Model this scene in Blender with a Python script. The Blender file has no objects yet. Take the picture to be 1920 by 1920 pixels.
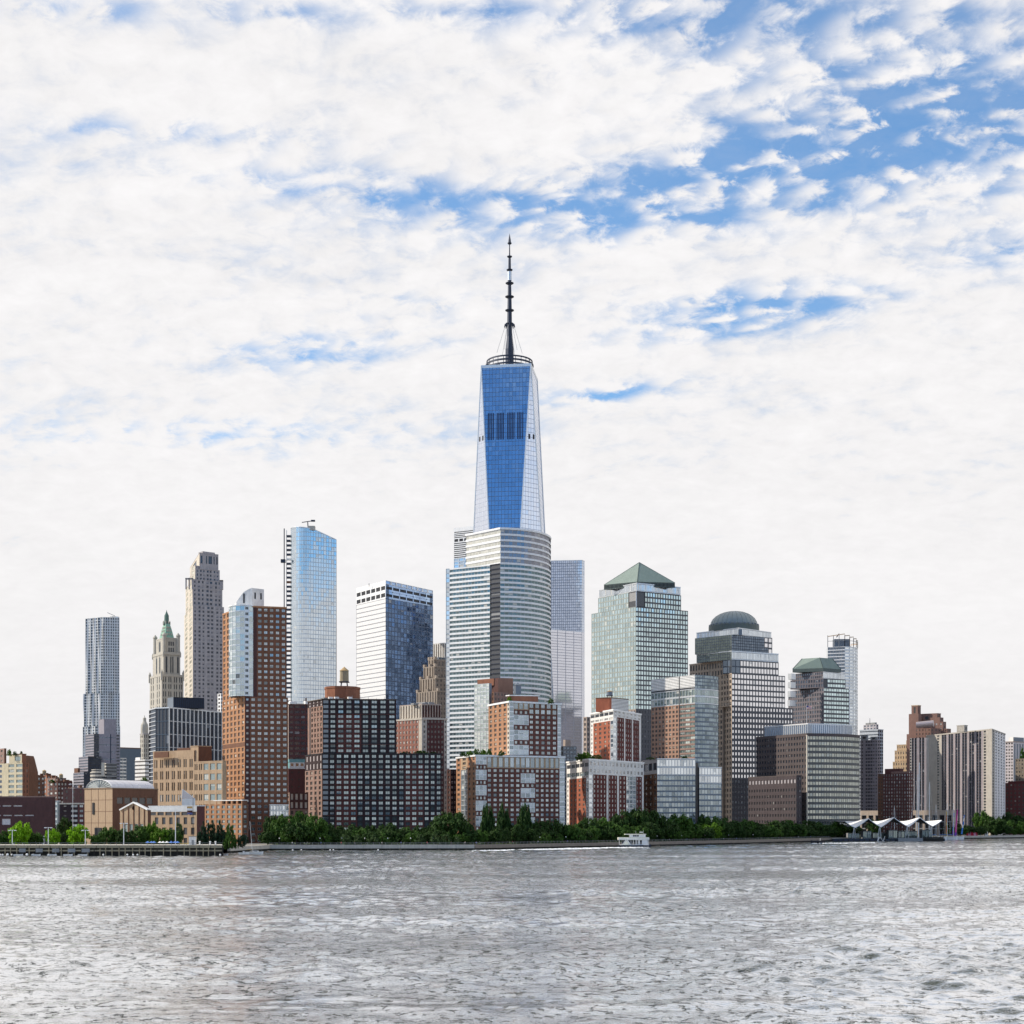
import bpy, math, random
from math import sin, cos, tan, pi, radians, atan2, hypot, sqrt
from mathutils import Vector, Matrix
random.seed(7)
R = random.Random(11)
SC = bpy.context.scene
COL = SC.collection

# ------------------------------------------------------------------ camera
F, HOR, CAMH = 2800.0, 1545.0, 13.0          # focal length in photo pixels, horizon row, eye height in metres
cam_d = bpy.data.cameras.new('camera'); cam = bpy.data.objects.new('camera', cam_d); COL.objects.link(cam)
cam.location = (0, 0, CAMH); cam.rotation_euler = (pi/2, 0, 0)
cam_d.sensor_width = 36; cam_d.lens = 36*F/1920
cam_d.shift_y = (HOR-960)/1920
cam_d.clip_start = 1; cam_d.clip_end = 40000
SC.camera = cam
SC.view_settings.view_transform = 'Standard'
SC.view_settings.look = 'None'
SC.view_settings.exposure = 0.0
SC.view_settings.gamma = 1
SC.view_settings.use_curve_mapping = False

# ------------------------------------------------------------------ sun
SUN_AZ = Vector((-0.995, 0.06, 0)).normalized(); SUN_EL = radians(36)
sun_d = bpy.data.lights.new('sun', 'SUN'); sun_d.energy = 5.0; sun_d.angle = radians(0.5); sun_d.color = (1, .90, .76)
sun = bpy.data.objects.new('sun', sun_d); COL.objects.link(sun)
sdir = Vector((SUN_AZ.x*cos(SUN_EL), SUN_AZ.y*cos(SUN_EL), sin(SUN_EL)))
sun.rotation_euler = sdir.to_track_quat('Z', 'Y').to_euler()

# ------------------------------------------------------------------ node helper
class NT:
    def __init__(s, tree): s.t = tree; s.n = tree.nodes; s.l = tree.links
    def put(s, sock, v):
        if v is None: return
        if isinstance(v, bpy.types.NodeSocket): s.l.new(v, sock)
        else:
            try: sock.default_value = v
            except Exception:
                if isinstance(v, (int, float)): sock.default_value = (v, v, v) if len(sock.default_value) == 3 else (v, v, v, 1)
                else: sock.default_value = tuple(v)+(1,)
    def m(s, op, a, b=None, c=None, clamp=False):
        n = s.n.new('ShaderNodeMath'); n.operation = op; n.use_clamp = clamp
        for i, v in enumerate((a, b, c)): s.put(n.inputs[i], v)
        return n.outputs[0]
    def vm(s, op, a, b=None):
        n = s.n.new('ShaderNodeVectorMath'); n.operation = op
        s.put(n.inputs[0], a)
        if op == 'SCALE': s.put(n.inputs[3], b)
        else: s.put(n.inputs[1], b)
        return n.outputs[1] if op in ('DOT_PRODUCT', 'LENGTH') else n.outputs[0]
    def sep(s, v):
        n = s.n.new('ShaderNodeSeparateXYZ'); s.put(n.inputs[0], v); return n.outputs
    def comb(s, x, y, z=0.0):
        n = s.n.new('ShaderNodeCombineXYZ')
        for i, v in enumerate((x, y, z)): s.put(n.inputs[i], v)
        return n.outputs[0]
    def noise(s, vec, scale, detail=3, rough=.5, dist=0.0, dim='3D'):
        n = s.n.new('ShaderNodeTexNoise'); n.noise_dimensions = dim
        s.put(n.inputs['Vector'], vec); n.inputs['Scale'].default_value = scale; n.inputs['Detail'].default_value = detail
        n.inputs['Roughness'].default_value = rough; n.inputs['Distortion'].default_value = dist
        return n.outputs[0]
    def ss(s, x, a, b):
        n = s.n.new('ShaderNodeMapRange'); n.interpolation_type = 'SMOOTHSTEP'
        s.put(n.inputs[0], x); n.inputs[1].default_value = a; n.inputs[2].default_value = b
        return n.outputs[0]
    def lin(s, x, a, b, c=0.0, d=1.0):
        n = s.n.new('ShaderNodeMapRange'); s.put(n.inputs[0], x)
        for i, v in enumerate((a, b, c, d)): n.inputs[1+i].default_value = v
        return n.outputs[0]
    def mix(s, f, a, b, mode='MIX'):
        n = s.n.new('ShaderNodeMix'); n.data_type = 'RGBA'; n.blend_type = mode
        s.put(n.inputs[0], f); s.put(n.inputs[6], a); s.put(n.inputs[7], b)
        return n.outputs[2]
    def white(s, w):
        n = s.n.new('ShaderNodeTexWhiteNoise'); n.noise_dimensions = '1D'; s.put(n.inputs['W'], w); return n.outputs

# ------------------------------------------------------------------ world
W = bpy.data.worlds.new('World'); SC.world = W; W.use_nodes = True
wt = NT(W.node_tree); wt.n.clear()
sky = wt.n.new('ShaderNodeTexSky'); sky.sky_type = 'NISHITA'; sky.sun_disc = False
sky.sun_elevation = SUN_EL; sky.sun_rotation = atan2(SUN_AZ.x, SUN_AZ.y)
sky.air_density = 1.0; sky.dust_density = .6; sky.ozone_density = 3.0
dirv = wt.n.new('ShaderNodeTexCoord').outputs['Generated']
dx, dy, dz = wt.sep(dirv)
ady = wt.m('MAXIMUM', dy, 0.05)
u = wt.m('DIVIDE', dx, ady); v = wt.m('DIVIDE', dz, ady)            # slope coordinates of the part of the sky over the city
up = wt.m('ADD', wt.m('MAXIMUM', dz, 0.0), 0.30)
q = wt.comb(wt.m('DIVIDE', dx, up), wt.m('DIVIDE', dy, up), 0.0)   # a flat cloud layer seen from below
qr = wt.n.new('ShaderNodeVectorRotate'); qr.rotation_type = 'Z_AXIS'; qr.inputs['Angle'].default_value = .28; wt.put(qr.inputs['Vector'], q); qa = wt.vm('MULTIPLY', qr.outputs[0], (.62, 1.0, 1))
n1 = wt.noise(qa, 2.4, 4, .55, 0.6)
n2 = wt.noise(qa, 12.0, 7, .62, 0.7)
n3 = wt.noise(wt.vm('MULTIPLY', q, (.85, .9, 1)), 40.0, 5, .62, 0.3)
vor = wt.n.new('ShaderNodeTexVoronoi'); vor.feature = 'SMOOTH_F1'
wt.put(vor.inputs['Vector'], wt.vm('ADD', qa, wt.vm('SCALE', wt.comb(n3, n2, 0), .05))); vor.inputs['Scale'].default_value = 52.0
puff = vor.outputs['Distance']
def lobe(cx, cy, sx, sy, rot, amp):
    """A wide gap in the cloud layer, centred at photo pixel (cx, cy)."""
    cu, cv = (cx-960)/F, (HOR-cy)/F
    a = wt.m('SUBTRACT', u, cu); b = wt.m('SUBTRACT', v, cv)
    c, s_ = cos(rot), sin(rot)
    p = wt.m('ADD', wt.m('MULTIPLY', a, c/(sx/F)), wt.m('MULTIPLY', b, s_/(sx/F)))
    r = wt.m('ADD', wt.m('MULTIPLY', a, -s_/(sy/F)), wt.m('MULTIPLY', b, c/(sy/F)))
    d = wt.m('ADD', wt.m('MULTIPLY', p, p), wt.m('MULTIPLY', r, r))
    return wt.m('MULTIPLY', wt.m('EXPONENT', wt.m('MULTIPLY', d, -1.0)), amp)
gap = None
for L in ((1780, 190, 520, 200, -.12, .63), (1480, 320, 420, 80, .25, .38), (1060, 385, 330, 60, .02, .52), (1400, 300, 200, 50, .1, .3),
          (1400, 585, 230, 45, .12, .62), (650, 640, 260, 40, .05, .20), (1180, 735, 160, 22, .1, .26), (600, 350, 330, 34, -.08, .30), (360, 250, 260, 26, -.05, .34), (1120, 738, 90, 14, .1, .45), (620, 20, 900, 30, 0, .3),
          (420, 815, 380, 34, 0, .28), (1200, 30, 300, 60, 0, .30), (560, 665, 130, 30, 0.1, .26), (1900, 480, 130, 30, 0, .30), (860, 560, 500, 22, 0, .14)):
    g = lobe(*L); gap = g if gap is None else wt.m('ADD', gap, g)
front = wt.ss(dy, -.25, .35)
west = wt.ss(dy, -.12, -.50)                                        # the cloud field breaks up behind the viewer, widened to darken shaded faces
gap = wt.m('MULTIPLY', gap, front)
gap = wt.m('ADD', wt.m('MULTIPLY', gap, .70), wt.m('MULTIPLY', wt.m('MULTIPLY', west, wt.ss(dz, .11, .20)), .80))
hz_ = wt.m('MULTIPLY', wt.ss(dz, .30, .02), .34)
tex = wt.m('ADD', wt.m('MULTIPLY', wt.m('SUBTRACT', n2, .5), .72), wt.m('MULTIPLY', wt.m('SUBTRACT', n1, .5), .60))
tex = wt.m('ADD', tex, wt.m('MULTIPLY', wt.m('SUBTRACT', n3, .5), wt.m('ADD', .55, wt.m('MULTIPLY', gap, 2.6))))
tex = wt.m('ADD', tex, wt.m('MULTIPLY', wt.m('SUBTRACT', puff, .38), wt.m('ADD', .26, wt.m('MULTIPLY', gap, 2.3))))
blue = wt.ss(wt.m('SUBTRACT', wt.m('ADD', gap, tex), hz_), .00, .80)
shade = wt.m('ADD', wt.m('MULTIPLY', wt.m('SUBTRACT', n2, .5), -.16), wt.m('MULTIPLY', wt.m('SUBTRACT', n1, .45), -.14))
shade = wt.m('ADD', shade, wt.m('MULTIPLY', wt.m('SUBTRACT', n3, .5), -.16)); shade = wt.m('MULTIPLY', shade, wt.m('ADD', .45, wt.m('MULTIPLY', wt.ss(dz, .06, .36), .75))); k = wt.m('MINIMUM', wt.m('ADD', .92, shade), .97)
k = wt.m('SUBTRACT', k, wt.m('MULTIPLY', wt.ss(dz, .16, .0), .05))
ccol = wt.n.new('ShaderNodeCombineColor')
wt.put(ccol.inputs[0], wt.m('MULTIPLY', k, 1.0)); wt.put(ccol.inputs[1], wt.m('MULTIPLY', k, .985)); wt.put(ccol.inputs[2], wt.m('MULTIPLY', k, .99))
skyc = wt.mix(1.0, sky.outputs[0], (.060, .088, .105, 1), 'MULTIPLY')
skyc = wt.mix(1.0, skyc, (1.12, 1.74, 1.86, 1), 'MULTIPLY')
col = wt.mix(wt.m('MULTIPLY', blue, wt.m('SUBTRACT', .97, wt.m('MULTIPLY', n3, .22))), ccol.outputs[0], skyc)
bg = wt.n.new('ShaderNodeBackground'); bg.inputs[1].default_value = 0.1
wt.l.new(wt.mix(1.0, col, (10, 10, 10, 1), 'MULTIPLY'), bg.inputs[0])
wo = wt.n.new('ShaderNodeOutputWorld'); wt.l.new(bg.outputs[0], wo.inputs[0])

# ------------------------------------------------------------------ materials
MATS = {}
def new_mat(name):
    m = bpy.data.materials.new(name); m.use_nodes = True
    t = NT(m.node_tree); b = t.n['Principled BSDF']; return m, t, b
def solid(name, c, rough=.85, amp=.20, scale=.16, metal=0.0, fine=.22, spec=.3):
    if name in MATS: return MATS[name]
    m, t, b = new_mat(name)
    if rough > .8: fine = max(fine, .30)
    p = t.n.new('ShaderNodeTexCoord').outputs['Object']
    a = t.noise(p, scale, 4, .6); f = t.noise(t.vm('MULTIPLY', p, (1, 1, .35)), scale*5, 3, .6)
    k = t.m('ADD', 1.0, t.m('ADD', t.m('MULTIPLY', t.m('SUBTRACT', a, .5), amp*2), t.m('MULTIPLY', t.m('SUBTRACT', f, .5), fine*2)))
    t.put(b.inputs['Base Color'], t.mix(1.0, c, t.comb(k, k, k), 'MULTIPLY'))
    b.inputs['Roughness'].default_value = rough; b.inputs['Metallic'].default_value = metal
    b.inputs['Specular IOR Level'].default_value = spec
    MATS[name] = m; return m
def glass(name, tint, dark, blind=(.6, .58, .52), bf=.25, metal=.8, rough=.06, frame=(.25, .25, .25), fw=.07, jit=.03, vary=.25, mull=True):
    """Window pane: reflective coated glass, some with blinds drawn to a random height, a thin frame round it."""
    if name in MATS: return MATS[name]
    m, t, b = new_mat(name)
    geo = t.n.new('ShaderNodeNewGeometry'); oi = t.n.new('ShaderNodeObjectInfo')
    w = t.white(t.m('MULTIPLY', t.m('ADD', geo.outputs['Random Per Island'], oi.outputs['Random']), 91.7))
    r1, (rx, ry, rz) = w[0], t.sep(w[1])
    uv = t.sep(t.n.new('ShaderNodeTexCoord').outputs['UV'])
    has = t.m('LESS_THAN', rx, bf)
    bl = t.m('MULTIPLY', has, t.m('GREATER_THAN', uv[1], t.m('MULTIPLY', ry, .75)))
    eu = t.m('MINIMUM', uv[0], t.m('SUBTRACT', 1.0, uv[0])); ev = t.m('MINIMUM', uv[1], t.m('SUBTRACT', 1.0, uv[1]))
    fr = t.m('LESS_THAN', t.m('MINIMUM', eu, ev), fw)
    if mull: fr = t.m('MAXIMUM', fr, t.m('LESS_THAN', t.m('ABSOLUTE', t.m('SUBTRACT', uv[0], .5)), fw*.5))
    k = t.lin(rz, 0, 1, 1-vary, 1+vary*.4)
    gl = t.mix(1.0, tuple(tint)+(1,), t.comb(k, k, k), 'MULTIPLY')
    dk = t.mix(t.m('MULTIPLY', bl, .85), tuple(dark)+(1,), tuple(blind)+(1,))
    b.inputs['Roughness'].default_value = .6
    t.put(b.inputs['Base Color'], t.mix(fr, dk, tuple(frame)+(1,)))
    jv = t.vm('SCALE', t.vm('SUBTRACT', w[1], (.5, .5, .5)), jit)
    nn = t.vm('NORMALIZE', t.vm('ADD', geo.outputs['Normal'], jv))
    mb = t.n.new('ShaderNodeBsdfGlossy'); mb.inputs['Roughness'].default_value = rough
    t.put(mb.inputs['Color'], gl); t.put(mb.inputs['Normal'], nn)
    mx = t.n.new('ShaderNodeMixShader')
    fz = t.n.new('ShaderNodeFresnel'); fz.inputs[0].default_value = 1.5
    amt = t.m('MULTIPLY', t.m('SUBTRACT', 1.0, fr), t.m('MULTIPLY', t.m('SUBTRACT', 1.0, t.m('MULTIPLY', bl, .5)), t.m('MAXIMUM', fz.outputs[0], metal)))
    t.put(mx.inputs[0], amt); t.l.new(b.outputs[0], mx.inputs[1]); t.l.new(mb.outputs[0], mx.inputs[2])
    t.l.new(mx.outputs[0], t.n['Material Output'].inputs[0])
    MATS[name] = m; return m
def leaf(name, c1, c2):
    m, t, b = new_mat(name)
    geo = t.n.new('ShaderNodeNewGeometry'); p = t.n.new('ShaderNodeTexCoord').outputs['Object']
    n = t.noise(p, 3.2, 2, .5)
    f = t.m('ADD', t.m('MULTIPLY', geo.outputs['Random Per Island'], .55), t.m('MULTIPLY', t.m('SUBTRACT', n, .3), 1.0), clamp=True)
    c = t.mix(f, tuple(c1)+(1,), tuple(c2)+(1,))
    t.put(b.inputs['Base Color'], c); b.inputs['Roughness'].default_value = .7; b.inputs['Specular IOR Level'].default_value = .2
    tr = t.n.new('ShaderNodeBsdfTranslucent'); t.put(tr.inputs[0], c)
    mx = t.n.new('ShaderNodeMixShader'); mx.inputs[0].default_value = .22
    t.l.new(b.outputs[0], mx.inputs[1]); t.l.new(tr.outputs[0], mx.inputs[2]); t.l.new(mx.outputs[0], t.n['Material Output'].inputs[0])
    MATS[name] = m; return m

orange = solid('orange_brick', (.36, .185, .098)); redb = solid('red_brick', (.30, .085, .05)); tanb = solid('tan_brick', (.39, .28, .185))
umber = solid('umber_brick', (.145, .072, .046)); darkb = solid('dark_brick', (.085, .04, .036)); blackb = solid('black_brick', (.035, .022, .026))
maroon = solid('maroon_brick', (.105, .042, .04)); rust = solid('rust_brick', (.24, .105, .065)); mauve = solid('mauve_brick', (.25, .165, .14))
cream = solid('cream_stone', (.52, .46, .33)); lime = solid('limestone', (.52, .475, .41)); palest = solid('pale_stone', (.68, .67, .65))
terra = solid('pale_terracotta', (.42, .40, .355)); greyst = solid('grey_stone', (.36, .34, .36)); granite = solid('brown_granite', (.095, .078, .078))
darkgr = solid('dark_granite', (.085, .08, .088)); pinkst = solid('pink_stone', (.38, .31, .27)); tawny = solid('tawny_stone', (.42, .31, .20))
white = solid('white_metal', (.78, .78, .77), .45, .05); whitew = solid('white_panel', (.74, .75, .76), .4, .05, spec=.5)
silver = solid('silver_metal', (.62, .65, .68), .3, .06, .35, .6); slate = solid('slate_metal', (.16, .19, .23), .45, .1, .35, .3)
steel = solid('dark_steel', (.035, .045, .07), .5, .1, .5, .3); mid = solid('mid_grey', (.24, .25, .26)); nearblack = solid('black_metal', (.02, .022, .028), .5)
copper = solid('green_copper', (.21, .27, .24), .55, .18, .12, .0, .12); coppd = solid('weathered_copper', (.10, .125, .118), .5, .12, .1)
bluepan = solid('blue_slate_panel', (.10, .14, .19), .5, .12, .4); roofm = solid('roof_gravel', (.28, .27, .25)); conc = solid('concrete', (.42, .40, .36))
wood = solid('weathered_timber', (.30, .26, .18), .9, .3, .5, 0, .3); woodd = solid('wet_timber', (.03, .028, .024), .8, .3, .5)
stone = solid('seawall_stone', (.23, .20, .17), .9, .3, .5, 0, .3); rock = solid('wet_rock', (.035, .035, .028), .8, .3, .8)
bark = solid('bark', (.10, .075, .05)); tealm = solid('teal_metal', (.16, .34, .36), .5)

g_sky = glass('pale_reflective_glass', (.80, .86, .90), (.05, .07, .09), bf=.15, metal=.82, frame=(.3, .32, .33), mull=False)
g_blue = glass('blue_reflective_glass', (.50, .66, .88), (.02, .05, .11), bf=.05, metal=.82, frame=(.10, .16, .26), mull=False, jit=.012, vary=.16)
g_navyblue = glass('navy_reflection_glass', (.20, .28, .40), (.01, .03, .08), bf=.03, metal=.82, frame=(.06, .1, .2), mull=False, jit=.06, vary=.5)
g_deep = glass('blue_reflection_glass', (.27, .44, .66), (.01, .035, .12), bf=.0, metal=.86, frame=(.04, .10, .22), fw=.03, mull=False, jit=.012, vary=.14)
g_green = glass('green_grey_glass', (.50, .60, .60), (.03, .055, .06), bf=.20, metal=.62, frame=(.30, .33, .33), mull=True)
g_wfc = glass('silver_green_glass', (.70, .86, .88), (.06, .08, .08), bf=.10, metal=.80, frame=(.12, .13, .14), fw=.03, mull=False, jit=.02)
g_dark = glass('dark_window_glass', (.42, .42, .42), (.03, .028, .028), (.42, .38, .33), bf=.22, metal=.16, frame=(.16, .13, .11))  # darker copy of the window glass, for left faces with dim reflections
g_black = glass('black_window_glass', (.42, .46, .52), (.012, .014, .02), (.3, .3, .3), bf=.08, metal=.12, frame=(.05, .05, .06), mull=False)
g_flat = glass('apartment_window_glass', (.62, .68, .72), (.07, .09, .10), (.80, .80, .76), bf=.42, metal=.42, frame=(.22, .24, .24), fw=.08, vary=.6, jit=.08)
g_navy = glass('navy_window_glass', (.40, .50, .62), (.015, .028, .05), (.3, .3, .3), bf=.06, metal=.30, frame=(.05, .06, .08), mull=False)
g_ink = glass('ink_window_glass', (.35, .42, .52), (.008, .013, .026), (.2, .22, .25), bf=.05, metal=.10, frame=(.02, .03, .05), mull=False)
g_drum = glass('aqua_curtain_glass', (.70, .80, .82), (.08, .13, .15), (.66, .70, .70), bf=.25, metal=.60, frame=(.55, .6, .6), fw=.06, mull=True, jit=.05)

# ------------------------------------------------------------------ mesh helpers
def X(px, D): return (px-960)/F*D
def Z(y, D): return CAMH+(HOR-y)*D/F
class M:
    def __init__(s): s.v = []; s.f = []; s.mi = []; s.uv = []; s.ms = []
    def face(s, pts, m, uv=None):
        if m not in s.ms: s.ms.append(m)
        k = len(s.v); s.v += [tuple(p) for p in pts]; s.f.append(tuple(range(k, k+len(pts)))); s.mi.append(s.ms.index(m))
        s.uv += uv or ([(0, 0), (1, 0), (1, 1), (0, 1)] if len(pts) == 4 else [(.5, .5)]*len(pts))
    def par(s, o, a, b, z0, z1, m, skip=''):
        """box on the parallelogram o, o+a, o+a+b, o+b (anticlockwise)"""
        p = [(o[0], o[1]), (o[0]+a[0], o[1]+a[1]), (o[0]+a[0]+b[0], o[1]+a[1]+b[1]), (o[0]+b[0], o[1]+b[1])]
        s.prism(p, z0, z1, m, bottom='b' not in skip)
    def prism(s, p, z0, z1, m, top=None, bottom=False):
        n = len(p)
        for i in range(n):
            a, b = p[i], p[(i+1) % n]
            s.face([(a[0], a[1], z0), (b[0], b[1], z0), (b[0], b[1], z1), (a[0], a[1], z1)], m)
        s.face([(a[0], a[1], z1) for a in p], top or m)
        if bottom: s.face([(a[0], a[1], z0) for a in reversed(p)], m)
    def box(s, c, sx, sy, z0, z1, m, rot=0.0):
        ca, sa = cos(rot), sin(rot)
        s.prism([(c[0]+x*ca-y*sa, c[1]+x*sa+y*ca) for x, y in ((-sx/2, -sy/2), (sx/2, -sy/2), (sx/2, sy/2), (-sx/2, sy/2))], z0, z1, m, bottom=True)
    def tube(s, p, q_, r0, r1, n, m, cap=True):
        p, q_ = Vector(p), Vector(q_); d = (q_-p).normalized()
        a = d.orthogonal().normalized(); b = d.cross(a)
        A = [p+(a*cos(2*pi*i/n)+b*sin(2*pi*i/n))*r0 for i in range(n)]; B = [q_+(a*cos(2*pi*i/n)+b*sin(2*pi*i/n))*r1 for i in range(n)]
        for i in range(n): j = (i+1) % n; s.face([A[i], A[j], B[j], B[i]], m)
        if cap: s.face(list(reversed(A)), m); s.face(B, m)
    def lathe(s, c, prof, n, m, a0=0.0, closed=True, sx=1.0, sy=1.0):
        for (r0, z0), (r1, z1) in zip(prof, prof[1:]):
            for i in range(n):
                t0, t1 = a0+2*pi*i/n, a0+2*pi*(i+1)/n
                P = [(c[0]+r*cos(t)*sx, c[1]+r*sin(t)*sy, z) for r, t, z in ((r0, t0, z0), (r0, t1, z0), (r1, t1, z1), (r1, t0, z1))]
                if r1 < 1e-6: P = P[:3]
                elif r0 < 1e-6: P = [P[0], P[2], P[3]]
                s.face(P, m)
    def build(s, name, parent=None, kind=None, base=(0, 0, 0), smooth=False):
        if not s.f: return None
        me = bpy.data.meshes.new(name)
        me.from_pydata([(a-base[0], b-base[1], c-base[2]) for a, b, c in s.v], [], s.f)
        for m in s.ms: me.materials.append(m)
        me.polygons.foreach_set('material_index', s.mi)
        if smooth: me.polygons.foreach_set('use_smooth', [True]*len(s.f))
        ul = me.uv_layers.new(name='UVMap'); ul.data.foreach_set('uv', [c for t in s.uv for c in t])
        me.update()
        o = bpy.data.objects.new(name, me); COL.objects.link(o)
        if parent: o.parent = parent
        else: o.location = base
        if kind: o['kind'] = kind
        return o
def tag(o, label, cat, group=None):
    o['label'] = label; o['category'] = cat
    if group: o['group'] = group
    return o
def thing(name, label, cat, base, group=None):
    o = bpy.data.objects.new(name, None); o.empty_display_size = .1; COL.objects.link(o); o.location = base
    return tag(o, label, cat, group)

GZ = 2.5
WCACHE = {}
class Bld:
    def __init__(s, name, label, cat, px, D, group=None):
        s.base = (X(px, D), D, GZ); s.D = D; s.root = thing(name, label, cat, s.base, group)
        s.mm = {}; s.nw = 0; s.ns = 0; s.np = 0
    def m(s, part, kind=None):
        if part not in s.mm: s.mm[part] = (M(), kind)
        return s.mm[part][0]
    def one(s, part, mesh, kind=None, smooth=False): return mesh.build(part, s.root, kind, s.base, smooth)
    def inst(s, part, key, make, loc, rot):
        if key not in WCACHE:
            mm = M(); make(mm); o = mm.build(part, s.root); WCACHE[key] = o.data
        else:
            o = bpy.data.objects.new(part, WCACHE[key]); COL.objects.link(o); o.parent = s.root
        o.location = (loc[0]-s.base[0], loc[1]-s.base[1], loc[2]-s.base[2]); o.rotation_euler = (0, 0, rot)
    def done(s):
        for part, (mm, kind) in s.mm.items():
            mm.build(part, s.root, kind, s.base)
        s.mm = {}; return s

def S(pc, pr, fw=.6, fh=.6, wall=None, glass=None, **k):
    d = dict(pc=pc, pr=pr, fw=fw, fh=fh, wall=wall, glass=glass, proud='p', mg=(0, 0, 0, 0), dep=.35, sp=None, mul=False, solo=True); d.update(k); return d

def fac(b, p0, p1, z0, z1, s):
    """One facade from p0 to p1 (anticlockwise footprint): piers and spandrels stand proud of recessed windows."""
    if s is None: return
    if isinstance(s, list):                                     # sub-areas: (u0, u1, v0, v1, style)
        for (a, c, e, g, st) in s:
            q0 = (p0[0]+(p1[0]-p0[0])*a, p0[1]+(p1[1]-p0[1])*a); q1 = (p0[0]+(p1[0]-p0[0])*c, p0[1]+(p1[1]-p0[1])*c)
            fac(b, q0, q1, z0+(z1-z0)*e, z0+(z1-z0)*g, st)
        return
    L = hypot(p1[0]-p0[0], p1[1]-p0[1])
    if L < .01 or z1-z0 < .05: return
    d = ((p1[0]-p0[0])/L, (p1[1]-p0[1])/L); n = (d[1], -d[0]); ang = atan2(d[1], d[0])
    wpx = abs(p0[0]/p0[1]-p1[0]/p1[1])*F; hpx = (z1-z0)*F/b.D; vis = wpx/L; ppm = F/b.D
    wall, gl, dep = s['wall'], s['glass'], s['dep']; spm = s['sp'] or wall
    ml, mr, mb, mt = s['mg']
    wave = s.get('wave')
    def P(uu, zz, off):
        if wave: off -= wave(p0, uu, zz)
        return (p0[0]+d[0]*uu-n[0]*off, p0[1]+d[1]*uu-n[1]*off, zz)
    wm = b.m(s.get('part', 'wall'))
    if gl is None:
        wm.face([P(0, z0, 0), P(L, z0, 0), P(L, z1, 0), P(0, z1, 0)], wall); return
    nc = s.get('n') or max(1, round(max(0, wpx-(ml+mr)*vis)/s['pc'])); nr = s.get('m') or max(1, round((hpx-(mb+mt)*ppm)/s['pr']))
    cw = (L-ml-mr)/nc; rh = (z1-z0-mb-mt)/nr
    fw = s['fw'] if isinstance(s['fw'], (tuple, list)) else [((1-s['fw'])/2, (1+s['fw'])/2)]
    fh = s['fh'] if isinstance(s['fh'], (tuple, list)) else [((1-s['fh'])/2, (1+s['fh'])/2)]
    cols = [(ml+cw*(i+a), ml+cw*(i+c)) for i in range(nc) for a, c in fw]
    rows = [(z0+mb+rh*(j+a), z0+mb+rh*(j+c)) for j in range(nr) for a, c in fh]
    # merge touching openings
    def comp(iv, lo, hi):
        out = []; t = lo
        for a, c in iv:
            if a-t > 1e-3: out.append((t, a))
            t = c
        if hi-t > 1e-3: out.append((t, hi))
        return out
    piers = comp(cols, 0, L); sps = comp(rows, z0, z1)
    op, os_ = (0, .04) if s['proud'] == 'p' else (.10, 0)
    if s.get('pout'): op = -s['pout']
    if wave:
        for a, c in piers:
            for j in range(nr):
                e, g = z0+mb+rh*j, z0+mb+rh*(j+1)
                wm.face([P(a, e, op), P(c, e, op), P(c, g, op), P(a, g, op)], wall)
        for i in range(nc):
            for e, g in sps:
                a, c = ml+cw*i, ml+cw*(i+1)
                wm.face([P(a, e, os_), P(c, e, os_), P(c, g, os_), P(a, g, os_)], spm)
    else:
        for a, c in piers:
            solo = s['solo'] and (c-a)*vis >= 6 and hpx > 20 and b.np < 300 and len(piers) > 2
            t = M() if solo else wm
            t.face([P(a, z0, op), P(c, z0, op), P(c, z1, op), P(a, z1, op)], wall)
            if a > 1e-3 or op < 0: t.face([P(a, z0, dep), P(a, z0, op), P(a, z1, op), P(a, z1, dep)], wall)
            if c < L-1e-3 or op < 0: t.face([P(c, z0, op), P(c, z0, dep), P(c, z1, dep), P(c, z1, op)], wall)
            if op < 0: t.face([P(a, z1, op), P(c, z1, op), P(c, z1, dep), P(a, z1, dep)], wall)
            if solo: b.np += 1; b.one('pier', t)
        for e, g in sps:
            solo = s['solo'] and (g-e)*ppm >= 3.9 and wpx >= 25 and b.ns < 300 and len(sps) > 3 and s['proud'] == 's'
            t = M() if solo else (b.m('spandrel', 'stuff') if len(sps) > 3 and spm is not wall else wm)
            t.face([P(0, e, os_), P(L, e, os_), P(L, g, os_), P(0, g, os_)], spm)
            if e > z0+1e-3: t.face([P(L, e, os_), P(0, e, os_), P(0, e, dep), P(L, e, dep)], spm)
            if g < z1-1e-3: t.face([P(0, g, os_), P(L, g, os_), P(L, g, dep), P(0, g, dep)], spm)
            if solo: b.ns += 1; b.one('spandrel', t)
    w0, h0 = cols[0][1]-cols[0][0], rows[0][1]-rows[0][0]
    big = s['solo'] and not wave and max(w0*vis, h0*ppm) >= 7.5 and min(w0*vis, h0*ppm) >= 3.2
    drop = s.get('drop', 0.0)
    for a, c in cols:
        for e, g in rows:
            gm = gl
            if drop and R.random() < drop: gm = s['alt']
            if big and b.nw < 300:
                b.nw += 1; w, h = c-a, g-e
                b.inst('window', ('w', round(w, 2), round(h, 2), gm.name), lambda mm: mm.face([(0, 0, 0), (round(w, 2), 0, 0), (round(w, 2), 0, round(h, 2)), (0, 0, round(h, 2))], gm), P(a, e, dep), ang)
            else:
                b.m('window', 'stuff').face([P(a, e, dep), P(c, e, dep), P(c, g, dep), P(a, g, dep)], gm)

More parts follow.
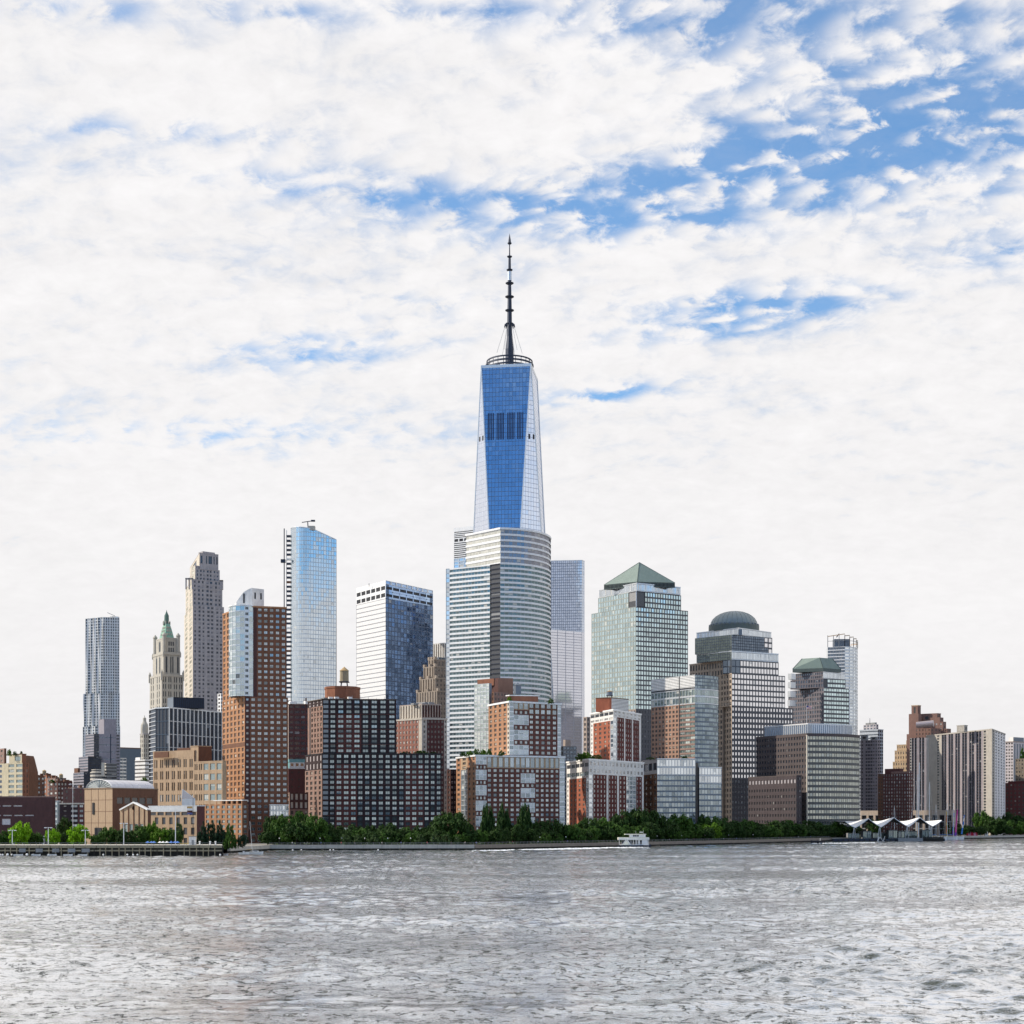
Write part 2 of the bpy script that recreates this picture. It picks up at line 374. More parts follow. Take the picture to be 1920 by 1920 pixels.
def mass(b, poly, z0, z1, styles, wall, roof=None, par=None):
    n = len(poly)
    for i in range(n):
        p, q_ = poly[i], poly[(i+1) % n]
        st = styles[i] if i < len(styles) else None
        if st is None: b.m('wall').face([(p[0], p[1], z0), (q_[0], q_[1], z0), (q_[0], q_[1], z1), (p[0], p[1], z1)], wall)
        else: fac(b, p, q_, z0, z1, st)
    b.m('roof').face([(p[0], p[1], z1-.05) for p in poly], roof or roofm)
    if par:
        h, out, pm = par
        cx = sum(p[0] for p in poly)/n; cy = sum(p[1] for p in poly)/n
        big = []
        for p in poly:
            l = hypot(p[0]-cx, p[1]-cy); big.append((cx+(p[0]-cx)*(1+out/l), cy+(p[1]-cy)*(1+out/l)))
        c = M(); c.prism(big, z1-h*.4, z1+h*.6, pm, bottom=True); b.one('cornice', c)
    return dict(poly=poly, z0=z0, z1=z1)
def foot(xc, xl, xr, D, yt, yl=None, yr=None, aR=38., aL=52.):
    C = (X(xc, D), D)
    def end(px, y, ang, sg):
        if y is not None:
            De = D*(HOR-yt)/(HOR-y); return (X(px, De), De)
        dx_, dy_ = sg*cos(radians(ang)), sin(radians(ang)); uu = (px-960)/F
        t = (uu*C[1]-C[0])/(dx_-uu*dy_); return (C[0]+dx_*t, C[1]+dy_*t)
    Rp = end(xr, yr, aR, 1); Lp = end(xl, yl, aL, -1)
    return [Lp, C, Rp, (Lp[0]+Rp[0]-C[0], Lp[1]+Rp[1]-C[1])]
def blk(b, xc, xl, xr, D, yt, yb=None, sL=None, sR=None, wall=None, roof=None, par=None, **k):
    poly = foot(xc, xl, xr, D, yt, **k)
    z1 = Z(yt, D); z0 = GZ if yb is None else Z(yb, D)
    return mass(b, poly, z0, z1, [sL, sR], wall or (sL or sR)['wall'], roof, par)
def clutter(b, r, n, m=None, hmax=3.0, seed=1):
    """roof plant: each unit is its own part"""
    rr = random.Random(seed); p = r['poly']
    for i in range(n):
        a, c = rr.uniform(.12, .85), rr.uniform(.12, .8)
        x = p[1][0]+(p[2][0]-p[1][0])*a+(p[0][0]-p[1][0])*c; y = p[1][1]+(p[2][1]-p[1][1])*a+(p[0][1]-p[1][1])*c
        t = M(); w = rr.uniform(1.5, 5); t.box((x, y), w, rr.uniform(1.5, 4), r['z1'], r['z1']+rr.uniform(.9, hmax), m or rr.choice([mid, white, conc]), .6)
        b.one('roof_unit', t)
def arc(p0, a0, a1, n, L):
    """polyline of total length L turning from heading a0 to a1 (degrees)"""
    pts = [p0]; seg = L/n
    for i in range(n):
        a = radians(a0+(a1-a0)*(i+.5)/n); p = pts[-1]; pts.append((p[0]+cos(a)*seg, p[1]+sin(a)*seg))
    return pts
def water_tower(px, y0, y1, w, D, label, group='rooftop water towers', mat=wood):
    z0, z1 = Z(y0, D), Z(y1, D); r = w/2*D/F; h = z1-z0
    t = thing('water_tower', label, 'water tower', (X(px, D), D, z0), group); c = (X(px, D), D); base = (c[0], c[1], z0)
    a = M(); a.lathe(c, [(0, z0+h*.28), (r, z0+h*.28), (r*.96, z0+h*.8), (0, z0+h*.8)], 14, mat); a.build('tank', t, base=base)
    a = M(); a.lathe(c, [(r*1.1, z0+h*.795), (0, z1)], 14, solid('tank_roof', (.42, .30, .16))); a.build('tank_roof', t, base=base)
    for i in range(4):
        g = pi/4+i*pi/2; a = M(); a.tube((c[0]+cos(g)*r*1.05, c[1]+sin(g)*r*1.05, z0), (c[0]+cos(g)*r*.8, c[1]+sin(g)*r*.8, z0+h*.3), r*.08, r*.08, 5, steel); a.build('leg', t, base=base)
    a = M(); a.box(c, r*2.1, r*2.1, z0+h*.24, z0+h*.28, steel); a.build('platform', t, base=base)

# =================================================================== BUILDINGS
# ---- the tall tapering glass tower
def glass_tower():
    D = 1303.0; b = Bld('skyscraper', 'tallest skyscraper, deep blue tapering glass facets and a mast on top', 'skyscraper', 948, D)
    A = radians(37); s = 31.5; C = Vector((X(942, D), D)); dR = Vector((cos(A), sin(A)))*s; dL = Vector((-sin(A), cos(A)))*s
    cen = C+dR+dL; zb, zt = 22.0, 420.5
    corners = [C, C+dR*2, C+dR*2+dL*2, C+dL*2]; mids = [C+dR, C+dR*2+dL, C+dR+dL*2, C+dL]
    b.m('base').prism([tuple(c) for c in corners], GZ, zb, silver)
    joint = solid('facade_joint', (.34, .40, .52), .4, .05)
    core = b.m('wall')
    def inward(p, cz, dd=.25):
        v_ = Vector((cen.x-p.x, cen.y-p.y)); v_.normalize(); return Vector((p.x+v_.x*dd, p.y+v_.y*dd, cz))
    core.face([inward(m_, zt-.3) for m_ in mids], roofm)
    pane = b.m('window', 'stuff')
    def facet(a0, a1, c0, c1, g, ph=4.05, pw=3.0, bt=0, floors=None):
        """a0-a1 bottom edge (left,right), c0-c1 top edge; triangle when an edge is a point"""
        A0, A1, B0, B1 = Vector((*a0, zb)), Vector((*a1, zb)), Vector((*c0, zt)), Vector((*c1, zt))
        nn = ((A1-A0) if (A1-A0).length > 1 else (B1-B0)).cross(B0-A0).normalized()
        ux = ((A1-A0) if (A1-A0).length > 1 else (B1-B0)).normalized(); mid_ = ((A0+A1)/2)
        core.face([p-nn*.25 for p in ([A0, A1, B1, B0])], joint)
        def at(t): l = A0.lerp(B0, t); r = A1.lerp(B1, t); o = mid_+(((B0+B1)/2)-mid_)*t; return o, (l-o).dot(ux), (r-o).dot(ux)
        nr = round((zt-zb)/ph)
        for j in range(nr):
            t0, t1 = (j+.02)/nr, (j+.98)/nr
            o0, l0, r0 = at(t0); o1, l1, r1 = at(t1)
            lo, hi = min(l0, l1), max(r0, r1); kmin, kmax = math.floor(lo/pw), math.ceil(hi/pw)
            for k in range(kmin, kmax):
                x0, x1 = k*pw+.05, (k+1)*pw-.05
                a, c, e, f_ = max(x0, l0), min(x1, r0), min(x1, r1), max(x0, l1)
                if c-a < .05 and e-f_ < .05: continue
                c, e = max(a, c), max(f_, e)
                P = [o0+ux*a, o0+ux*c, o1+ux*e, o1+ux*f_]
                if c-a < .05: P = P[1:]
                elif e-f_ < .05: P = P[:3]
                pane.face(P, g)
        return ux, nn, at
    g_side = glass('bright_reflection_glass', (.84, .88, .96), (.3, .32, .4), bf=0, metal=.86, frame=(.5, .55, .68), fw=.03, mull=False, jit=.006, vary=.06)
    for i in range(4):
        c, nx, pv = corners[i], corners[(i+1) % 4], mids[(i-1) % 4]
        # inverted facet: apex at base corner i, top edge between neighbouring top vertices
        r = facet(c, c, pv, mids[i], g_deep if i == 0 else g_side)  # front facet: blue sky reflection put into the tint, other facets kept bright
        if i == 0: front = r
        facet(c, nx, mids[i], mids[i], g_side)
    # edges of stainless steel
    for i in range(4):
        for m_ in (mids[i], mids[(i-1) % 4]):
            e = M(); e.tube((*corners[i], zb), (*m_, zt), .75, .55, 6, silver); b.one('edge_trim', e)
    # mechanical louvres
    ux, nn, at = front
    zt0, zt1 = (Z(822, 1318)-zb)/(zt-zb), (Z(771, 1318)-zb)/(zt-zb)
    for px in [914, 917.3, 920.6, 923.9, 931, 934, 937, 940, 943, 951, 954, 957, 960, 963, 970, 973, 976, 979.5]:
        x = (px-947)/F*1318; o0, _, _ = at(zt0); o1, _, _ = at(zt1); e = M()
        a = .5; P = [o0+ux*(x-a), o0+ux*(x+a), o1+ux*(x+a), o1+ux*(x-a)]
        lm = solid('louvre_navy', (.012, .03, .09), .4); e.face([p+nn*.12 for p in P], lm); e.face([P[0]+nn*.12, P[3]+nn*.12, P[3], P[0]], lm); e.face([P[1], P[2], P[2]+nn*.12, P[1]+nn*.12], lm); b.one('louvre', e)
    # slots on the flanks
    for (px, y0, y1, f0, f1) in ((899.5, 828, 819, C, corners[3]), (905.3, 826, 817, C, corners[3]), (992.5, 823, 813.5, C, corners[1]), (1000.5, 823.5, 814.5, C, corners[1])):
        dd = (f1-f0).normalized(); uu = (px-960)/F; t = (uu*f0.y-f0.x)/(dd.x-uu*dd.y); p = f0+dd*t; nrm = Vector((dd.y, -dd.x)); nrm = nrm if nrm.y < 0 else -nrm
        e = M(); q_ = p+nrm*.15; e.par((q_-dd*.9) if dd.x > 0 else (q_+dd*.9), tuple(dd*1.8 if dd.x > 0 else -dd*1.8), tuple(-nrm*.5), Z(y0, p.y), Z(y1, p.y), nearblack); b.one('vent_slot', e)
    # parapet band
    P = [tuple(m_) for m_ in mids]; P = [P[3], P[0], P[1], P[2]]
    e = M(); e.prism([(cen.x+(p[0]-cen.x)*1.012, cen.y+(p[1]-cen.y)*1.012) for p in P], zt-2.2, zt+.4, silver, bottom=True); b.one('parapet', e)
    # communications ring
    cc = (cen.x, cen.y)
    for r_, z, h in ((20.5, 422.2, 1.4), (21.0, 425.3, 1.5), (20.2, 428.8, 1.2), (14.0, 424.5, 1.0)):
        e = M(); e.lathe(cc, [(r_, z), (r_+.7, z), (r_+.7, z+h), (r_, z+h), (r_, z)], 48, steel); b.one('ring', e)
    for i in range(24):
        a = 2*pi*i/24; e = M(); e.tube((cc[0]+cos(a)*20.6, cc[1]+sin(a)*20.6, 420), (cc[0]+cos(a)*20.6, cc[1]+sin(a)*20.6, 430), .28, .28, 5, steel); b.one('strut', e)
    for i in range(12):
        a = 2*pi*i/12; e = M(); e.tube((cc[0]+cos(a)*20.4, cc[1]+sin(a)*20.4, 423), (cc[0], cc[1], 421), .35, .35, 5, steel); b.one('spoke', e)
    for a in (2.7, 5.9): e = M(); e.tube((cc[0]+cos(a)*19, cc[1]+sin(a)*19, 426), (cc[0]+cos(a)*19, cc[1]+sin(a)*19, 430.5), .4, .3, 5, steel); b.one('davit', e)
    # mast
    m = M(); Dm = cen.y; zz = lambda y: Z(y, Dm)
    prof = [(3.8, 418), (3.7, zz(655)), (2.4, zz(632)), (2.2, zz(612)), (2.0, zz(580)), (1.8, zz(560)), (1.5, zz(535)), (1.3, zz(510)), (1.1, zz(485)), (.6, zz(481)), (.45, zz(462)), (.5, zz(458)), (1.4, zz(456)), (1.0, zz(449)), (0, zz(437))]
    m.lathe(cc, prof, 10, steel); b.one('mast', m)
    m = M(); m.lathe(cc, [(1.95, zz(526.5)), (1.95, zz(509.5))], 10, silver); b.one('mast_sleeve', m)
    for y, r_ in ((456.5, 1.9), (481.5, 2.3), (506.5, 2.8), (531.5, 3.7), (557, 4.0), (582.5, 4.0)):
        m = M(); m.lathe(cc, [(.5, zz(y+1.2)), (r_*.75, zz(y+1.2)), (r_, zz(y)), (r_, zz(y-1)), (.5, zz(y-1))], 14, steel); b.one('mast_collar', m)
    for i in range(8):
        a = i*pi/4
        m = M(); m.tube((cc[0]+cos(a)*1.5, cc[1]+sin(a)*1.5, zz(606)), (cc[0]+cos(a)*3.9, cc[1]+sin(a)*3.9, zz(608)), .6, .6, 5, steel); m.tube((cc[0]+cos(a)*3.9, cc[1]+sin(a)*3.9, zz(608)), (cc[0]+cos(a)*4.6, cc[1]+sin(a)*4.6, zz(614)), .7, .5, 5, steel); b.one('bracket', m)
    for i in range(6):
        a = i*pi/3+.1; m = M(); m.tube((cc[0]+cos(a)*4.4, cc[1]+sin(a)*4.4, zz(614)), (cc[0]+cos(a)*11.5, cc[1]+sin(a)*11.5, zz(662)), .16, .16, 4, mid); b.one('stay_cable', m)
    b.done()
glass_tower()

# ---- banded tower with the curved face
def banded_tower():
    D = 1092; b = Bld('office_tower', 'banded white and glass office tower with a convex face, before the tallest tower', 'office tower', 938, D)
    glt = glass('banded_window_glass', (.26, .38, .41), (.02, .05, .06), bf=.08, metal=.38, frame=(.30, .33, .34), fw=.07, mull=False, jit=.03)
    st = S(6, 8.9, 1.0, .58, whitew, glt, proud='s', dep=.5)
    stc = S(6, 8.9, 1.0, .58, whitew, glt, proud='s', dep=.5, n=2)
    # curved right face
    p0 = (X(938, D), D); pts = arc(p0, 3, 84, 9, 61)
    pts = [p0]+pts[1:]
    sc = (X(1033, pts[-1][1])-p0[0])/(pts[-1][0]-p0[0]); pts = [(p0[0]+(p[0]-p0[0])*sc, p[1]) for p in pts]
    zc = Z(1056, D); zt = Z(991, D)
    left = foot(938, 918.5, 1000, D, 1056, aL=40)[0]
    far = foot(918.5, 843, 1000, left[1], 1056, yl=1064)[0]
    back = (far[0]+30, far[1]+50)
    # low part: left face | dark recess | curved face
    nf = round((1440-1056)/8.95); z0 = Z(1440, D)
    poly = [far, left, p0]+pts[1:]+[(pts[-1][0]-15, pts[-1][1]+20), back]
    dk = S(20, 8.9, 1.0, .86, steel, g_black, proud='s', dep=.8, n=1)
    styles = [dict(st, m=nf), dict(dk, m=nf)]+[dict(stc, m=nf)]*9
    mass(b, poly, z0, zc, styles, whitew)
    mass(b, [p for p in poly], GZ, z0, [None]*3, slate)
    # notch frame at the top of the dark recess
    # upper tier: left white face and curve
    lu = foot(938, 873, 1000, D, 991, yl=1004)[0]
    polu = [lu, p0]+pts[1:]+[(pts[-1][0]-15, pts[-1][1]+20), (lu[0]+20, lu[1]+45)]
    g_wh = glass('white_banded_glass', (.85, .84, .76), (.4, .4, .34), bf=.2, metal=.6, frame=(.5, .5, .48), mull=False)
    su = S(6, 11, 1.0, .62, whitew, g_wh, proud='s', dep=.4, m=6); g_pl = glass('plum_banded_glass', (.34, .36, .42), (.05, .04, .05), bf=.1, metal=.6, frame=(.3, .3, .3), mull=False)
    suc = S(6, 11, 1.0, .66, whitew, g_pl, proud='s', dep=.6, n=2, m=6)
    mass(b, polu, zc, zt, [su]+[suc]*9, whitew, par=(1.4, .5, whitew))
    # glass fin on the far left
    fl = foot(843, 836, 1000, far[1], 1064, aL=20)[0]
    mass(b, [fl, far, (far[0], far[1]+8), (fl[0], fl[1]+8)], GZ, Z(1066, far[1]), [S(7, 8.9, .9, .9, silver, g_sky, n=1)], silver)
    b.done()
banded_tower()

# ---- crystalline block with a white face
def white_blue_block():
    D = 1311; b = Bld('glass_office_tower', 'boxy office tower with white banded side and navy mirrored side', 'office tower', 723, D)
    gw = glass('white_reflection_glass', (.93, .93, .92), (.72, .72, .72), bf=0, metal=.35, frame=(.7, .7, .7), fw=.01, mull=False, jit=.006, vary=.03)  # white and navy sides: their reflections put into two glass colours
    line = solid('dark_band', (.20, .21, .24), .5, .03)
    sL = S(60, 8.55, 1.0, .86, line, gw, proud='s', dep=.15, n=3)
    sR = S(5.5, 8.55, .94, .92, slate, g_navyblue, dep=.12)
    lo = S(9, 9, .82, .55, whitew, nearblack, n=6, m=1); lo2 = S(9, 9, .86, .5, silver, nearblack, n=7, m=1)
    blk(b, 723, 668, 812, D, 1122, None, sL, sR, silver, yl=1134.5, yr=1137)
    blk(b, 723, 668, 812, D, 1088, 1122, [(0, 1, 0, .4, lo), (0, 1, .4, .8, lo), (0, 1, .8, 1, S(9, 9, 1, 1, whitew, None))],
        [(0, 1, 0, .4, S(9, 9, .86, .35, g_blue, nearblack, n=7, m=1)), (0, 1, .4, .8, S(9, 9, .86, .35, g_blue, nearblack, n=7, m=1)), (0, 1, .8, 1, S(9, 9, .8, .8, white, g_blue, n=9, m=1))], silver, yl=1103, yr=1107)
    m = M(); m.tube((X(692, D+20), D+20, Z(1093, D)), (X(692, D+20), D+20, Z(1087, D)), .3, .3, 5, steel); b.one('antenna', m)
    b.done()
white_blue_block()

# ---- curved pale blue tower with a raked roof
def raked_tower():
    D = 1146; b = Bld('residential_tower', 'tall pale blue glass tower with raked roof and rounded corner, crane on top', 'tower', 577, D)
    # plan: rounded corner from x=545, flat face to x=631
    C0 = (X(545, D+26), D+26)
    pts = arc(C0, -68, 24, 7, 30)
    sc = (X(578, D+2)-C0[0])/(pts[-1][0]-C0[0]); pts = [(C0[0]+(p[0]-C0[0])*sc, p[1]) for p in pts]
    e = pts[-1]; far = (X(631, e[1]+11), e[1]+11)
    line = pts+[(e[0]+(far[0]-e[0])*t, e[1]+(far[1]-e[1])*t) for t in (.2, .4, .6, .8, 1)]
    ytop = {0: 991, 1: 989.5, 2: 988.5, 3: 988, 4: 988, 5: 988.3, 6: 989.5, 7: 991, 8: 994, 9: 998.5, 10: 1003, 11: 1007.5, 12: 1012}
    g1 = glass('pale_blue_curtain_glass', (.74, .80, .84), (.08, .14, .2), bf=.05, metal=.80, frame=(.40, .50, .60), fw=.05, mull=False, jit=.015, vary=.10)
    core = b.m('wall'); w = b.m('window', 'stuff'); N = len(line); cenx = sum(p[0] for p in line)/N; ceny = sum(p[1] for p in line)/N+14
    for i in range(N-1):
        p, q_ = Vector(line[i]), Vector(line[i+1]); d = (q_-p).normalized(); n = Vector((d.y, -d.x)); za, zb_ = Z(ytop[i], p.y), Z(ytop[i+1], q_.y)
        def taper(pt, z):      # the shaft narrows a little towards its foot
            k = .955+.045*min(1, max(0, z/235)); return Vector((cenx+(pt.x-cenx)*k, pt.y))
        for j in range(74):
            z0, z1 = GZ+j*3.3, GZ+(j+1)*3.3
            if z0 > max(za, zb_): break
            for t0, t1 in ((0, .5), (.5, 1)):
                a, c = p.lerp(q_, t0+.015), p.lerp(q_, t1-.015); ta, tc = min(z1-.25, za+(zb_-za)*t0), min(z1-.25, za+(zb_-za)*t1)
                if ta-z0 < .3 or tc-z0 < .3: continue
                a0, c0, a1, c1 = taper(a, z0), taper(c, z0), taper(a, ta), taper(c, tc)
                w.face([(a0.x, a0.y, z0), (c0.x, c0.y, z0), (c1.x, c1.y, tc), (a1.x, a1.y, ta)], g1)
        a, c = p-n*.2, q_-n*.2
        a0, c0 = taper(a, 0), taper(c, 0); core.face([(a0.x, a0.y, GZ), (c0.x, c0.y, GZ), (c.x, c.y, zb_), (a.x, a.y, za)], silver)
    bk = (X(630, far[1]+26), far[1]+26); bl = (line[0][0]+6, line[0][1]+30)
    core.face([(far[0], far[1], GZ), (bk[0], bk[1], GZ), (bk[0], bk[1], Z(1014, bk[1])), (far[0], far[1], Z(1012, far[1]))], g_navy)
    core.face([(bk[0], bk[1], GZ), (bl[0], bl[1], GZ), (bl[0], bl[1], Z(991, bl[1])), (bk[0], bk[1], Z(1014, bk[1]))], silver)
    core.face([(bl[0], bl[1], GZ), (line[0][0], line[0][1], GZ), (line[0][0], line[0][1], Z(991, line[0][1])), (bl[0], bl[1], Z(991, bl[1]))], silver)
    core.face([(p[0], p[1], Z(ytop[i]+1, p[1])) for i, p in enumerate(line)]+[(bk[0], bk[1], Z(1014, bk[1])), (bl[0], bl[1], Z(993, bl[1]))], roofm)
    # cornice line along the raked top
    for i in range(N-1):
        m = M(); m.tube((line[i][0], line[i][1], Z(ytop[i], line[i][1])), (line[i+1][0], line[i+1][1], Z(ytop[i+1], line[i+1][1])), .35, .35, 4, silver); b.one('coping', m)
    # open construction hoist bay on the left flank
    for k in range(64):
        y = 1004+k*8.6
        m = M(); m.box((X(541.5, D+30), D+30), 3.4, 3.4, Z(y+3.2, D+30), Z(y, D+30), [steel, umber, white][k % 3 if k % 5 == 0 else 0]); b.one('hoist_landing', m)
    m = M(); m.tube((X(533, D+30), D+30, GZ), (X(533, D+30), D+30, Z(991, D+30)), .45, .45, 5, steel); b.one('hoist_mast', m)
    m = M(); m.tube((X(537.5, D+30), D+30, GZ), (X(537.5, D+30), D+30, Z(994, D+30)), .3, .3, 5, silver); b.one('hoist_mast', m)
    m = M(); m.box((X(531, D+28), D+28), 3.5, 3, Z(1055, D+28), Z(1049, D+28), steel); b.one('hoist_car', m)
    # roof crane
    Dc = D+18
    m = M(); m.tube((X(577.5, Dc), Dc, Z(990, Dc)), (X(577, Dc), Dc, Z(979, Dc)), .45, .4, 6, steel); b.one('crane_post', m)
    m = M(); m.tube((X(566, Dc), Dc, Z(979.5, Dc)), (X(590, Dc), Dc, Z(976, Dc)), .35, .35, 5, steel); b.one('crane_jib', m)
    m = M(); m.box((X(587, Dc), Dc), 3.2, 1.6, Z(978, Dc), Z(975, Dc), steel, .1); b.one('crane_counterweight', m)
    for px, y0, y1, w_ in ((584, 990, 984, 4),): m = M(); m.box((X(px, Dc), Dc), w_*1.4, 5, Z(y0+5, Dc), Z(y1+3, Dc), conc); b.one('roof_unit', m)
    b.done()
raked_tower()

# ---- pyramid roofed glass and granite tower
def pyramid_tower():
    D = 1217; b = Bld('office_tower', 'silver gridded office tower topped with a green copper pyramid', 'office tower', 1192, D)
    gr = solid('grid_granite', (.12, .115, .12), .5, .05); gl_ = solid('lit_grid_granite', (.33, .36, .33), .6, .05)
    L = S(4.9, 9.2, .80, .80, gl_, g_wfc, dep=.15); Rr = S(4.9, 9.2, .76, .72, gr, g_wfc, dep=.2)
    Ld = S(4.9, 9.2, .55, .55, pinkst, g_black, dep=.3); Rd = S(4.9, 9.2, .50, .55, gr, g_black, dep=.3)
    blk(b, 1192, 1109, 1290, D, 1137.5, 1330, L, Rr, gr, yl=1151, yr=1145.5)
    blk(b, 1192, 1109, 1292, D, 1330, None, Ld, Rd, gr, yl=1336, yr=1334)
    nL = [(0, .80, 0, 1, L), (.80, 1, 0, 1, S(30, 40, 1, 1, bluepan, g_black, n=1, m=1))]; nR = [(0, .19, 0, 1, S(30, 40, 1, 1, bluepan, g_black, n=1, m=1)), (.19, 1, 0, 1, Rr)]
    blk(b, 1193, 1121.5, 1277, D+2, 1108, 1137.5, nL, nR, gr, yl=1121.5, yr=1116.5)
    m = M(); m.box((X(1193, D+2), D+2), .8, .8, Z(1137, D), Z(1108, D), whitew); b.one('corner_post', m)
    cr = S(2.2, 16, .7, .86, silver, g_sky, m=1, solo=False, dep=.1)
    r = blk(b, 1194, 1123.5, 1276, D+2, 1093.5, 1108, cr, cr, silver, yl=1107, yr=1101.5, par=(.6, .3, silver))
    r = blk(b, 1195, 1132.5, 1265.5, D+8, 1091, 1100, S(2.5, 9, .6, .7, coppd, nearblack, m=1, solo=False), S(2.5, 9, .6, .7, coppd, nearblack, m=1, solo=False), coppd, yl=1097, yr=1093)
    p = r['poly']; cx = sum(a[0] for a in p)/4; cy = sum(a[1] for a in p)/4; ap = (X(1198.7, cy), cy, Z(1054.5, cy)); z = r['z1']
    for i in range(4):
        a, c = Vector((*p[i], z)), Vector((*p[(i+1) % 4], z)); A = Vector(ap); m = M(); N = 4
        for k in range(N):
            t0, t1 = k/N, (k+1)/N; o = .25*(N-k)/N
            q0, q1, q2, q3 = a.lerp(A, t0), c.lerp(A, t0), c.lerp(A, t1), a.lerp(A, t1)
            n_ = (c-a).cross(A-a).normalized()*o
            m.face([q0+n_, q1+n_, q2+n_, q3+n_] if k < N-1 else [q0+n_, q1+n_, A], copper)
            m.face([q0, q1, q1+n_, q0+n_], coppd)
        m.tube(a, A, .45, .3, 4, coppd)
        b.one('roof_slope', m)
    # low granite wing at the left foot
    blk(b, 1100, 1094, 1112, D-6, 1344, None, S(5, 9.2, .55, .55, pinkst, g_black), S(5, 9.2, .5, .55, pinkst, g_black), pinkst)
    b.done()
pyramid_tower()

# ---- domed granite tower
def dome_tower():
    D = 1300; b = Bld('office_tower', 'stepped granite office tower with a round green copper dome', 'office tower', 1372, D)
    gr = solid('grid_granite', (.12, .115, .12)); lt = solid('buff_granite', (.42, .34, .27), .8)
    g_pale = glass('pale_grid_glass', (.88, .88, .90), (.08, .08, .1), bf=.05, metal=.84, frame=(.2, .2, .2), mull=False, jit=.02, vary=.08)
    L = S(5.4, 10.2, .60, .62, lt, g_dark, dep=.5); Rr = S(5.5, 10.2, .80, .78, gr, g_pale, dep=.15); Rp = S(5.6, 10.2, .58, .62, gr, g_pale, dep=.3)
    Rk = S(5.6, 10.2, .5, .6, darkgr, g_black)
    blk(b, 1372, 1346, 1487, D, 1324, None, [(0, 1, .5, 1, L), (0, 1, 0, .5, L)], [(0, 1, .44, 1, Rp), (0, 1, 0, .44, Rk)], gr, yl=1329, yr=1328)
    blk(b, 1372, 1346, 1472, D, 1262, 1324, L, Rr, gr, yl=1266, yr=1267.5)
    # upper left wing, buff stone with tall windows
    Lt = S(5.2, 15, .62, .72, lt, g_dark, dep=.4, m=2)
    fp = foot(1355, 1293, 1400, D+14, 1236, yl=1243.5)
    mass(b, fp, GZ, Z(1266, D), [S(5.2, 10, .62, .62, lt, g_dark)], lt)
    mass(b, fp, Z(1266, D), Z(1236, D), [Lt], lt, par=(1, .4, lt))
    nk = S(30, 40, .96, .96, slate, g_navy, n=2, m=2)
    blk(b, 1372, 1355, 1460, D+1, 1236.5, 1262, nk, [(0, .18, 0, 1, nk), (.18, 1, 0, 1, dict(Rr, m=2))], gr, yl=1238, yr=1241.8)
    cr = S(2.2, 16, .7, .86, silver, g_sky, m=1, solo=False, dep=.1); dg = glass('moss_glass', (.30, .36, .34), (.02, .03, .03), bf=0, metal=.4, frame=(.1, .12, .12), fw=.03, mull=False)
    dm = S(4, 5, .9, .85, slate, dg, dep=.1); dn = S(4, 5, .95, .9, steel, g_navy, dep=.1)
    blk(b, 1372, 1306, 1459.5, D+3, 1221, 1236.5, dm, cr, silver, yl=1228, yr=1226.6, par=(.8, .3, silver))
    blk(b, 1372, 1303, 1448, D+4, 1190, 1221, [(0, 1, 0, 1, dm)], [(0, .8, 0, 1, dn), (.8, .9, 0, .35, dn), (.8, .9, .35, 1, Rr), (.9, 1, 0, 1, Rr)], gr, yl=1197, yr=1196)
    r = blk(b, 1385, 1306, 1446, D+5, 1177.5, 1190, cr, cr, silver, yl=1187, yr=1186, par=(.6, .3, silver))
    m = M(); m.box((X(1387, D+6), D+4), 3, 3, Z(1190, D), Z(1179, D), slate); b.one('statue_bracket', m)
    cy = D+36; cx = X(1376, cy); rr = 47*cy/F
    m = M(); m.lathe((cx, cy), [(rr, Z(1186, cy)), (rr, Z(1175, cy)), (rr*.94, Z(1173, cy))], 48, coppd)
    b.one('dome_drum', m)
    for i in range(30):
        a = 2*pi*i/30; m2 = M(); m2.box((cx+cos(a)*rr*.97, cy+sin(a)*rr*.97), 1.0, 1.6, Z(1176, cy), Z(1172, cy), slate, a); b.one('dome_bracket', m2)
    ang = [i/14*pi/2 for i in range(15)]
    h = Z(1146.5, cy)-Z(1173, cy); prof = [(rr*.93*cos(a), Z(1173, cy)+h*sin(a)) for a in ang]; prof[-1] = (0, prof[-1][1])
    m = M(); m.lathe((cx, cy), prof, 56, solid('dome_copper', (.24, .28, .285), .42, .1, .1, .2)); b.one('dome', m, smooth=True)
    for i in range(28):
        a = 2*pi*i/28; m = M()
        for (r0, z0), (r1, z1) in zip(prof[:-2:2], prof[2::2]): m.tube((cx+cos(a)*r0, cy+sin(a)*r0, z0), (cx+cos(a)*r1, cy+sin(a)*r1, z1), .22, .22, 3, coppd, cap=False)
        b.one('dome_rib', m)
    b.done()
dome_tower()

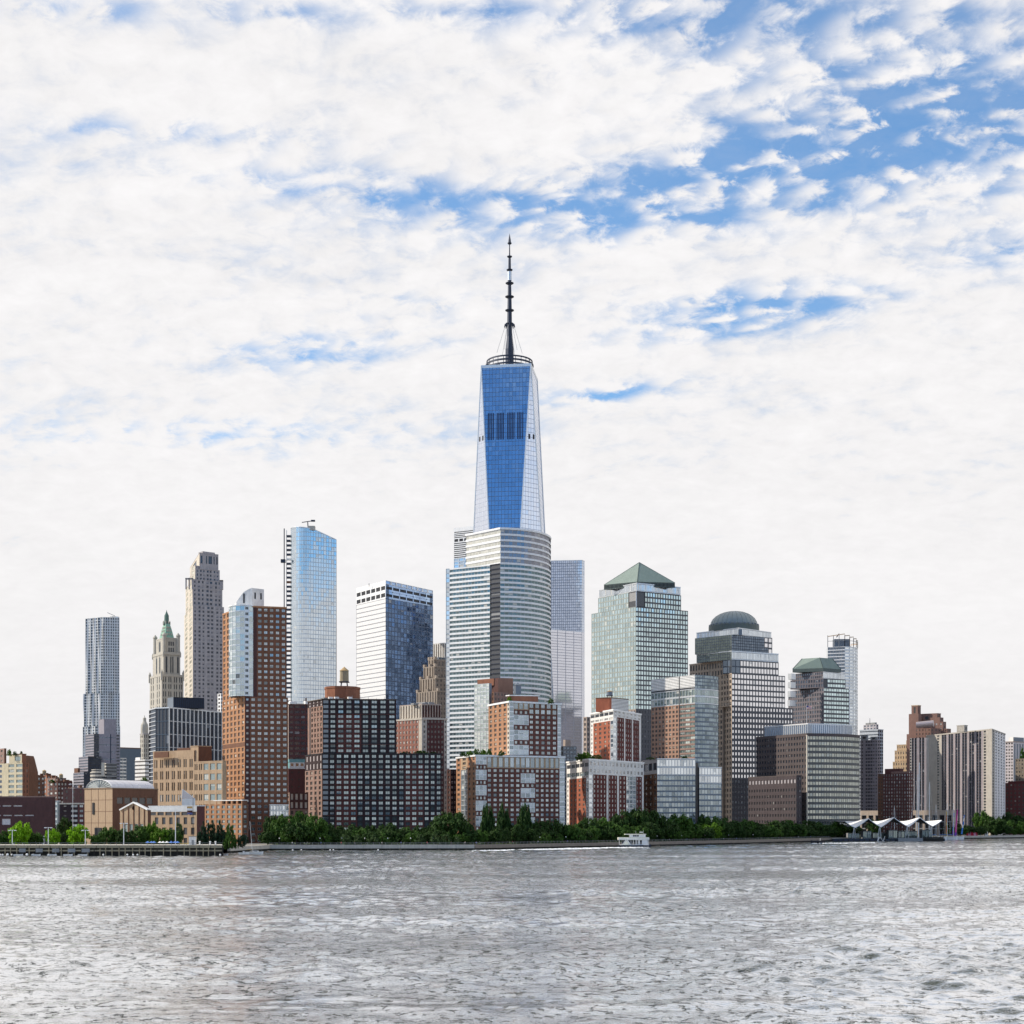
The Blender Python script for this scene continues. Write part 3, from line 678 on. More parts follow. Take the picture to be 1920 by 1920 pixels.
def hip_tower():
    D = 1467; b = Bld('office_tower', 'office tower with a flat topped green hipped roof beside the slender rounded tower', 'office tower', 1543, D)
    gr = solid('grid_granite', (.12, .115, .12)); mv = solid('mauve_granite', (.15, .135, .15), .8)
    g_pale = MATS['pale_grid_glass']
    L = S(4.6, 8.2, .62, .62, mv, g_navy, dep=.3); Rr = S(4.8, 8.2, .92, .62, gr, g_wfc, proud='s', dep=.3)
    blk(b, 1545, 1478, 1592, D, 1289, None, L, Rr, gr, yl=1296, yr=1291.5)
    blk(b, 1543.5, 1482, 1585.5, D+2, 1272, 1289, L, [(0, .2, 0, 1, S(9, 9, .9, .9, slate, g_black, n=1, m=1)), (.2, 1, 0, 1, dict(Rr, m=2))], gr, yl=1276, yr=1274)
    cr = S(2.2, 16, .7, .86, silver, g_sky, m=1, solo=False, dep=.1)
    blk(b, 1543.5, 1485, 1584, D+3, 1259, 1272, S(4, 7, .7, .6, mv, g_navy), cr, silver, yl=1264, yr=1263)
    r = blk(b, 1543.5, 1486, 1577, D+8, 1252.5, 1259, S(3, 7, 1, 1, coppd, None), S(3, 7, 1, 1, coppd, None), coppd, yl=1254.5, yr=1255)
    p = [Vector((*a, r['z1'])) for a in r['poly']]; cy = sum(a.y for a in p)/4; t = [Vector((X(px, y_), y_, Z(yy, y_))) for px, yy, y_ in ((1504, 1235, cy), (1537, 1233, cy-9), (1561, 1235, cy), (1532, 1236, cy+9))]
    for i in range(4): m = M(); m.face([p[i], p[(i+1) % 4], t[(i+1) % 4], t[i]], copper); m.tube(p[i], t[i], .4, .4, 4, coppd); b.one('roof_slope', m)
    m = M(); m.face(t, copper); b.one('roof_cap', m)
    for k, (y, w) in enumerate(((1263, 5), (1279, 6), (1296, 5), (1313, 4))):
        m = M(); c = foot(1484-k, 1477.5-k*.3, 1492, D-2, y, aR=38); m.prism(c, Z(y+11, D), Z(y, D), silver); b.one('terrace_bay', m)
    b.done()
hip_tower()

def rounded_tower():
    D = 1560; b = Bld('residential_tower', 'slender blue grey tower with a rounded corner and open lattice crown', 'tower', 1586, D)
    p0 = foot(1586, 1552, 1600, D, 1210, aL=20)[0]; C = (X(1584, D), D); pts = arc(C, 20, 88, 5, 22); sc = (X(1608, pts[-1][1])-C[0])/(pts[-1][0]-C[0]); pts = [(C[0]+(p[0]-C[0])*sc, p[1]) for p in pts]
    poly = [p0, C]+pts[1:]+[(pts[-1][0]-4, pts[-1][1]+14), (p0[0]+2, p0[1]+18)]
    st = S(5, 6.2, .96, .72, whitew, g_navy, proud='s', dep=.3); sc_ = S(4, 6.2, .9, .62, silver, g_sky, proud='s', n=1, dep=.4)
    mass(b, poly, GZ, Z(1212, D), [st]+[sc_]*5, silver)
    P = poly
    for i in range(len(P)-2):
        a, c = P[i], P[i+1]; N = 3 if i == 0 else 1
        for k in range(N+1):
            x, y = a[0]+(c[0]-a[0])*k/N, a[1]+(c[1]-a[1])*k/N; m = M(); m.tube((x, y, Z(1212, D)), (x, y, Z(1190+i*2.4, D)), .4, .4, 4, mid); b.one('crown_post', m)
        m = M(); m.tube((a[0], a[1], Z(1192+max(0, i-1)*2.4 if i else 1192, D)), (c[0], c[1], Z(1188.5+i*2.4, D)), .5, .5, 4, tanb); b.one('crown_rail', m)
        m = M(); m.tube((a[0], a[1], Z(1201, D)), (c[0], c[1], Z(1201, D)), .3, .3, 4, mid); b.one('crown_rail', m)
    m = M(); m.box((X(1577, D+10), D+10), 16, 9, Z(1212, D), Z(1197, D), slate); b.one('roof_unit', m)
    m = M(); m.tube((X(1570, D), D+4, Z(1194, D)), (X(1575, D), D+4, Z(1187, D)), .7, .5, 4, steel); b.one('crane_jib', m)
    b.done()
rounded_tower()

# ---- broad grey blue tower behind the tapering tower
def far_glass():
    D = 1617; b = Bld('office_tower', 'smooth blue above and white below glass tower behind the banded tower', 'office tower', 1090, D)
    gu = glass('blue_reflection_panel', (.74, .80, .90), (.05, .09, .16), bf=0, metal=.84, frame=(.20, .27, .40), fw=.05, mull=False, jit=.012, vary=.14)
    gd = glass('white_reflection_panel', (.88, .88, .93), (.5, .5, .55), bf=0, metal=.6, frame=(.45, .45, .5), fw=.03, mull=False, jit=.006, vary=.05)  # same glass above and below, blue and bright reflections put into two tints
    poly = foot(1091, 1030, 1096, D, 1050.5, aL=6, aR=60); low = foot(1091, 1030, 1096, D-5, 1186, yl=1181, aR=60)
    mass(b, poly, Z(1186, D), Z(1050.5, D), [S(3.8, 5.2, .93, .9, slate, gu, dep=.08), S(2, 5.2, .9, .9, silver, gu, dep=.08)], silver, par=(.6, .3, silver))
    mass(b, low, GZ, Z(1186, D), [S(16, 5.2, .99, .88, solid('panel_joint', (.3, .3, .34)), gd, dep=.06), S(3, 5.2, .95, .88, silver, gd, dep=.06)], silver, par=(.4, .2, silver))
    b.done()
far_glass()

def louvre_tower():
    D = 1450; b = Bld('office_tower', 'pale office tower with dark louvre lines peeping over the banded tower', 'office tower', 900, D)
    gv = glass('ice_glass', (.72, .80, .88), (.2, .24, .3), bf=.1, metal=.7, frame=(.5, .55, .6), mull=False)
    lv = S(60, 3.6, .98, .48, whitew, nearblack, n=1, solo=False); gg = S(9, 6, .9, .8, silver, gv)
    blk(b, 925, 851, 940, D, 982, None, [(0, 1, .988, 1, S(9, 9, 1, 1, whitew, None)), (0, 1, .965, .988, lv), (0, 1, .952, .965, S(9, 9, .8, .7, whitew, nearblack, m=1)), (0, .45, .90, .952, lv), (.45, .55, .90, .952, S(9, 9, 1, 1, whitew, None)), (.55, 1, .90, .952, lv), (0, 1, 0, .90, gg)], gg, silver, yl=990, yr=984)
    b.done()
louvre_tower()

# ---- left group -------------------------------------------------------------
def rippled_tower():
    D = 1817; b = Bld('residential_tower', 'very tall rippled steel tower standing apart over the low left rooftops', 'tower', 193, D)
    stl = solid('rippled_steel', (.60, .63, .66), .5, .06, .2, .15)
    gl_ = glass('rippled_tower_glass', (.35, .42, .5), (.035, .05, .075), (.4, .4, .4), bf=.12, metal=.15, frame=(.2, .22, .25), mull=False)
    def wv(p0, u_, z): return 1.1*sin(u_*.42+sin(z*.021+p0[1])*2.2+p0[0])*(.5+.5*sin(z*.035+u_*.1+1))+.8*sin(u_*.9+z*.05)
    st = S(4.7, 5.3, .56, .66, stl, gl_, wave=wv, dep=.5)
    blk(b, 193, 160, 224, D, 1157, 1300, st, st, stl, aR=14, aL=30)
    blk(b, 193, 157.5, 224.5, D-2, 1299, 1362, st, st, stl, aR=14, aL=30)
    blk(b, 193, 155, 225.5, D-4, 1361, None, st, st, stl, aR=14, aL=30)
    blk(b, 209, 196, 223.5, D+6, 1155, 1158, S(3, 3, .7, .7, white, g_sky, m=1), S(3, 3, .7, .7, white, g_sky, m=1), white)
    for px0, y0, px1, y1 in ((200, 1148, 214, 1154),): m = M(); m.tube((X(px0, D), D+3, Z(y0, D)), (X(px1, D), D+3, Z(y1, D)), .4, .4, 4, mid); b.one('roof_davit', m)
    b.done()
rippled_tower()
def stepped_grey():
    D = 1450; b = Bld('office_block', 'grey stepped office block in front of the rippled tower', 'office block', 186, D)
    w = solid('lilac_grey_stone', (.27, .255, .29)); w2 = solid('lilac_shade_stone', (.22, .205, .225))
    st = S(6, 5.2, 1, .42, w, g_navy, proud='s', dep=.3); pl = S(6, 14, .95, .12, w, g_navy, proud='s', dep=.2)
    blk(b, 195, 185, 218, D+30, 1348, 1380, S(9, 9, 1, 1, w, None), S(9, 9, 1, 1, w, None), w, aR=12)
    blk(b, 176, 160, 225, D+8, 1376, None, st, [(0, .2, 0, 1, S(3, 5.2, .9, .8, steel, g_black)), (.2, .62, 0, 1, pl), (.62, .66, 0, 1, S(9, 9, 1, 1, steel, None)), (.66, .84, 0, 1, pl), (.84, 1, 0, 1, S(6, 6, .7, .5, w, g_black))], w, aR=12)
    blk(b, 165, 147.5, 190, D, 1418, None, st, S(3, 5.2, .9, .8, steel, g_black), w, aR=20)
    blk(b, 157, 137.5, 180, D-8, 1448, None, st, S(3, 5.2, .9, .8, steel, g_black), w, aR=20)
    blk(b, 146, 139, 150, D+5, 1440, 1450, S(9, 9, 1, 1, umber, None), S(9, 9, 1, 1, umber, None), umber)
    b.done()
stepped_grey()
def drum_block():
    D = 1150; b = Bld('office_block', 'low banded block with rounded stone ends below the grey stepped block', 'office block', 190, D)
    w = solid('drum_stone', (.50, .47, .42)); cx, cy = X(190, D+12), D+12
    for r0, y0, y1, k in ((22.5, 1447, None, 0), (20, 1442, 1447, 0)):
        rr = r0*.9*D/F; pts = [(cx+cos(a)*rr, cy+sin(a)*rr) for a in [i*2*pi/20 for i in range(20)]]
        mass(b, pts, GZ if y1 is None else Z(y1, D), Z(y0, D), [S(5, 7, 1, .5, w, g_black, proud='s', n=1)]*20, w, w)
    blk(b, 199, 193, 219, D+4, 1431, None, S(9, 6, 1, .5, w, g_black, proud='s'), S(9, 6, 1, .62, mid, g_black, proud='s'), w)
    m = M(); m.box((X(194.5, D), D-2), 2, 2, Z(1455, D), Z(1430, D), w); b.one('stair_turret', m)
    b.done()
drum_block()
b = Bld('office_block', 'plain blue slate slab between the grey stepped block and the ornate tower', 'office block', 221, 1650)
blk(b, 222, 218, 264, 1650, 1402, None, S(9, 9, 1, 1, bluepan, None), S(9, 60, 1, 1, bluepan, None), bluepan, par=(1, .4, umber))
blk(b, 224, 217, 237, 1500, 1421, None, S(5, 6, .9, .5, silver, g_navy, proud='s'), S(6, 6, .9, .6, silver, g_navy, proud='s'), silver); b.done()
def small_spire():
    D = 1700; b = Bld('old_tower', 'small domed stone tower half hidden by the dark glass office block', 'tower', 272, D)
    st = S(4, 9, .4, .7, terra, g_dark)
    blk(b, 269, 262.5, 281, D, 1376, None, st, st, terra, par=(1, .5, greyst))
    c = (X(271, D+6), D+6)
    m = M(); m.lathe(c, [(4.4, Z(1380, D)), (4.4, Z(1363, D)), (4, Z(1358, D)), (2.6, Z(1354, D)), (1.9, Z(1351, D)), (1.9, Z(1346, D)), (.5, Z(1344, D)), (0, Z(1339, D))], 10, terra); b.one('dome', m)
    b.done()
small_spire()
b = Bld('apartment_block', 'pale banded block at the foot of the dark glass office block', 'apartment block', 270, 1250)
st = S(6, 7.4, 1, .38, palest, g_dark, proud='s', dep=.3)
blk(b, 272, 253, 286, 1250, 1424, None, st, st, palest, aL=42); blk(b, 262, 254, 264, 1262, 1420, 1426, S(9, 9, 1, 1, white, None), S(9, 9, 1, 1, white, None), white); b.done()

def gothic_tower():
    D = 1583; b = Bld('gothic_tower', 'ornate cream terracotta tower with green copper steeple and corner pinnacles', 'tower', 304, D)
    gd = glass('gothic_window_glass', (.4, .45, .5), (.02, .028, .04), bf=.1, metal=.10, frame=(.3, .3, .28), mull=False)
    tri = [(.06, .14), (.2, .28), (.42, .50), (.54, .62)]; tall = [(.08, .9)]
    wR = S(18, 26, [(.1, .2), (.3, .4), (.6, .7), (.78, .88)], [(.06, .42), (.52, .92)], terra, gd, dep=.6, pout=.15, solo=False); wL = S(11, 26, [(.2, .32), (.55, .67)], [(.06, .42), (.52, .92)], terra, gd, dep=.6, pout=.15, solo=False)
    lo = blk(b, 303.5, 281, 344, D, 1266, None, wL, wR, terra, par=(2.2, .8, terra), aL=58, aR=30)
    mi = blk(b, 306.5, 286.5, 338, D+4, 1225, 1266, S(10, 40, [(.3, .42), (.6, .72)], .8, terra, gd, n=1, m=1), S(10, 40, [(.12, .24), (.4, .48), (.52, .6), (.80, .92)], .84, terra, gd, n=1, m=1), terra, par=(2.6, 1.0, terra), aL=58, aR=30)
    upr = blk(b, 308, 291, 334, D+7, 1196, 1225, S(10, 40, .2, .7, terra, gd, n=1, m=1), S(10, 40, [(.3, .4), (.45, .55), (.60, .7)], [(.1, .4), (.5, .8)], terra, gd, n=1, m=1), terra, par=(1.2, .4, terra), aL=58, aR=30)
    for p in upr['poly']:
        m = M(); r_ = 2.1; zt = Z(1190, D); m.lathe(p, [(r_, Z(1225, D)), (r_, zt), (r_*1.25, zt), (r_*1.1, Z(1188, D)), (0, Z(1183, D))], 8, terra); b.one('corner_turret', m)
    for p in lo['poly']:
        m = M(); m.lathe(p, [(1.5, Z(1275, D)), (1.5, Z(1260, D)), (0, Z(1254, D))], 6, terra); b.one('pinnacle', m)
    for p in mi['poly']:
        m = M(); m.lathe(p, [(1.0, Z(1230, D)), (1.0, Z(1222, D)), (0, Z(1218, D))], 6, terra); b.one('pinnacle', m)
    p = upr['poly']; cx = sum(a[0] for a in p)/4; cy = sum(a[1] for a in p)/4
    def ring(k, y): return [Vector((cx+(a[0]-cx)*k, cy+(a[1]-cy)*k, Z(y, D))) for a in p]
    st_ = [(.68, 1199), (.62, 1190), (.42, 1174), (.28, 1165)]
    verd = solid('verdigris', (.22, .40, .32), .6, .25, .3, 0, .3)
    for i in range(4):
        m = M()
        for (k0, y0), (k1, y1) in zip(st_, st_[1:]):
            A, B = ring(k0, y0), ring(k1, y1); m.face([A[i], A[(i+1) % 4], B[(i+1) % 4], B[i]], verd)
        A, B = ring(.62, 1190), ring(.30, 1166)
        for t in (.25, .5, .75):
            a = A[i].lerp(A[(i+1) % 4], t); c = B[i].lerp(B[(i+1) % 4], t)
            for sft in (.12, .4, .65):
                q_ = a.lerp(c, sft); m.box((q_.x, q_.y), 1.0, 1.0, q_.z, q_.z+2.0, terra, .6)
        b.one('roof_slope', m)
    m = M(); c = (cx, cy); m.lathe(c, [(3.6, Z(1167, D)), (3.9, Z(1163, D)), (2.7, Z(1163, D)), (2.4, Z(1150, D)), (2.5, Z(1149, D)), (1.2, Z(1144, D)), (.5, Z(1141, D)), (0, Z(1137, D))], 8, solid('dark_verdigris', (.10, .17, .15))); b.one('lantern', m)
    for i in range(8): a = i*pi/4; m = M(); m.lathe((cx+cos(a)*3.7, cy+sin(a)*3.7), [(.5, Z(1166, D)), (.5, Z(1161, D)), (0, Z(1158, D))], 5, terra); b.one('pinnacle', m)
    b.done()
gothic_tower()

def setback_tower():
    D = 1480; b = Bld('residential_tower', 'slim grey limestone skyscraper with a stepped crown beside the copper steeple', 'tower', 363, D)
    gl_ = glass('limestone_tower_glass', (.35, .38, .45), (.015, .018, .03), (.30, .28, .3), bf=.35, metal=.10, frame=(.3, .28, .3), mull=False)
    shade = solid('shaded_limestone', (.34, .32, .33)); L = S(8, 9, .5, .6, lime, glass('cream_blind_glass', (.6, .6, .5), (.5, .48, .4), (.62, .6, .52), bf=.5, metal=.2, frame=(.4, .4, .35), mull=False), dep=.2)  # right faces: shade put into a greyer copy of the limestone
    rr = [(.14, .24), (.30, .40), (.52, .60), (.66, .74), (.84, .92)]
    Rs = S(54, 7.6, [(.05, .1), (.18, .25), (.31, .37), (.46, .54), (.58, .66), (.75, .82), (.87, .94)], .6, shade, gl_, n=1, dep=.3, solo=False)
    blk(b, 361.5, 345.5, 420, D, 1134, None, L, Rs, shade, aL=72, aR=30)
    blk(b, 361, 348, 417, D+2, 1086, 1134, L, Rs, shade, aL=72, aR=30, par=(.5, .2, shade))
    # open framed belvederes at the shoulder
    for (pa, pb, ya, yb) in ((347.5, 361.5, 1083, 1104), (412, 418, 1087, 1105)):
        for px in (pa+1, (pa+pb)/2, pb-1): m = M(); m.box((X(px, D+2), D+3), .9, 2.5, Z(yb, D), Z(ya, D), shade); b.one('belvedere_post', m)
        m = M(); m.box((X((pa+pb)/2, D+2), D+3), (pb-pa)*D/F, 2.5, Z(ya+2.5, D), Z(ya, D), shade); b.one('belvedere_lintel', m)
    blk(b, 367, 352.5, 412, D+6, 1066, 1088, L, dict(Rs, m=3), shade, aL=72, aR=30, par=(.5, .3, shade))
    ck = S(50, 30, [(.06, .16), (.34, .40), (.48, .66), (.74, .80), (.88, .96)], [(.35, .85)], shade, g_black, n=1, m=1)
    blk(b, 374, 356, 409.5, D+9, 1037, 1066, S(14, 30, .4, [(.35, .85)], lime, g_black, n=1, m=1), ck, shade, aL=72, aR=30, par=(.6, .3, shade))
    blk(b, 380, 372, 403, D+14, 1033.5, 1037, S(9, 9, 1, 1, shade, None), S(9, 9, 1, 1, shade, None), shade)
    blk(b, 366, 358, 376, D+6, 1060, 1086, L, S(5, 8, .5, .6, shade, gl_), shade)
    b.done()
setback_tower()

def navy_block():
    D = 1010; b = Bld('office_block', 'wide dark navy glass block gridded with white fins, above the tan school', 'office block', 317, D)
    A = (X(279.5, D+22), D+22); B = (X(291.5, D+5), D+5); C = (X(317, D), D); E = foot(317, 300, 416, D, 1327, yr=1336)[2]
    sL = S(12, 8, 1, .82, silver, g_ink, proud='s', dep=.6, n=1, solo=False); sM = S(7, 25, .93, .96, bluepan, g_ink, dep=.3); sR = S(11.5, 24.6, [(.06, .44), (.56, .94)], .96, silver, g_navy, dep=.3, pout=.25)
    sR = S(7.6, 24.6, .76, .95, silver, g_ink, dep=.3, pout=.25, solo=False)
    mass(b, [A, B, C, E, (E[0]-20, E[1]+40), (A[0]+10, A[1]+40)], GZ, Z(1327, D), [sL, sM, sR], slate, par=(.8, .3, silver))
    blk(b, 325, 314, 383, D+12, 1307, 1327, S(9, 9, 1, 1, slate, None), S(4, 60, .8, .96, nearblack, steel, m=1, solo=False), slate, aR=20)
    b.done()
navy_block()
b = Bld('apartment_block', 'white framed sliver of a building between limestone skyscraper and orange brick tower', 'apartment block', 413, 1120)
blk(b, 414, 408, 422, 1120, 1300, None, S(5, 7, .6, .6, white, g_dark), S(5, 7, .6, .6, white, g_dark), white); b.done()

def school():
    D = 850; b = Bld('school_building', 'wide tan school building with paired windows and an oval medallion', 'school', 372, D)
    two = [(.14, .42), (.58, .86)]
    gd = g_dark; prs = [(.22, .44), (.54, .76)]
    fr = [(0, 1, .93, 1, S(9, 9, 1, 1, tanb, None)), (0, 1, .80, .93, S(11.2, 14, prs, .68, tanb, gd, m=1)), (0, 1, .55, .80, S(11.2, 15.5, prs, .72, tanb, gd, m=2, dep=.5)), (0, 1, .42, .55, S(11.2, 14, [(.2, .45), (.55, .8)], .6, tanb, g_flat, m=1)), (0, 1, 0, .42, S(11.2, 13, prs, .6, tanb, gd))]
    blk(b, 364, 287, 372, D, 1407, None, fr, S(9, 9, 1, 1, umber, None), tanb, aL=36, par=(.5, .3, tanb))
    blk(b, 372, 357, 397, D-1, 1399, None, S(9, 9, 1, 1, tanb, None), S(9, 9, 1, 1, umber, None), tanb, aL=36, aR=30, par=(.5, .3, tanb))  # umber sides of the tan school carry its shadow in the colour
    for a, c, y in ((289, 317, 1409), (332, 358, 1402)): blk(b, c-2, a, c, D+8, y, 1420, S(9, 9, 1, 1, umber, None), S(9, 9, 1, 1, umber, None), umber, aL=36)
    q_ = S(12.5, 19, [(.12, .42), (.55, .85)], .62, tanb, g_green)
    q_ = [(0, .32, 0, 1, S(7, 19, [(.2, .45), (.6, .85)], .6, tanb, gd, n=2)), (.32, 1, 0, 1, S(12, 18.5, .74, .62, tanb, g_green, n=3))]
    r = blk(b, 417, 363, 424, D-40, 1427, None, q_, S(9, 9, 1, 1, tanb, None), tanb, aL=36, par=(.5, .3, tanb))
    blk(b, 407, 391, 416, D-32, 1434-8, 1440, S(9, 9, 1, 1, umber, None), S(9, 9, 1, 1, umber, None), umber, aL=36)
    # oval medallion
    m = M(); c = (X(325, D+6), Z(1427, D+6)); n_ = 18; rx, rz = 2.9*D/F*1.2, 8*D/F*1.05; y_ = foot(364, 325, 372, D, 1407, aL=36)[0][1]-.4
    for i in range(n_):
        a0, a1 = 2*pi*i/n_, 2*pi*(i+1)/n_
        m.face([(c[0]+cos(a)*rx*k, y_, c[1]+sin(a)*rz*k) for a, k in ((a0, 1), (a1, 1), (a1, .72), (a0, .72))], umber)
    b.one('medallion', m)
    b.done()
school()

def vault_hall():
    D = 712; b = Bld('sports_hall', 'windowless tan brick hall under a white barrel vaulted roof', 'hall', 211, D)
    lit = [(.0, 1, 0, 1, S(13, 14.5, .965, .965, umber, tanb, dep=.06, n=4, m=5))]
    drk = [(0, 1, .86, 1, S(9, 9, 1, 1, umber, None)), (0, .08, .72, .86, S(9, 9, 1, 1, umber, None)), (.08, .9, .72, .86, S(14, 12, .8, .8, umber, g_dark, n=5, m=1)), (.9, 1, .72, .86, S(9, 9, 1, 1, umber, None)), (0, 1, 0, .72, S(9, 9, 1, 1, umber, None))]  # umber right face: shade of the tan brick put into the colour
    poly = foot(211, 158, 296, D, 1478, aL=38, yr=1480)
    r = mass(b, poly, GZ, Z(1478, D), [lit, drk], tanb, par=(.5, .25, solid('brown_coping', (.22, .15, .1))))
    # slit and door on the lit face
    Lp, C = Vector(poly[0]), Vector(poly[1]); d = (C-Lp)
    for t, y0, y1, w in ((.33, 1527, 1505, 1.4), (.42, 1552, 1540, 0), (.50, 1568, 1552, 5.2)):
        if w: q_ = Lp+d*t; m = M(); m.box((q_.x, q_.y-.05), w, .5, Z(y0, q_.y), Z(y1, q_.y), nearblack, atan2(d.y, d.x)); b.one('opening', m)
    # vault: axis follows the right wall direction, arch end over the lit face
    Rp = Vector(poly[2]); ax = (Rp-C); wv = (Lp-C); n = 12; zb = Z(1478, D); H = (1478-1461)*D/F
    ribs = solid('vault_lattice', (.45, .47, .46), .5); vm_ = solid('vault_metal', (.58, .58, .62), .35, .05, .3, .3)
    def vp(t, s_): a = pi*t; return Vector((*(C+wv*(.04+.92*(.5-.5*cos(a)))+ax*s_), zb+H*sin(a)))
    segs = [0.0, .02]+[.02+.93*i/6 for i in range(1, 7)]
    m = M()
    for k in range(n):
        m.face([vp(k/n, .02), vp((k+1)/n, .02), Vector((*(C+wv*.5+ax*.02), zb))], g_green)
    b.one('vault_end_glazing', m)
    for k in range(len(segs)-1):
        m = M()
        for i in range(n): m.face([vp(i/n, segs[k]), vp(i/n, segs[k+1]-.004), vp((i+1)/n, segs[k+1]-.004), vp((i+1)/n, segs[k])], vm_)
        b.one('vault_panel', m, smooth=True)
    for i in range(0, n+1):
        m = M(); p = vp(i/n, .015); o = Vector((*(C+wv*.5+ax*.015), zb)); m.tube(p, o, .14, .14, 4, ribs)
        if i < n: m.tube(p, vp((i+1)/n, .015), .25, .25, 4, white)
        b.one('vault_rib', m)
    b.done()
vault_hall()

def gable_wing():
    D = 680; b = Bld('school_wing', 'low tan brick wing with a gabled pavilion and round window', 'school wing', 278, D)
    fr = [(0, 1, .66, 1, S(9, 9, 1, 1, tanb, None)), (0, .12, 0, .66, S(9, 9, 1, 1, tanb, None)), (.12, .88, .3, .66, S(10, 12, .62, .8, tanb, g_green, n=4, m=1)), (.12, .88, 0, .3, S(10, 12, .5, .8, tanb, g_green, n=4, m=1)), (.88, 1, 0, .66, S(9, 9, 1, 1, tanb, None))]
    poly = foot(277, 225, 283, D, 1519, aL=32)
    mass(b, poly, GZ, Z(1519, D), [fr, S(9, 9, 1, 1, umber, None)], tanb)
    L_, C_, R_, B_ = [Vector((*p, Z(1519, D))) for p in poly]; za = Z(1505.5, D)
    ap0 = (L_+C_)/2; ap0.z = za; ap1 = (R_+B_)/2; ap1.z = za
    m = M(); m.face([L_, C_, ap0], tanb); m.face([R_, B_, ap1], tanb); b.one('gable', m)
    for (a, c) in ((C_, R_), (B_, L_)):
        m = M(); p = [a, c, ap1 if c == R_ else ap0, ap0 if c == R_ else ap1]; m.face(p, silver); m.face([x+Vector((0, 0, .35)) for x in p], silver); b.one('roof_slope', m)
    for a in (L_, C_): m = M(); m.tube(a+Vector((0, -.4, .2)), ap0+Vector((0, -.4, .3)), .45, .45, 4, white); b.one('verge', m)
    m = M(); c = ap0+Vector((0, -.3, -2.3)); n_ = 16
    for i in range(n_): a0, a1 = 2*pi*i/n_, 2*pi*(i+1)/n_; m.face([c, (c.x+cos(a0)*.9, c.y, c.z+sin(a0)*.9), (c.x+cos(a1)*.9, c.y, c.z+sin(a1)*.9)], umber)
    b.one('round_window', m)
    for t in (.12, .31, .5, .69, .88): q_ = L_.lerp(C_, t); m = M(); m.box((q_.x, q_.y-.15), .45, .3, GZ, Z(1519, D)+(1-abs(t-.5)*2)*2.6, solid('rust_mullion', (.30, .14, .08))); b.one('mullion', m)
    wing = [(0, 1, .86, 1, S(9, 9, 1, 1, silver, None)), (0, 1, .76, .86, S(12, 8, .8, .8, tanb, g_black, n=6, m=1)), (0, .1, 0, .76, S(9, 9, 1, 1, tanb, None)), (.1, 1, 0, .76, S(15, 16, [(.1, .34), (.6, .84)], .68, tanb, g_black, n=3, m=3))]
    blk(b, 369, 279, 384, D+14, 1511, None, wing, S(9, 9, 1, 1, maroon, None), tanb, aL=32, aR=30, par=(.35, .5, silver))  # maroon side: the tan brick darkened in colour as its shaded side
    b.done()
gable_wing()
def skylight():
    D = 760; t = thing('glass_skylight', 'slanted grey glass pyramid skylight rising over the low tan wing', 'skylight', (X(352, D), D, Z(1500, D)))
    base = t.location[:]
    P = [Vector((X(px, y_), y_, Z(z_, y_))) for px, y_, z_ in ((341, D, 1497), (366, D+2, 1498), (360, D+10, 1498), (343, D+10, 1496))]; A = Vector((X(342, D+5), D+5, Z(1479.5, D+5)))
    for i in range(4): m = M(); m.face([P[i], P[(i+1) % 4], A], solid('skylight_glass', (.30, .31, .35), .2, .02, .3, .4) if i != 3 else nearblack); m.tube(P[i], A, .15, .12, 4, silver); m.build('glass_slope', t, base=base)
    m = M(); m.prism([(p.x, p.y) for p in P], Z(1512, D), Z(1497.5, D), silver); m.build('curb', t, base=base)
skylight()

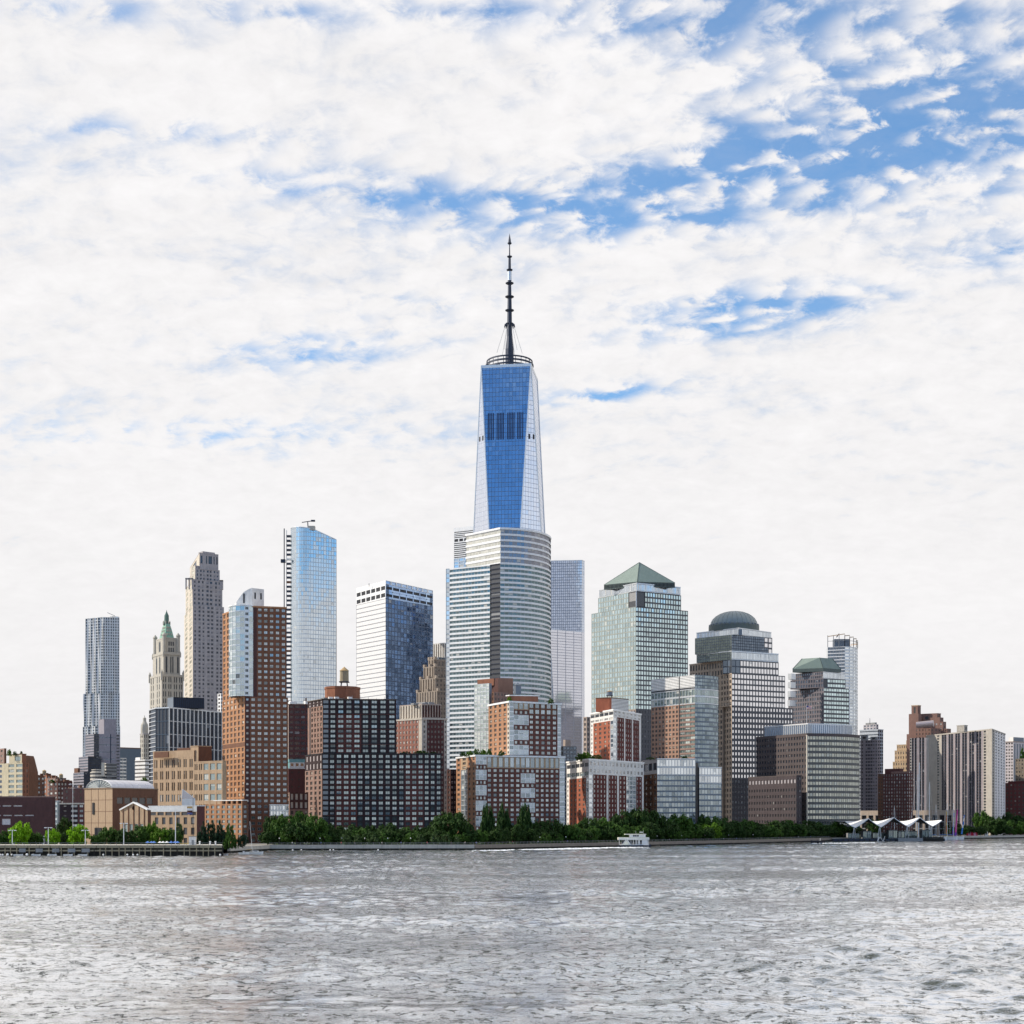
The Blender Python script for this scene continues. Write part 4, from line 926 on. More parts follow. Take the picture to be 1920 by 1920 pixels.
def orange_tower():
    D = 822; b = Bld('apartment_tower', 'orange brick apartment tower with a rounded glass bay and white penthouse', 'apartment tower', 459, D)
    gr = glass('dim_reflection_glass', (.5, .45, .4), (.10, .06, .045), (.6, .55, .48), bf=.18, metal=.18, frame=(.30, .2, .15))  # left windows darkened in the glass colour for their dim reflections
    L = S(6.8, 10.5, .58, .66, orange, gr, dep=.4); sR_ = solid('shaded_orange_brick', (.175, .078, .047))  # right-face brick is a darkened copy, shade put into its colour
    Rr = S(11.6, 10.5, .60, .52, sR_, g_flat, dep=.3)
    notch = S(9, 10.5, .45, .4, darkb, g_flat, n=1)  # recess shade painted as a darker brick strip on the flat face
    lowR = [(0, .12, 0, 1, notch), (.12, 1, 0, 1, dict(Rr, n=6))]
    f1 = blk(b, 459, 417, 540, D, 1306, None, [(0, 1, 0, .66, L), (0, 1, .66, .69, S(9, 9, 1, 1, umber, None)), (0, 1, .69, 1, L)], lowR, orange, aR=16, aL=60)
    up = blk(b, 460, 417.5, 537, D+1, 1137, 1306, L, [(0, .28, 0, 1, notch), (.28, 1, 0, 1, dict(Rr, n=5))], orange, aR=16, aL=60, par=(.9, .3, orange))
    # glass drum
    cx, cy = X(456.5, D+7), D+7.2; rr = 27.2*cy/F; N = 20
    pts = [(cx+cos(a)*rr*1.0, cy+sin(a)*rr) for a in [-pi*1.02+i*2*pi/N for i in range(N)]]
    dark_alt = glass('dark_balcony_glass', (.3, .33, .36), (.02, .025, .03), bf=0, metal=.2, frame=(.4, .45, .45), fw=.1)
    sd = [S(6, 10.5, .96, .86, silver, g_drum, n=1, dep=.12, solo=False, drop=.06, alt=dark_alt)]*N
    sd[6] = S(6, 10.5, .7, .5, silver, dark_alt, n=1, dep=.5, solo=False)
    mass(b, pts, Z(1305, D), Z(1135, D), sd, silver, par=(.6, .2, whitew))
    # penthouse with curved shoulder
    Dp = D+12; m = M(); P = [Vector((X(px, Dp), Dp, Z(y, Dp))) for px, y in ((443, 1136), (443, 1129), (449, 1120), (457, 1110), (466, 1104.5), (473, 1102), (473, 1136))]
    bk_ = Vector((-4, 14, 0)); m.face(list(reversed([p for p in P])), palest); m.face([p+bk_ for p in P], palest)
    for a, c in zip(P, P[1:]): m.face([a, c, c+bk_, a+bk_], palest)
    b.one('penthouse', m, smooth=False)
    blk(b, 473, 471, 495, Dp, 1102.5, 1137, S(9, 9, 1, 1, palest, None), [(0, 1, .0, .35, S(9, 9, 1, 1, palest, None)), (0, 1, .35, .85, S(12, 14, .3, .7, palest, nearblack, n=2, m=1)), (0, 1, .85, 1, S(9, 9, 1, 1, palest, None))], palest)
    m = M(); m.box((X(457.5, Dp), Dp-.2), .8, .4, Z(1131, Dp), Z(1113, Dp), nearblack); b.one('vent_slot', m)
    # podium in front, larger square windows
    po = S(10.2, 9.2, .58, .62, orange, g_green, dep=.4)
    blk(b, 454, 384, 466, D-26, 1508, None, po, S(9, 9.2, .5, .6, umber, g_flat), orange, aL=38)  # umber right side: shade put into the podium brick colour
    pg = S(10.2, 7, .7, .75, orange, nearblack, m=1, dep=1.2)
    blk(b, 454, 386, 464, D-22, 1500.5, 1508, pg, S(9, 9, 1, 1, umber, None), orange, aL=38, par=(.5, .3, palest))
    blk(b, 507, 505, 541, D-10, 1509, 1530, S(4, 9, .8, .8, silver, g_sky), S(6, 9, .86, .8, silver, g_sky), silver, par=(.4, .2, white))
    b.done()
orange_tower()

b = Bld('apartment_block', 'deep red brick block wedged between orange tower and black gridded building', 'apartment block', 577, 1000)
rr = S(11, 9.6, [(.05, .40), (.50, .95)], .55, maroon, g_navy, dep=.4, n=2)
r = blk(b, 541, 537, 585, 1000, 1320, None, S(9, 9, 1, 1, pinkst, None), rr, maroon, par=(.5, .3, pinkst), aR=4); clutter(b, r, 4, white, 2.5, 3); b.done()
b = Bld('apartment_block', 'low maroon block with teal roof cap left of the black gridded building', 'apartment block', 560, 930)
blk(b, 541, 538, 580, 930, 1441, None, S(9, 9, .5, .5, maroon, g_dark), S(12, 14, .3, .2, maroon, g_dark, dep=.3), maroon, par=(.4, .3, palest), aR=3)
blk(b, 543, 540, 571, 936, 1427, 1441, S(9, 9, 1, 1, tealm, None), S(10, 10, .6, .4, palest, g_sky, m=1), palest, aR=3, par=(2.0, .3, tealm)); b.done()
b = Bld('apartment_block', 'short brown brick block with arched top windows beside the orange tower', 'apartment block', 575, 880)
blk(b, 543, 538, 578, 880, 1486, None, S(8, 12.8, .55, .6, mauve, g_dark), [(0, 1, .66, 1, S(8.2, 12.8, .5, .7, darkb, lime, m=2, dep=.3)), (0, 1, 0, .66, S(8.2, 12.4, .55, .6, mauve, g_dark))], darkb, aR=3); b.done()

def black_block():
    D = 872; b = Bld('apartment_building', 'broad black and maroon brick building with pale square windows in columns', 'apartment building', 616, D)
    gB = glass('shade_apartment_glass', (.56, .68, .72), (.07, .10, .12), (.70, .74, .72), bf=.38, metal=.42, frame=(.05, .07, .08), fw=.07, vary=.75, jit=.09)
    br = S(6.5, 9.5, .52, .62, mauve, g_dark, dep=.5)
    def colset(n, m): return S(12.6, 9.5, .70, .60, maroon, gB, dep=.45, n=n, m=m, sp=maroon)
    def colblk(n, m): return S(12.6, 9.5, .66, .60, blackb, gB, dep=.7, n=n, m=m, sp=nearblack)
    up = [(0, .085, 0, 1, S(9, 9.5, .9, .7, nearblack, g_navy, n=1, m=11)), (.085, .19, 0, 1, colblk(1, 11)), (.19, .52, 0, .7273, colset(3, 8)), (.19, .52, .7273, 1, colblk(3, 3)), (.52, 1, 0, 1, colblk(4, 11))]
    crn = [(0, 1, .88, 1, S(6.5, 9.5, .5, .7, blackb, greyst, m=2)), (0, .12, 0, .88, S(9, 9, 1, 1, mauve, None)), (.12, .2, 0, .88, S(9, 9, 1, 1, nearblack, None)), (.2, 1, 0, .88, dict(br, n=4))]
    r = blk(b, 605, 577, 743, D+3, 1311, 1412, crn, up, blackb, yl=1316, yr=1311.8, par=(.5, .6, solid('soot_coping', (.11, .09, .08))))
    clutter(b, r, 7, None, 1.6, 5)
    lowL = [(0, 1, .82, 1, S(7, 11, .5, .7, blackb, greyst, m=2)), (0, 1, 0, .82, dict(br, n=4))]
    m_ = 17
    lowR = [(0, .055, 0, 1, S(9, 9.5, .9, .7, nearblack, g_navy, n=1, m=m_)), (.055, .11, 0, 1, colblk(1, m_)), (.11, .29, 0, .8824, colset(3, 15)), (.11, .29, .8824, 1, colblk(3, 2)), (.29, .69, 0, 1, colblk(7, m_)), (.69, .85, 0, .8824, colset(3, 15)), (.69, .85, .8824, 1, colblk(3, 2)), (.85, 1, 0, 1, colblk(3, m_))]
    r2 = blk(b, 604, 572, 828, D, 1413, None, lowL, lowR, blackb, yl=1417, yr=1413.6, par=(.4, .3, nearblack))
    A_, C_ = r2['poly'][1], r2['poly'][2]
    for k in (1443, 1471.5, 1500, 1528.5):
        m = M(); d_ = Vector((C_[0]-A_[0], C_[1]-A_[1])); m.par((A_[0], A_[1]-.35), tuple(d_), (0, .3), Z(k+.5, D), Z(k-.4, D), maroon); b.one('ledge', m)
    A_, C_ = r['poly'][1], r['poly'][2]
    for k in (1338, 1366.5, 1395):
        m = M(); d_ = Vector((C_[0]-A_[0], C_[1]-A_[1])); m.par((A_[0], A_[1]-.35), tuple(d_), (0, .3), Z(k+.5, D), Z(k-.4, D), maroon); b.one('ledge', m)
    for i in range(9):
        t_ = (i+.5)/9; m = M(); m.tube((A_[0]+(C_[0]-A_[0])*t_, A_[1]+6, r['z1']), (A_[0]+(C_[0]-A_[0])*t_, A_[1]+6, r['z1']+R.uniform(1.2, 3)), .12, .08, 4, mid); b.one('vent_pipe', m)
    # brick drum with flared cap
    cy = D+24; cx = X(642, cy); rr = 33*cy/F
    m = M(); m.lathe((cx, cy), [(rr, Z(1316, cy)), (rr, Z(1294, cy)), (rr*1.03, Z(1292.5, cy)), (rr*1.03, Z(1289, cy)), (0, Z(1289, cy))], 10, rust); b.one('roof_drum', m)
    for px in (620, 631, 656):
        m = M(); m.box((X(px, D+8), D+8), 2.6, 1.5, Z(1309, D), Z(1304.5, D), white, .5); b.one('satellite_unit', m)
    b.done()
    water_tower(645.5, 1289, 1250, 17, cy, 'tall timber water tower on the brick drum of the black gridded building')
    return
black_block()

def quoined():
    D = 935; b = Bld('apartment_tower', 'red brick apartment tower with pale stone quoins and ribbed white-trimmed crown', 'apartment tower', 791, D)
    w_ = glass('pale_shade_glass', (.7, .7, .66), (.16, .14, .12), (.7, .66, .6), bf=.35, metal=.35, frame=(.3, .2, .18))
    L = S(6.6, 9.4, .5, .58, solid('lit_pinkish_brick', (.28, .13, .10)), w_, dep=.3); Rr = S(6.8, 9.4, .45, .52, maroon, g_dark, dep=.3)  # left brick lightened as sunlit, right face in maroon as shaded
    q1 = S(9, 9, 1, 1, lime, None)
    blk(b, 791, 741.5, 838, D, 1348, None, [(0, .88, 0, 1, L), (.88, 1, 0, 1, q1)], [(0, .2, 0, 1, S(9, 9.4, .35, .5, lime, g_dark, n=1)), (.2, .88, 0, 1, Rr), (.88, 1, 0, 1, S(6, 9.4, .5, .5, lime, g_dark, n=1))], maroon, aL=42, aR=10, par=(1.0, .5, lime))
    rb = S(5.2, 40, .45, .9, lime, maroon, m=1, dep=.5, pout=.3, solo=False)
    blk(b, 791, 750, 826.5, D+6, 1321, 1346, rb, S(5.2, 40, .72, .9, pinkst, darkb, m=1, dep=.5, pout=.2, solo=False), maroon, aL=42, aR=10, par=(.7, .3, pinkst))
    clutter(b, dict(poly=foot(791, 750, 826.5, D+6, 1321, aL=20, aR=10), z1=Z(1321, D+6)), 4, mid, 1.8, 13)
    blk(b, 795, 780, 815, D+14, 1316, 1321, S(9, 9, 1, 1, mid, None), S(9, 9, 1, 1, mid, None), mid)
    b.done()
quoined()
b = Bld('apartment_block', 'narrow sooty brick block in shade between the black building and the stepped terraces', 'apartment block', 850, 960)
blk(b, 845, 826, 866, 960, 1443, None, S(7, 9.5, .5, .5, darkb, g_dark), S(6, 9.5, .6, .55, blackb, g_flat), darkb, aR=8, aL=42); b.done()
def deco():
    D = 1200; b = Bld('art_deco_tower', 'brown ziggurat-topped art deco tower beside the banded tower', 'tower', 815, D)
    w = solid('deco_brick', (.20, .165, .14)); w2 = solid('deco_brick_light', (.29, .245, .205))  # lighter copy of the brick carries the sunlight on the left faces
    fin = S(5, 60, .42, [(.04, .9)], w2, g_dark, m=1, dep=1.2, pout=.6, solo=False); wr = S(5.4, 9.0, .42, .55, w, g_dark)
    for i, (xl, xc, xr, y, yb) in enumerate(((782, 820, 852, 1296, None), (788, 817, 850, 1272, 1296), (795, 815, 848, 1250, 1272), (804, 814, 846, 1237, 1250))):
        r = blk(b, xc, xl, xr, D+i*5, y, yb, dict(fin, m=1), wr if i == 0 else dict(wr, pc=6), w, par=(.7, .4, w2), aL=45, aR=25)
        for p in (r['poly'][0], r['poly'][1], ((r['poly'][0][0]+r['poly'][1][0])/2, (r['poly'][0][1]+r['poly'][1][1])/2)):
            m = M(); m.box((p[0]+.6, p[1]+.8), 2.2, 2.2, r['z1'], r['z1']+2.6, w2, .7); b.one('finial', m)
    blk(b, 822, 812, 843, D+24, 1232, 1238, S(9, 9, .7, .6, slate, g_black), S(6, 9, .7, .6, slate, g_black), slate)
    b.done()
deco()
b = Bld('office_tower', 'narrow white striped slab seen above the art deco tower', 'office tower', 830, 1400)
blk(b, 833, 812, 845, 1400, 1205, None, S(4.6, 300, .5, .99, palest, g_dark, m=1, solo=False), S(4.6, 300, .5, .99, palest, g_dark, m=1, solo=False), palest, aL=36); b.done()

def prism_tower():
    D = 965; b = Bld('apartment_tower', 'slim greenish glass tower with plain brick penthouse behind the terraced block', 'apartment tower', 919, D)
    gl_ = glass('celadon_glass', (.72, .80, .76), (.22, .28, .26), (.78, .8, .76), bf=.35, metal=.55, frame=(.5, .55, .52), jit=.09, vary=.5)
    blk(b, 917, 889, 922, D, 1281, None, S(6.2, 7.6, .86, .78, silver, gl_, dep=.1), S(9, 9, 1, 1, slate, None), silver, aL=40)
    blk(b, 926, 895, 932, D+10, 1272, 1285, S(9, 9, 1, 1, rust, None), S(9, 9, 1, 1, umber, None), rust, aL=38, aR=20)  # umber right face: shaded side of the rust brick, painted darker
    blk(b, 934, 916, 962, D+6, 1271, 1310, S(9, 9, 1, 1, darkb, None), S(9, 9, 1, 1, solid('penthouse_brick', (.26, .15, .11)), None), rust, aL=60, aR=14)
    blk(b, 926, 922, 956, D-6, 1297, None, S(6, 9, .5, .6, umber, g_dark), S(6, 9, .5, .5, mauve, g_dark), umber)
    m = M(); m.box((X(970, D), D), 3.8, 3.5, Z(1302, D), Z(1285, D), slate, .4); b.one('tank_house', m)
    m = M(); m.lathe((X(970, D), D), [(3.1, Z(1285, D)), (0, Z(1280, D))], 4, slate, a0=.4+pi/4); b.one('tank_house_roof', m)
    b.done()
prism_tower()

def bigterrace():
    D = 884; b = Bld('apartment_building', 'tiered red and tan brick building with glazed bays, roof garden on its lower step', 'apartment building', 892, D)
    drkR = solid('shaded_terrace_brick', (.125, .052, .042)); litL = solid('lit_terrace_brick', (.34, .18, .105))  # lit and shaded copies of the brick for left and right faces
    gW = glass('bay_window_glass', (.64, .74, .78), (.11, .15, .17), (.74, .76, .74), bf=.4, metal=.46, frame=(.12, .14, .15), fw=.08, vary=.6, jit=.08)
    gBay = glass('glazed_bay_glass', (.56, .66, .72), (.10, .15, .18), (.70, .74, .74), bf=.35, metal=.48, frame=(.38, .42, .45), fw=.07, vary=.4)
    L = S(8, 9.5, .5, .58, litL, g_dark, dep=.4)
    W_ = S(10.6, 9.5, .58, .60, drkR, gW, dep=.3); bay = S(7.5, 9.5, .84, .80, silver, gBay, dep=.1); bayr = S(7, 9.5, .9, .72, silver, gBay, dep=.15)
    def bays(k):   # glazed double-height bays alternate with single windows
        out = []
        for j in range(k): out.append((0, 1, j/k, (j+.66)/k, S(7.5, 9.5, .86, .86, silver, gBay, dep=.1, n=3, m=2))); out.append((0, 1, (j+.66)/k, (j+1)/k, S(10, 9.5, .55, .6, drkR, gW, n=3, m=1)))
        return out
    up = [(0, .085, 0, 1, bayr), (.085, .37, 0, .86, bays(3)), (.085, .37, .86, 1, S(9, 9.5, .8, .8, tanb, gBay, n=3, m=1)), (.37, .93, 0, .78, dict(W_, n=5)), (.37, .93, .78, 1, S(10.6, 9.5, .7, .74, umber, gBay, n=5, m=2)), (.93, 1, 0, 1, dict(bayr, n=1))]
    lft = [(0, .9, 0, 1, dict(L, n=4)), (.9, 1, 0, 1, S(5, 9.5, .6, .5, lime, g_dark, n=1))]
    r = blk(b, 955, 916, 1052, D+16, 1316, 1415, lft, up, drkR, yl=1323, yr=1320.5, par=(1.1, .6, whitew))
    clutter(b, r, 3, white, 1.3, 4)
    base_L = [(0, .25, 0, 1, S(8, 9.5, .5, .5, litL, g_dark, n=1)), (.25, .58, 0, .85, S(5, 9.5, .86, .85, silver, gBay, n=2)), (.25, .58, .85, 1, S(8, 9.5, .5, .6, tanb, g_dark, n=1)), (.58, 1, 0, 1, dict(L, n=2))]
    base = [(0, .12, .0, .9, bays(5)), (0, .12, .9, 1, bay), (.12, .50, 0, .86, dict(W_, n=6)), (.12, .50, .86, 1, S(10.6, 9.5, .68, .86, tanb, gBay, n=6, m=1)), (.50, .66, 0, .86, bays(5)), (.50, .66, .86, 1, S(8, 9.5, .86, .86, tanb, gBay, n=3, m=1)), (.66, .94, 0, .86, dict(W_, n=5)), (.66, .94, .86, 1, S(10.6, 9.5, .68, .86, tanb, gBay, n=5, m=1)), (.94, 1, 0, 1, dict(bayr, n=1))]
    blk(b, 892, 855.5, 1059, D, 1417, None, base_L, base, drkR, yl=1421.5, yr=1420, par=(1.0, .5, whitew))
    blk(b, 958, 951, 1009, D+26, 1304, 1316, S(9, 9, 1, 1, rust, None), S(9, 9, 1, 1, rust, None), rust, par=(.6, 1.0, whitew), aR=10)
    for i, fl in enumerate((1436,)): pass
    b.done()
bigterrace()
b = Bld('office_block', 'small dark green glass block between tiered brick building and pyramid tower', 'office block', 1060, 1180)
blk(b, 1056, 1050, 1081, 1180, 1399, None, S(6, 9, .8, .7, slate, g_black), S(6, 7, .86, .6, mid, g_navy, proud='s'), slate, aR=10)
blk(b, 1060, 1056, 1070, 1190, 1387, 1400, S(9, 9, 1, 1, pinkst, None), S(9, 9, 1, 1, pinkst, None), pinkst); b.done()

def redwhite():
    D = 930; b = Bld('apartment_building', 'red brick building with pale stone top floors and white piers, tank on roof', 'apartment building', 1103, D)
    lit = solid('lit_red_brick', (.29, .095, .055)); sh = solid('shaded_red_brick', (.11, .032, .029))  # sunlit and shaded tones of the red brick, set per face
    gW = glass('white_blind_glass', (.66, .67, .68), (.20, .19, .18), (.74, .72, .68), bf=.5, metal=.35, frame=(.4, .35, .3), fw=.05, vary=.35)
    L = S(8, 9.1, .42, .55, lit, g_dark, dep=.3); top = S(7, 9.5, .5, .45, palest, gW, dep=.2, m=2); gb = S(7, 9.1, .8, .75, silver, g_sky, n=2, dep=.2)
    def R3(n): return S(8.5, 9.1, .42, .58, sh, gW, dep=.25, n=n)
    wp = S(9, 9, 1, 1, palest, None)
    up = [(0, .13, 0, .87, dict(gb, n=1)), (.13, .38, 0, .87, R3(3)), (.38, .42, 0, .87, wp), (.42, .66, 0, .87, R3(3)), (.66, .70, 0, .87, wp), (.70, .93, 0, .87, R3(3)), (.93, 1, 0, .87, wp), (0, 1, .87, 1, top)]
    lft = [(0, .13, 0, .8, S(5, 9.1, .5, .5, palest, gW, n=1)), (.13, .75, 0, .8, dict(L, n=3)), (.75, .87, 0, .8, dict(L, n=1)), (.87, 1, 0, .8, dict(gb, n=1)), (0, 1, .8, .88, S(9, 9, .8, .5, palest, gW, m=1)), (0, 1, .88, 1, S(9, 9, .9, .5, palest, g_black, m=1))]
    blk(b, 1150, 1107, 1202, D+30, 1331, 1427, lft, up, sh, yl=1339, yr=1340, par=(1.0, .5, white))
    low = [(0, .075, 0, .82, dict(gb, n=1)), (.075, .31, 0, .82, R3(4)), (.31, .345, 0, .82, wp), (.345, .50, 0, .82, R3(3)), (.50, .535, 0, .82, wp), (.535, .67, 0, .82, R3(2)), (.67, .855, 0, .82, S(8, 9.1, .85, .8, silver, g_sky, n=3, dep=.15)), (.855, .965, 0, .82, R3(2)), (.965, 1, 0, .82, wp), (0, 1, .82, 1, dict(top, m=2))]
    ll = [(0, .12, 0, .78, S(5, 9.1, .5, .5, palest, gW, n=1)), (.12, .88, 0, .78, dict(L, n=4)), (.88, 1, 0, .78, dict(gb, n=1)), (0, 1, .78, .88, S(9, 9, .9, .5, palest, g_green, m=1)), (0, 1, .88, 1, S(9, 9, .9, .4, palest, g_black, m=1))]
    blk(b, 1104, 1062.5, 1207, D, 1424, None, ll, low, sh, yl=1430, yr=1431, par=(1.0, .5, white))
    clutter(b, dict(poly=foot(1150, 1107, 1202, D+30, 1331, yl=1339, yr=1340), z1=Z(1331, D+30)), 5, white, 2.2, 12)
    blk(b, 1143, 1117, 1178.5, D+44, 1308, 1334, S(9, 9, 1, 1, lit, None), [(0, .1, 0, 1, S(9, 9, 1, 1, lit, None)), (.1, 1, 0, 1, S(80, 2.6, 1, .5, silver, mid, proud='s', n=1, dep=.3, solo=False))], lit, par=(.4, .3, solid('brown_coping', (.22, .15, .1))), yl=1309, yr=1311)
    b.done()
    water_tower(1143, 1308, 1294, 12, D+54, 'squat dark steel water tank on the brick penthouse of the red and white building', mat=slate)
redwhite()

def brick_glass():
    D = 1060; b = Bld('apartment_tower', 'orange brick and dark curved glass tower with white louvred top', 'apartment tower', 1303, D)
    br = solid('peach_brick', (.33, .20, .145)); gg = glass('teal_window_glass', (.45, .58, .55), (.03, .06, .055), (.6, .66, .62), bf=.3, metal=.45, frame=(.3, .28, .25))
    crv = glass('dark_curve_glass', (.45, .55, .60), (.03, .045, .055), (.5, .55, .55), bf=.18, metal=.55, frame=(.16, .2, .22), jit=.06, vary=.5)
    L = S(6.6, 8.6, .58, .58, br, g_dark, dep=.4); N_ = S(9, 8.6, .95, .62, mauve, gg, proud='s', n=3, dep=.4)
    C = (X(1303, D), D); Lp = foot(1303, 1221, 1340, D, 1264, yl=1273.5)[0]
    pts = arc(C, 16, 62, 6, 24); sc = (X(1347, pts[-1][1])-C[0])/(pts[-1][0]-C[0]); pts = [(C[0]+(p[0]-C[0])*sc, p[1]) for p in pts]
    poly = [Lp, C]+pts[1:]+[(pts[-1][0]-10, pts[-1][1]+18), (Lp[0]+10, Lp[1]+20)]
    cs = S(6, 8.6, .96, .74, slate, crv, proud='s', n=2, dep=.12)
    mass(b, poly, GZ, Z(1319, D), [[(0, .64, 0, 1, dict(L, n=8)), (.64, .66, 0, 1, S(9, 9, 1, 1, nearblack, None)), (.66, 1, 0, 1, N_)]]+[cs]*6, br)
    mass(b, poly, Z(1319, D), Z(1291, D), [[(0, .64, 0, 1, S(6, 9, .9, .8, silver, g_green, m=2)), (.64, .66, 0, 1, S(9, 9, 1, 1, nearblack, None)), (.66, 1, 0, 1, S(6, 9, .9, .8, silver, gg, m=2))]]+[S(6, 9, .92, .8, silver, g_green, n=2, m=2, dep=.12)]*6, silver)
    lv = S(90, 3.0, 1, .42, white, mid, n=1, proud='s', dep=.3, solo=False)
    mass(b, poly, Z(1291, D), Z(1265, D), [[(0, .64, .12, 1, lv), (.66, 1, .12, 1, lv), (0, 1, 0, .12, S(9, 9, .95, .8, steel, g_black, m=1)), (.64, .66, .12, 1, S(9, 9, 1, 1, nearblack, None))]]+[S(6, 5, .94, .8, slate, crv, n=2, m=4, dep=.12)]*6, silver)
    b.done()
    # podium
    b = Bld('apartment_building', 'low grey glass building with brick end and dark slot, behind the ferry shore trees', 'apartment building', 1232, 990)
    D = 990; pr = glass('grey_strip_glass', (.58, .66, .68), (.10, .13, .14), (.66, .70, .68), bf=.35, metal=.55, frame=(.28, .31, .32), fw=.08, vary=.45)
    s1 = S(5.4, 10.4, .94, .80, slate, pr, proud='s', dep=.15); tp = S(5.4, 10.4, .9, .9, silver, g_sky, m=2, dep=.12)
    C = (X(1232, D), D); Lp = foot(1232, 1207, 1340, D, 1423, yl=1427)[0]; a1 = (X(1304, D+2), D+2); a2 = (X(1311, D+6), D+6); a3 = (X(1353, D+12), D+12)
    Lb = [(0, 1, 0, .82, S(8.4, 10.4, .52, .6, litb := solid('lit_terrace_brick', (.50, .26, .15)), g_dark, n=3)), (0, 1, .82, 1, S(8, 9, .8, .5, silver, g_black, m=1))]
    mass(b, [Lp, C, a1, (a1[0], a1[1]+30), (Lp[0], Lp[1]+25)], GZ, Z(1423, D), [Lb, [(0, 1, 0, .80, s1), (0, 1, .80, 1, tp)]], slate, par=(.6, .3, silver))
    mass(b, [a1, (a1[0]+2.4, a1[1]+4), (a1[0]+2.4, a1[1]+26), (a1[0], a1[1]+26)], GZ, Z(1430, D), [None]*4, nearblack)
    mass(b, [a2, a3, (a3[0]-2, a3[1]+20), (a2[0], a2[1]+20)], GZ, Z(1438, D), [[(0, 1, 0, .78, s1), (0, 1, .78, 1, tp)]], slate, par=(.5, .3, silver))
    b.done()
brick_glass()

def granite_curve():
    D = 1180; b = Bld('office_building', 'brown granite office building with a bowed grid face and white finned rooftop screen', 'office building', 1513, D)
    gd_ = S(4.9, 10.7, .5, .5, granite, g_navy, dep=.5); gc = S(4.6, 10.7, .9, .62, solid('bowed_granite', (.12, .12, .118)), glass('strip_pale_glass', (.66, .70, .64), (.10, .11, .10), (.5, .52, .46), bf=.3, metal=.5, frame=(.2, .2, .19), mull=False, jit=.03, vary=.3), proud='s', n=3, dep=.2)
    C = (X(1513, D), D); Lp = foot(1513, 1418, 1560, D, 1374, yl=1381)[0]
    pts = arc(C, 4, 58, 8, 50); sc = (X(1612, pts[-1][1])-C[0])/(pts[-1][0]-C[0]); pts = [(C[0]+(p[0]-C[0])*sc, p[1]) for p in pts]
    poly = [Lp, C]+pts[1:]+[(pts[-1][0]-20, pts[-1][1]+25), (Lp[0]+15, Lp[1]+35)]
    mass(b, poly, GZ, Z(1378, D), [gd_]+[gc]*8, granite, par=(2.2, .2, granite))
    fin = S(3.6, 60, .6, .84, silver, solid('screen_panel', (.42, .50, .60), .35, .05, .3, .3), m=1, pout=.4, dep=.3, solo=False)
    P2 = foot(1515, 1434, 1600, D+8, 1357, yl=1363); pts2 = [(p[0]*.995, p[1]+9) for p in pts[:-1]]
    mass(b, [P2[0], P2[1]]+pts2[1:]+[(pts2[-1][0]-15, pts2[-1][1]+20), (P2[0][0]+12, P2[0][1]+28)], Z(1380, D), Z(1356, D), [fin]+[dict(fin, n=4)]*7, silver, par=(.8, .3, whitew))
    m = M(); m.box((X(1513, D), D), 1.0, 1.0, GZ, Z(1378, D), lime, .7); b.one('corner_strip', m)
    lo = S(4.9, 12, .5, .45, darkl := solid('plum_granite', (.068, .055, .06)), g_black, dep=.4)
    fp = foot(1493, 1403, 1503, D-22, 1454, yl=1458)
    mass(b, fp, GZ, Z(1454, D-22), [[(0, 1, .82, 1, S(6, 12, .6, .35, darkl, greyst, m=1)), (0, 1, 0, .82, lo)], S(6, 12, .5, .45, darkl, g_black, n=2)], darkl, par=(.7, .4, granite))
    b.done()
granite_curve()

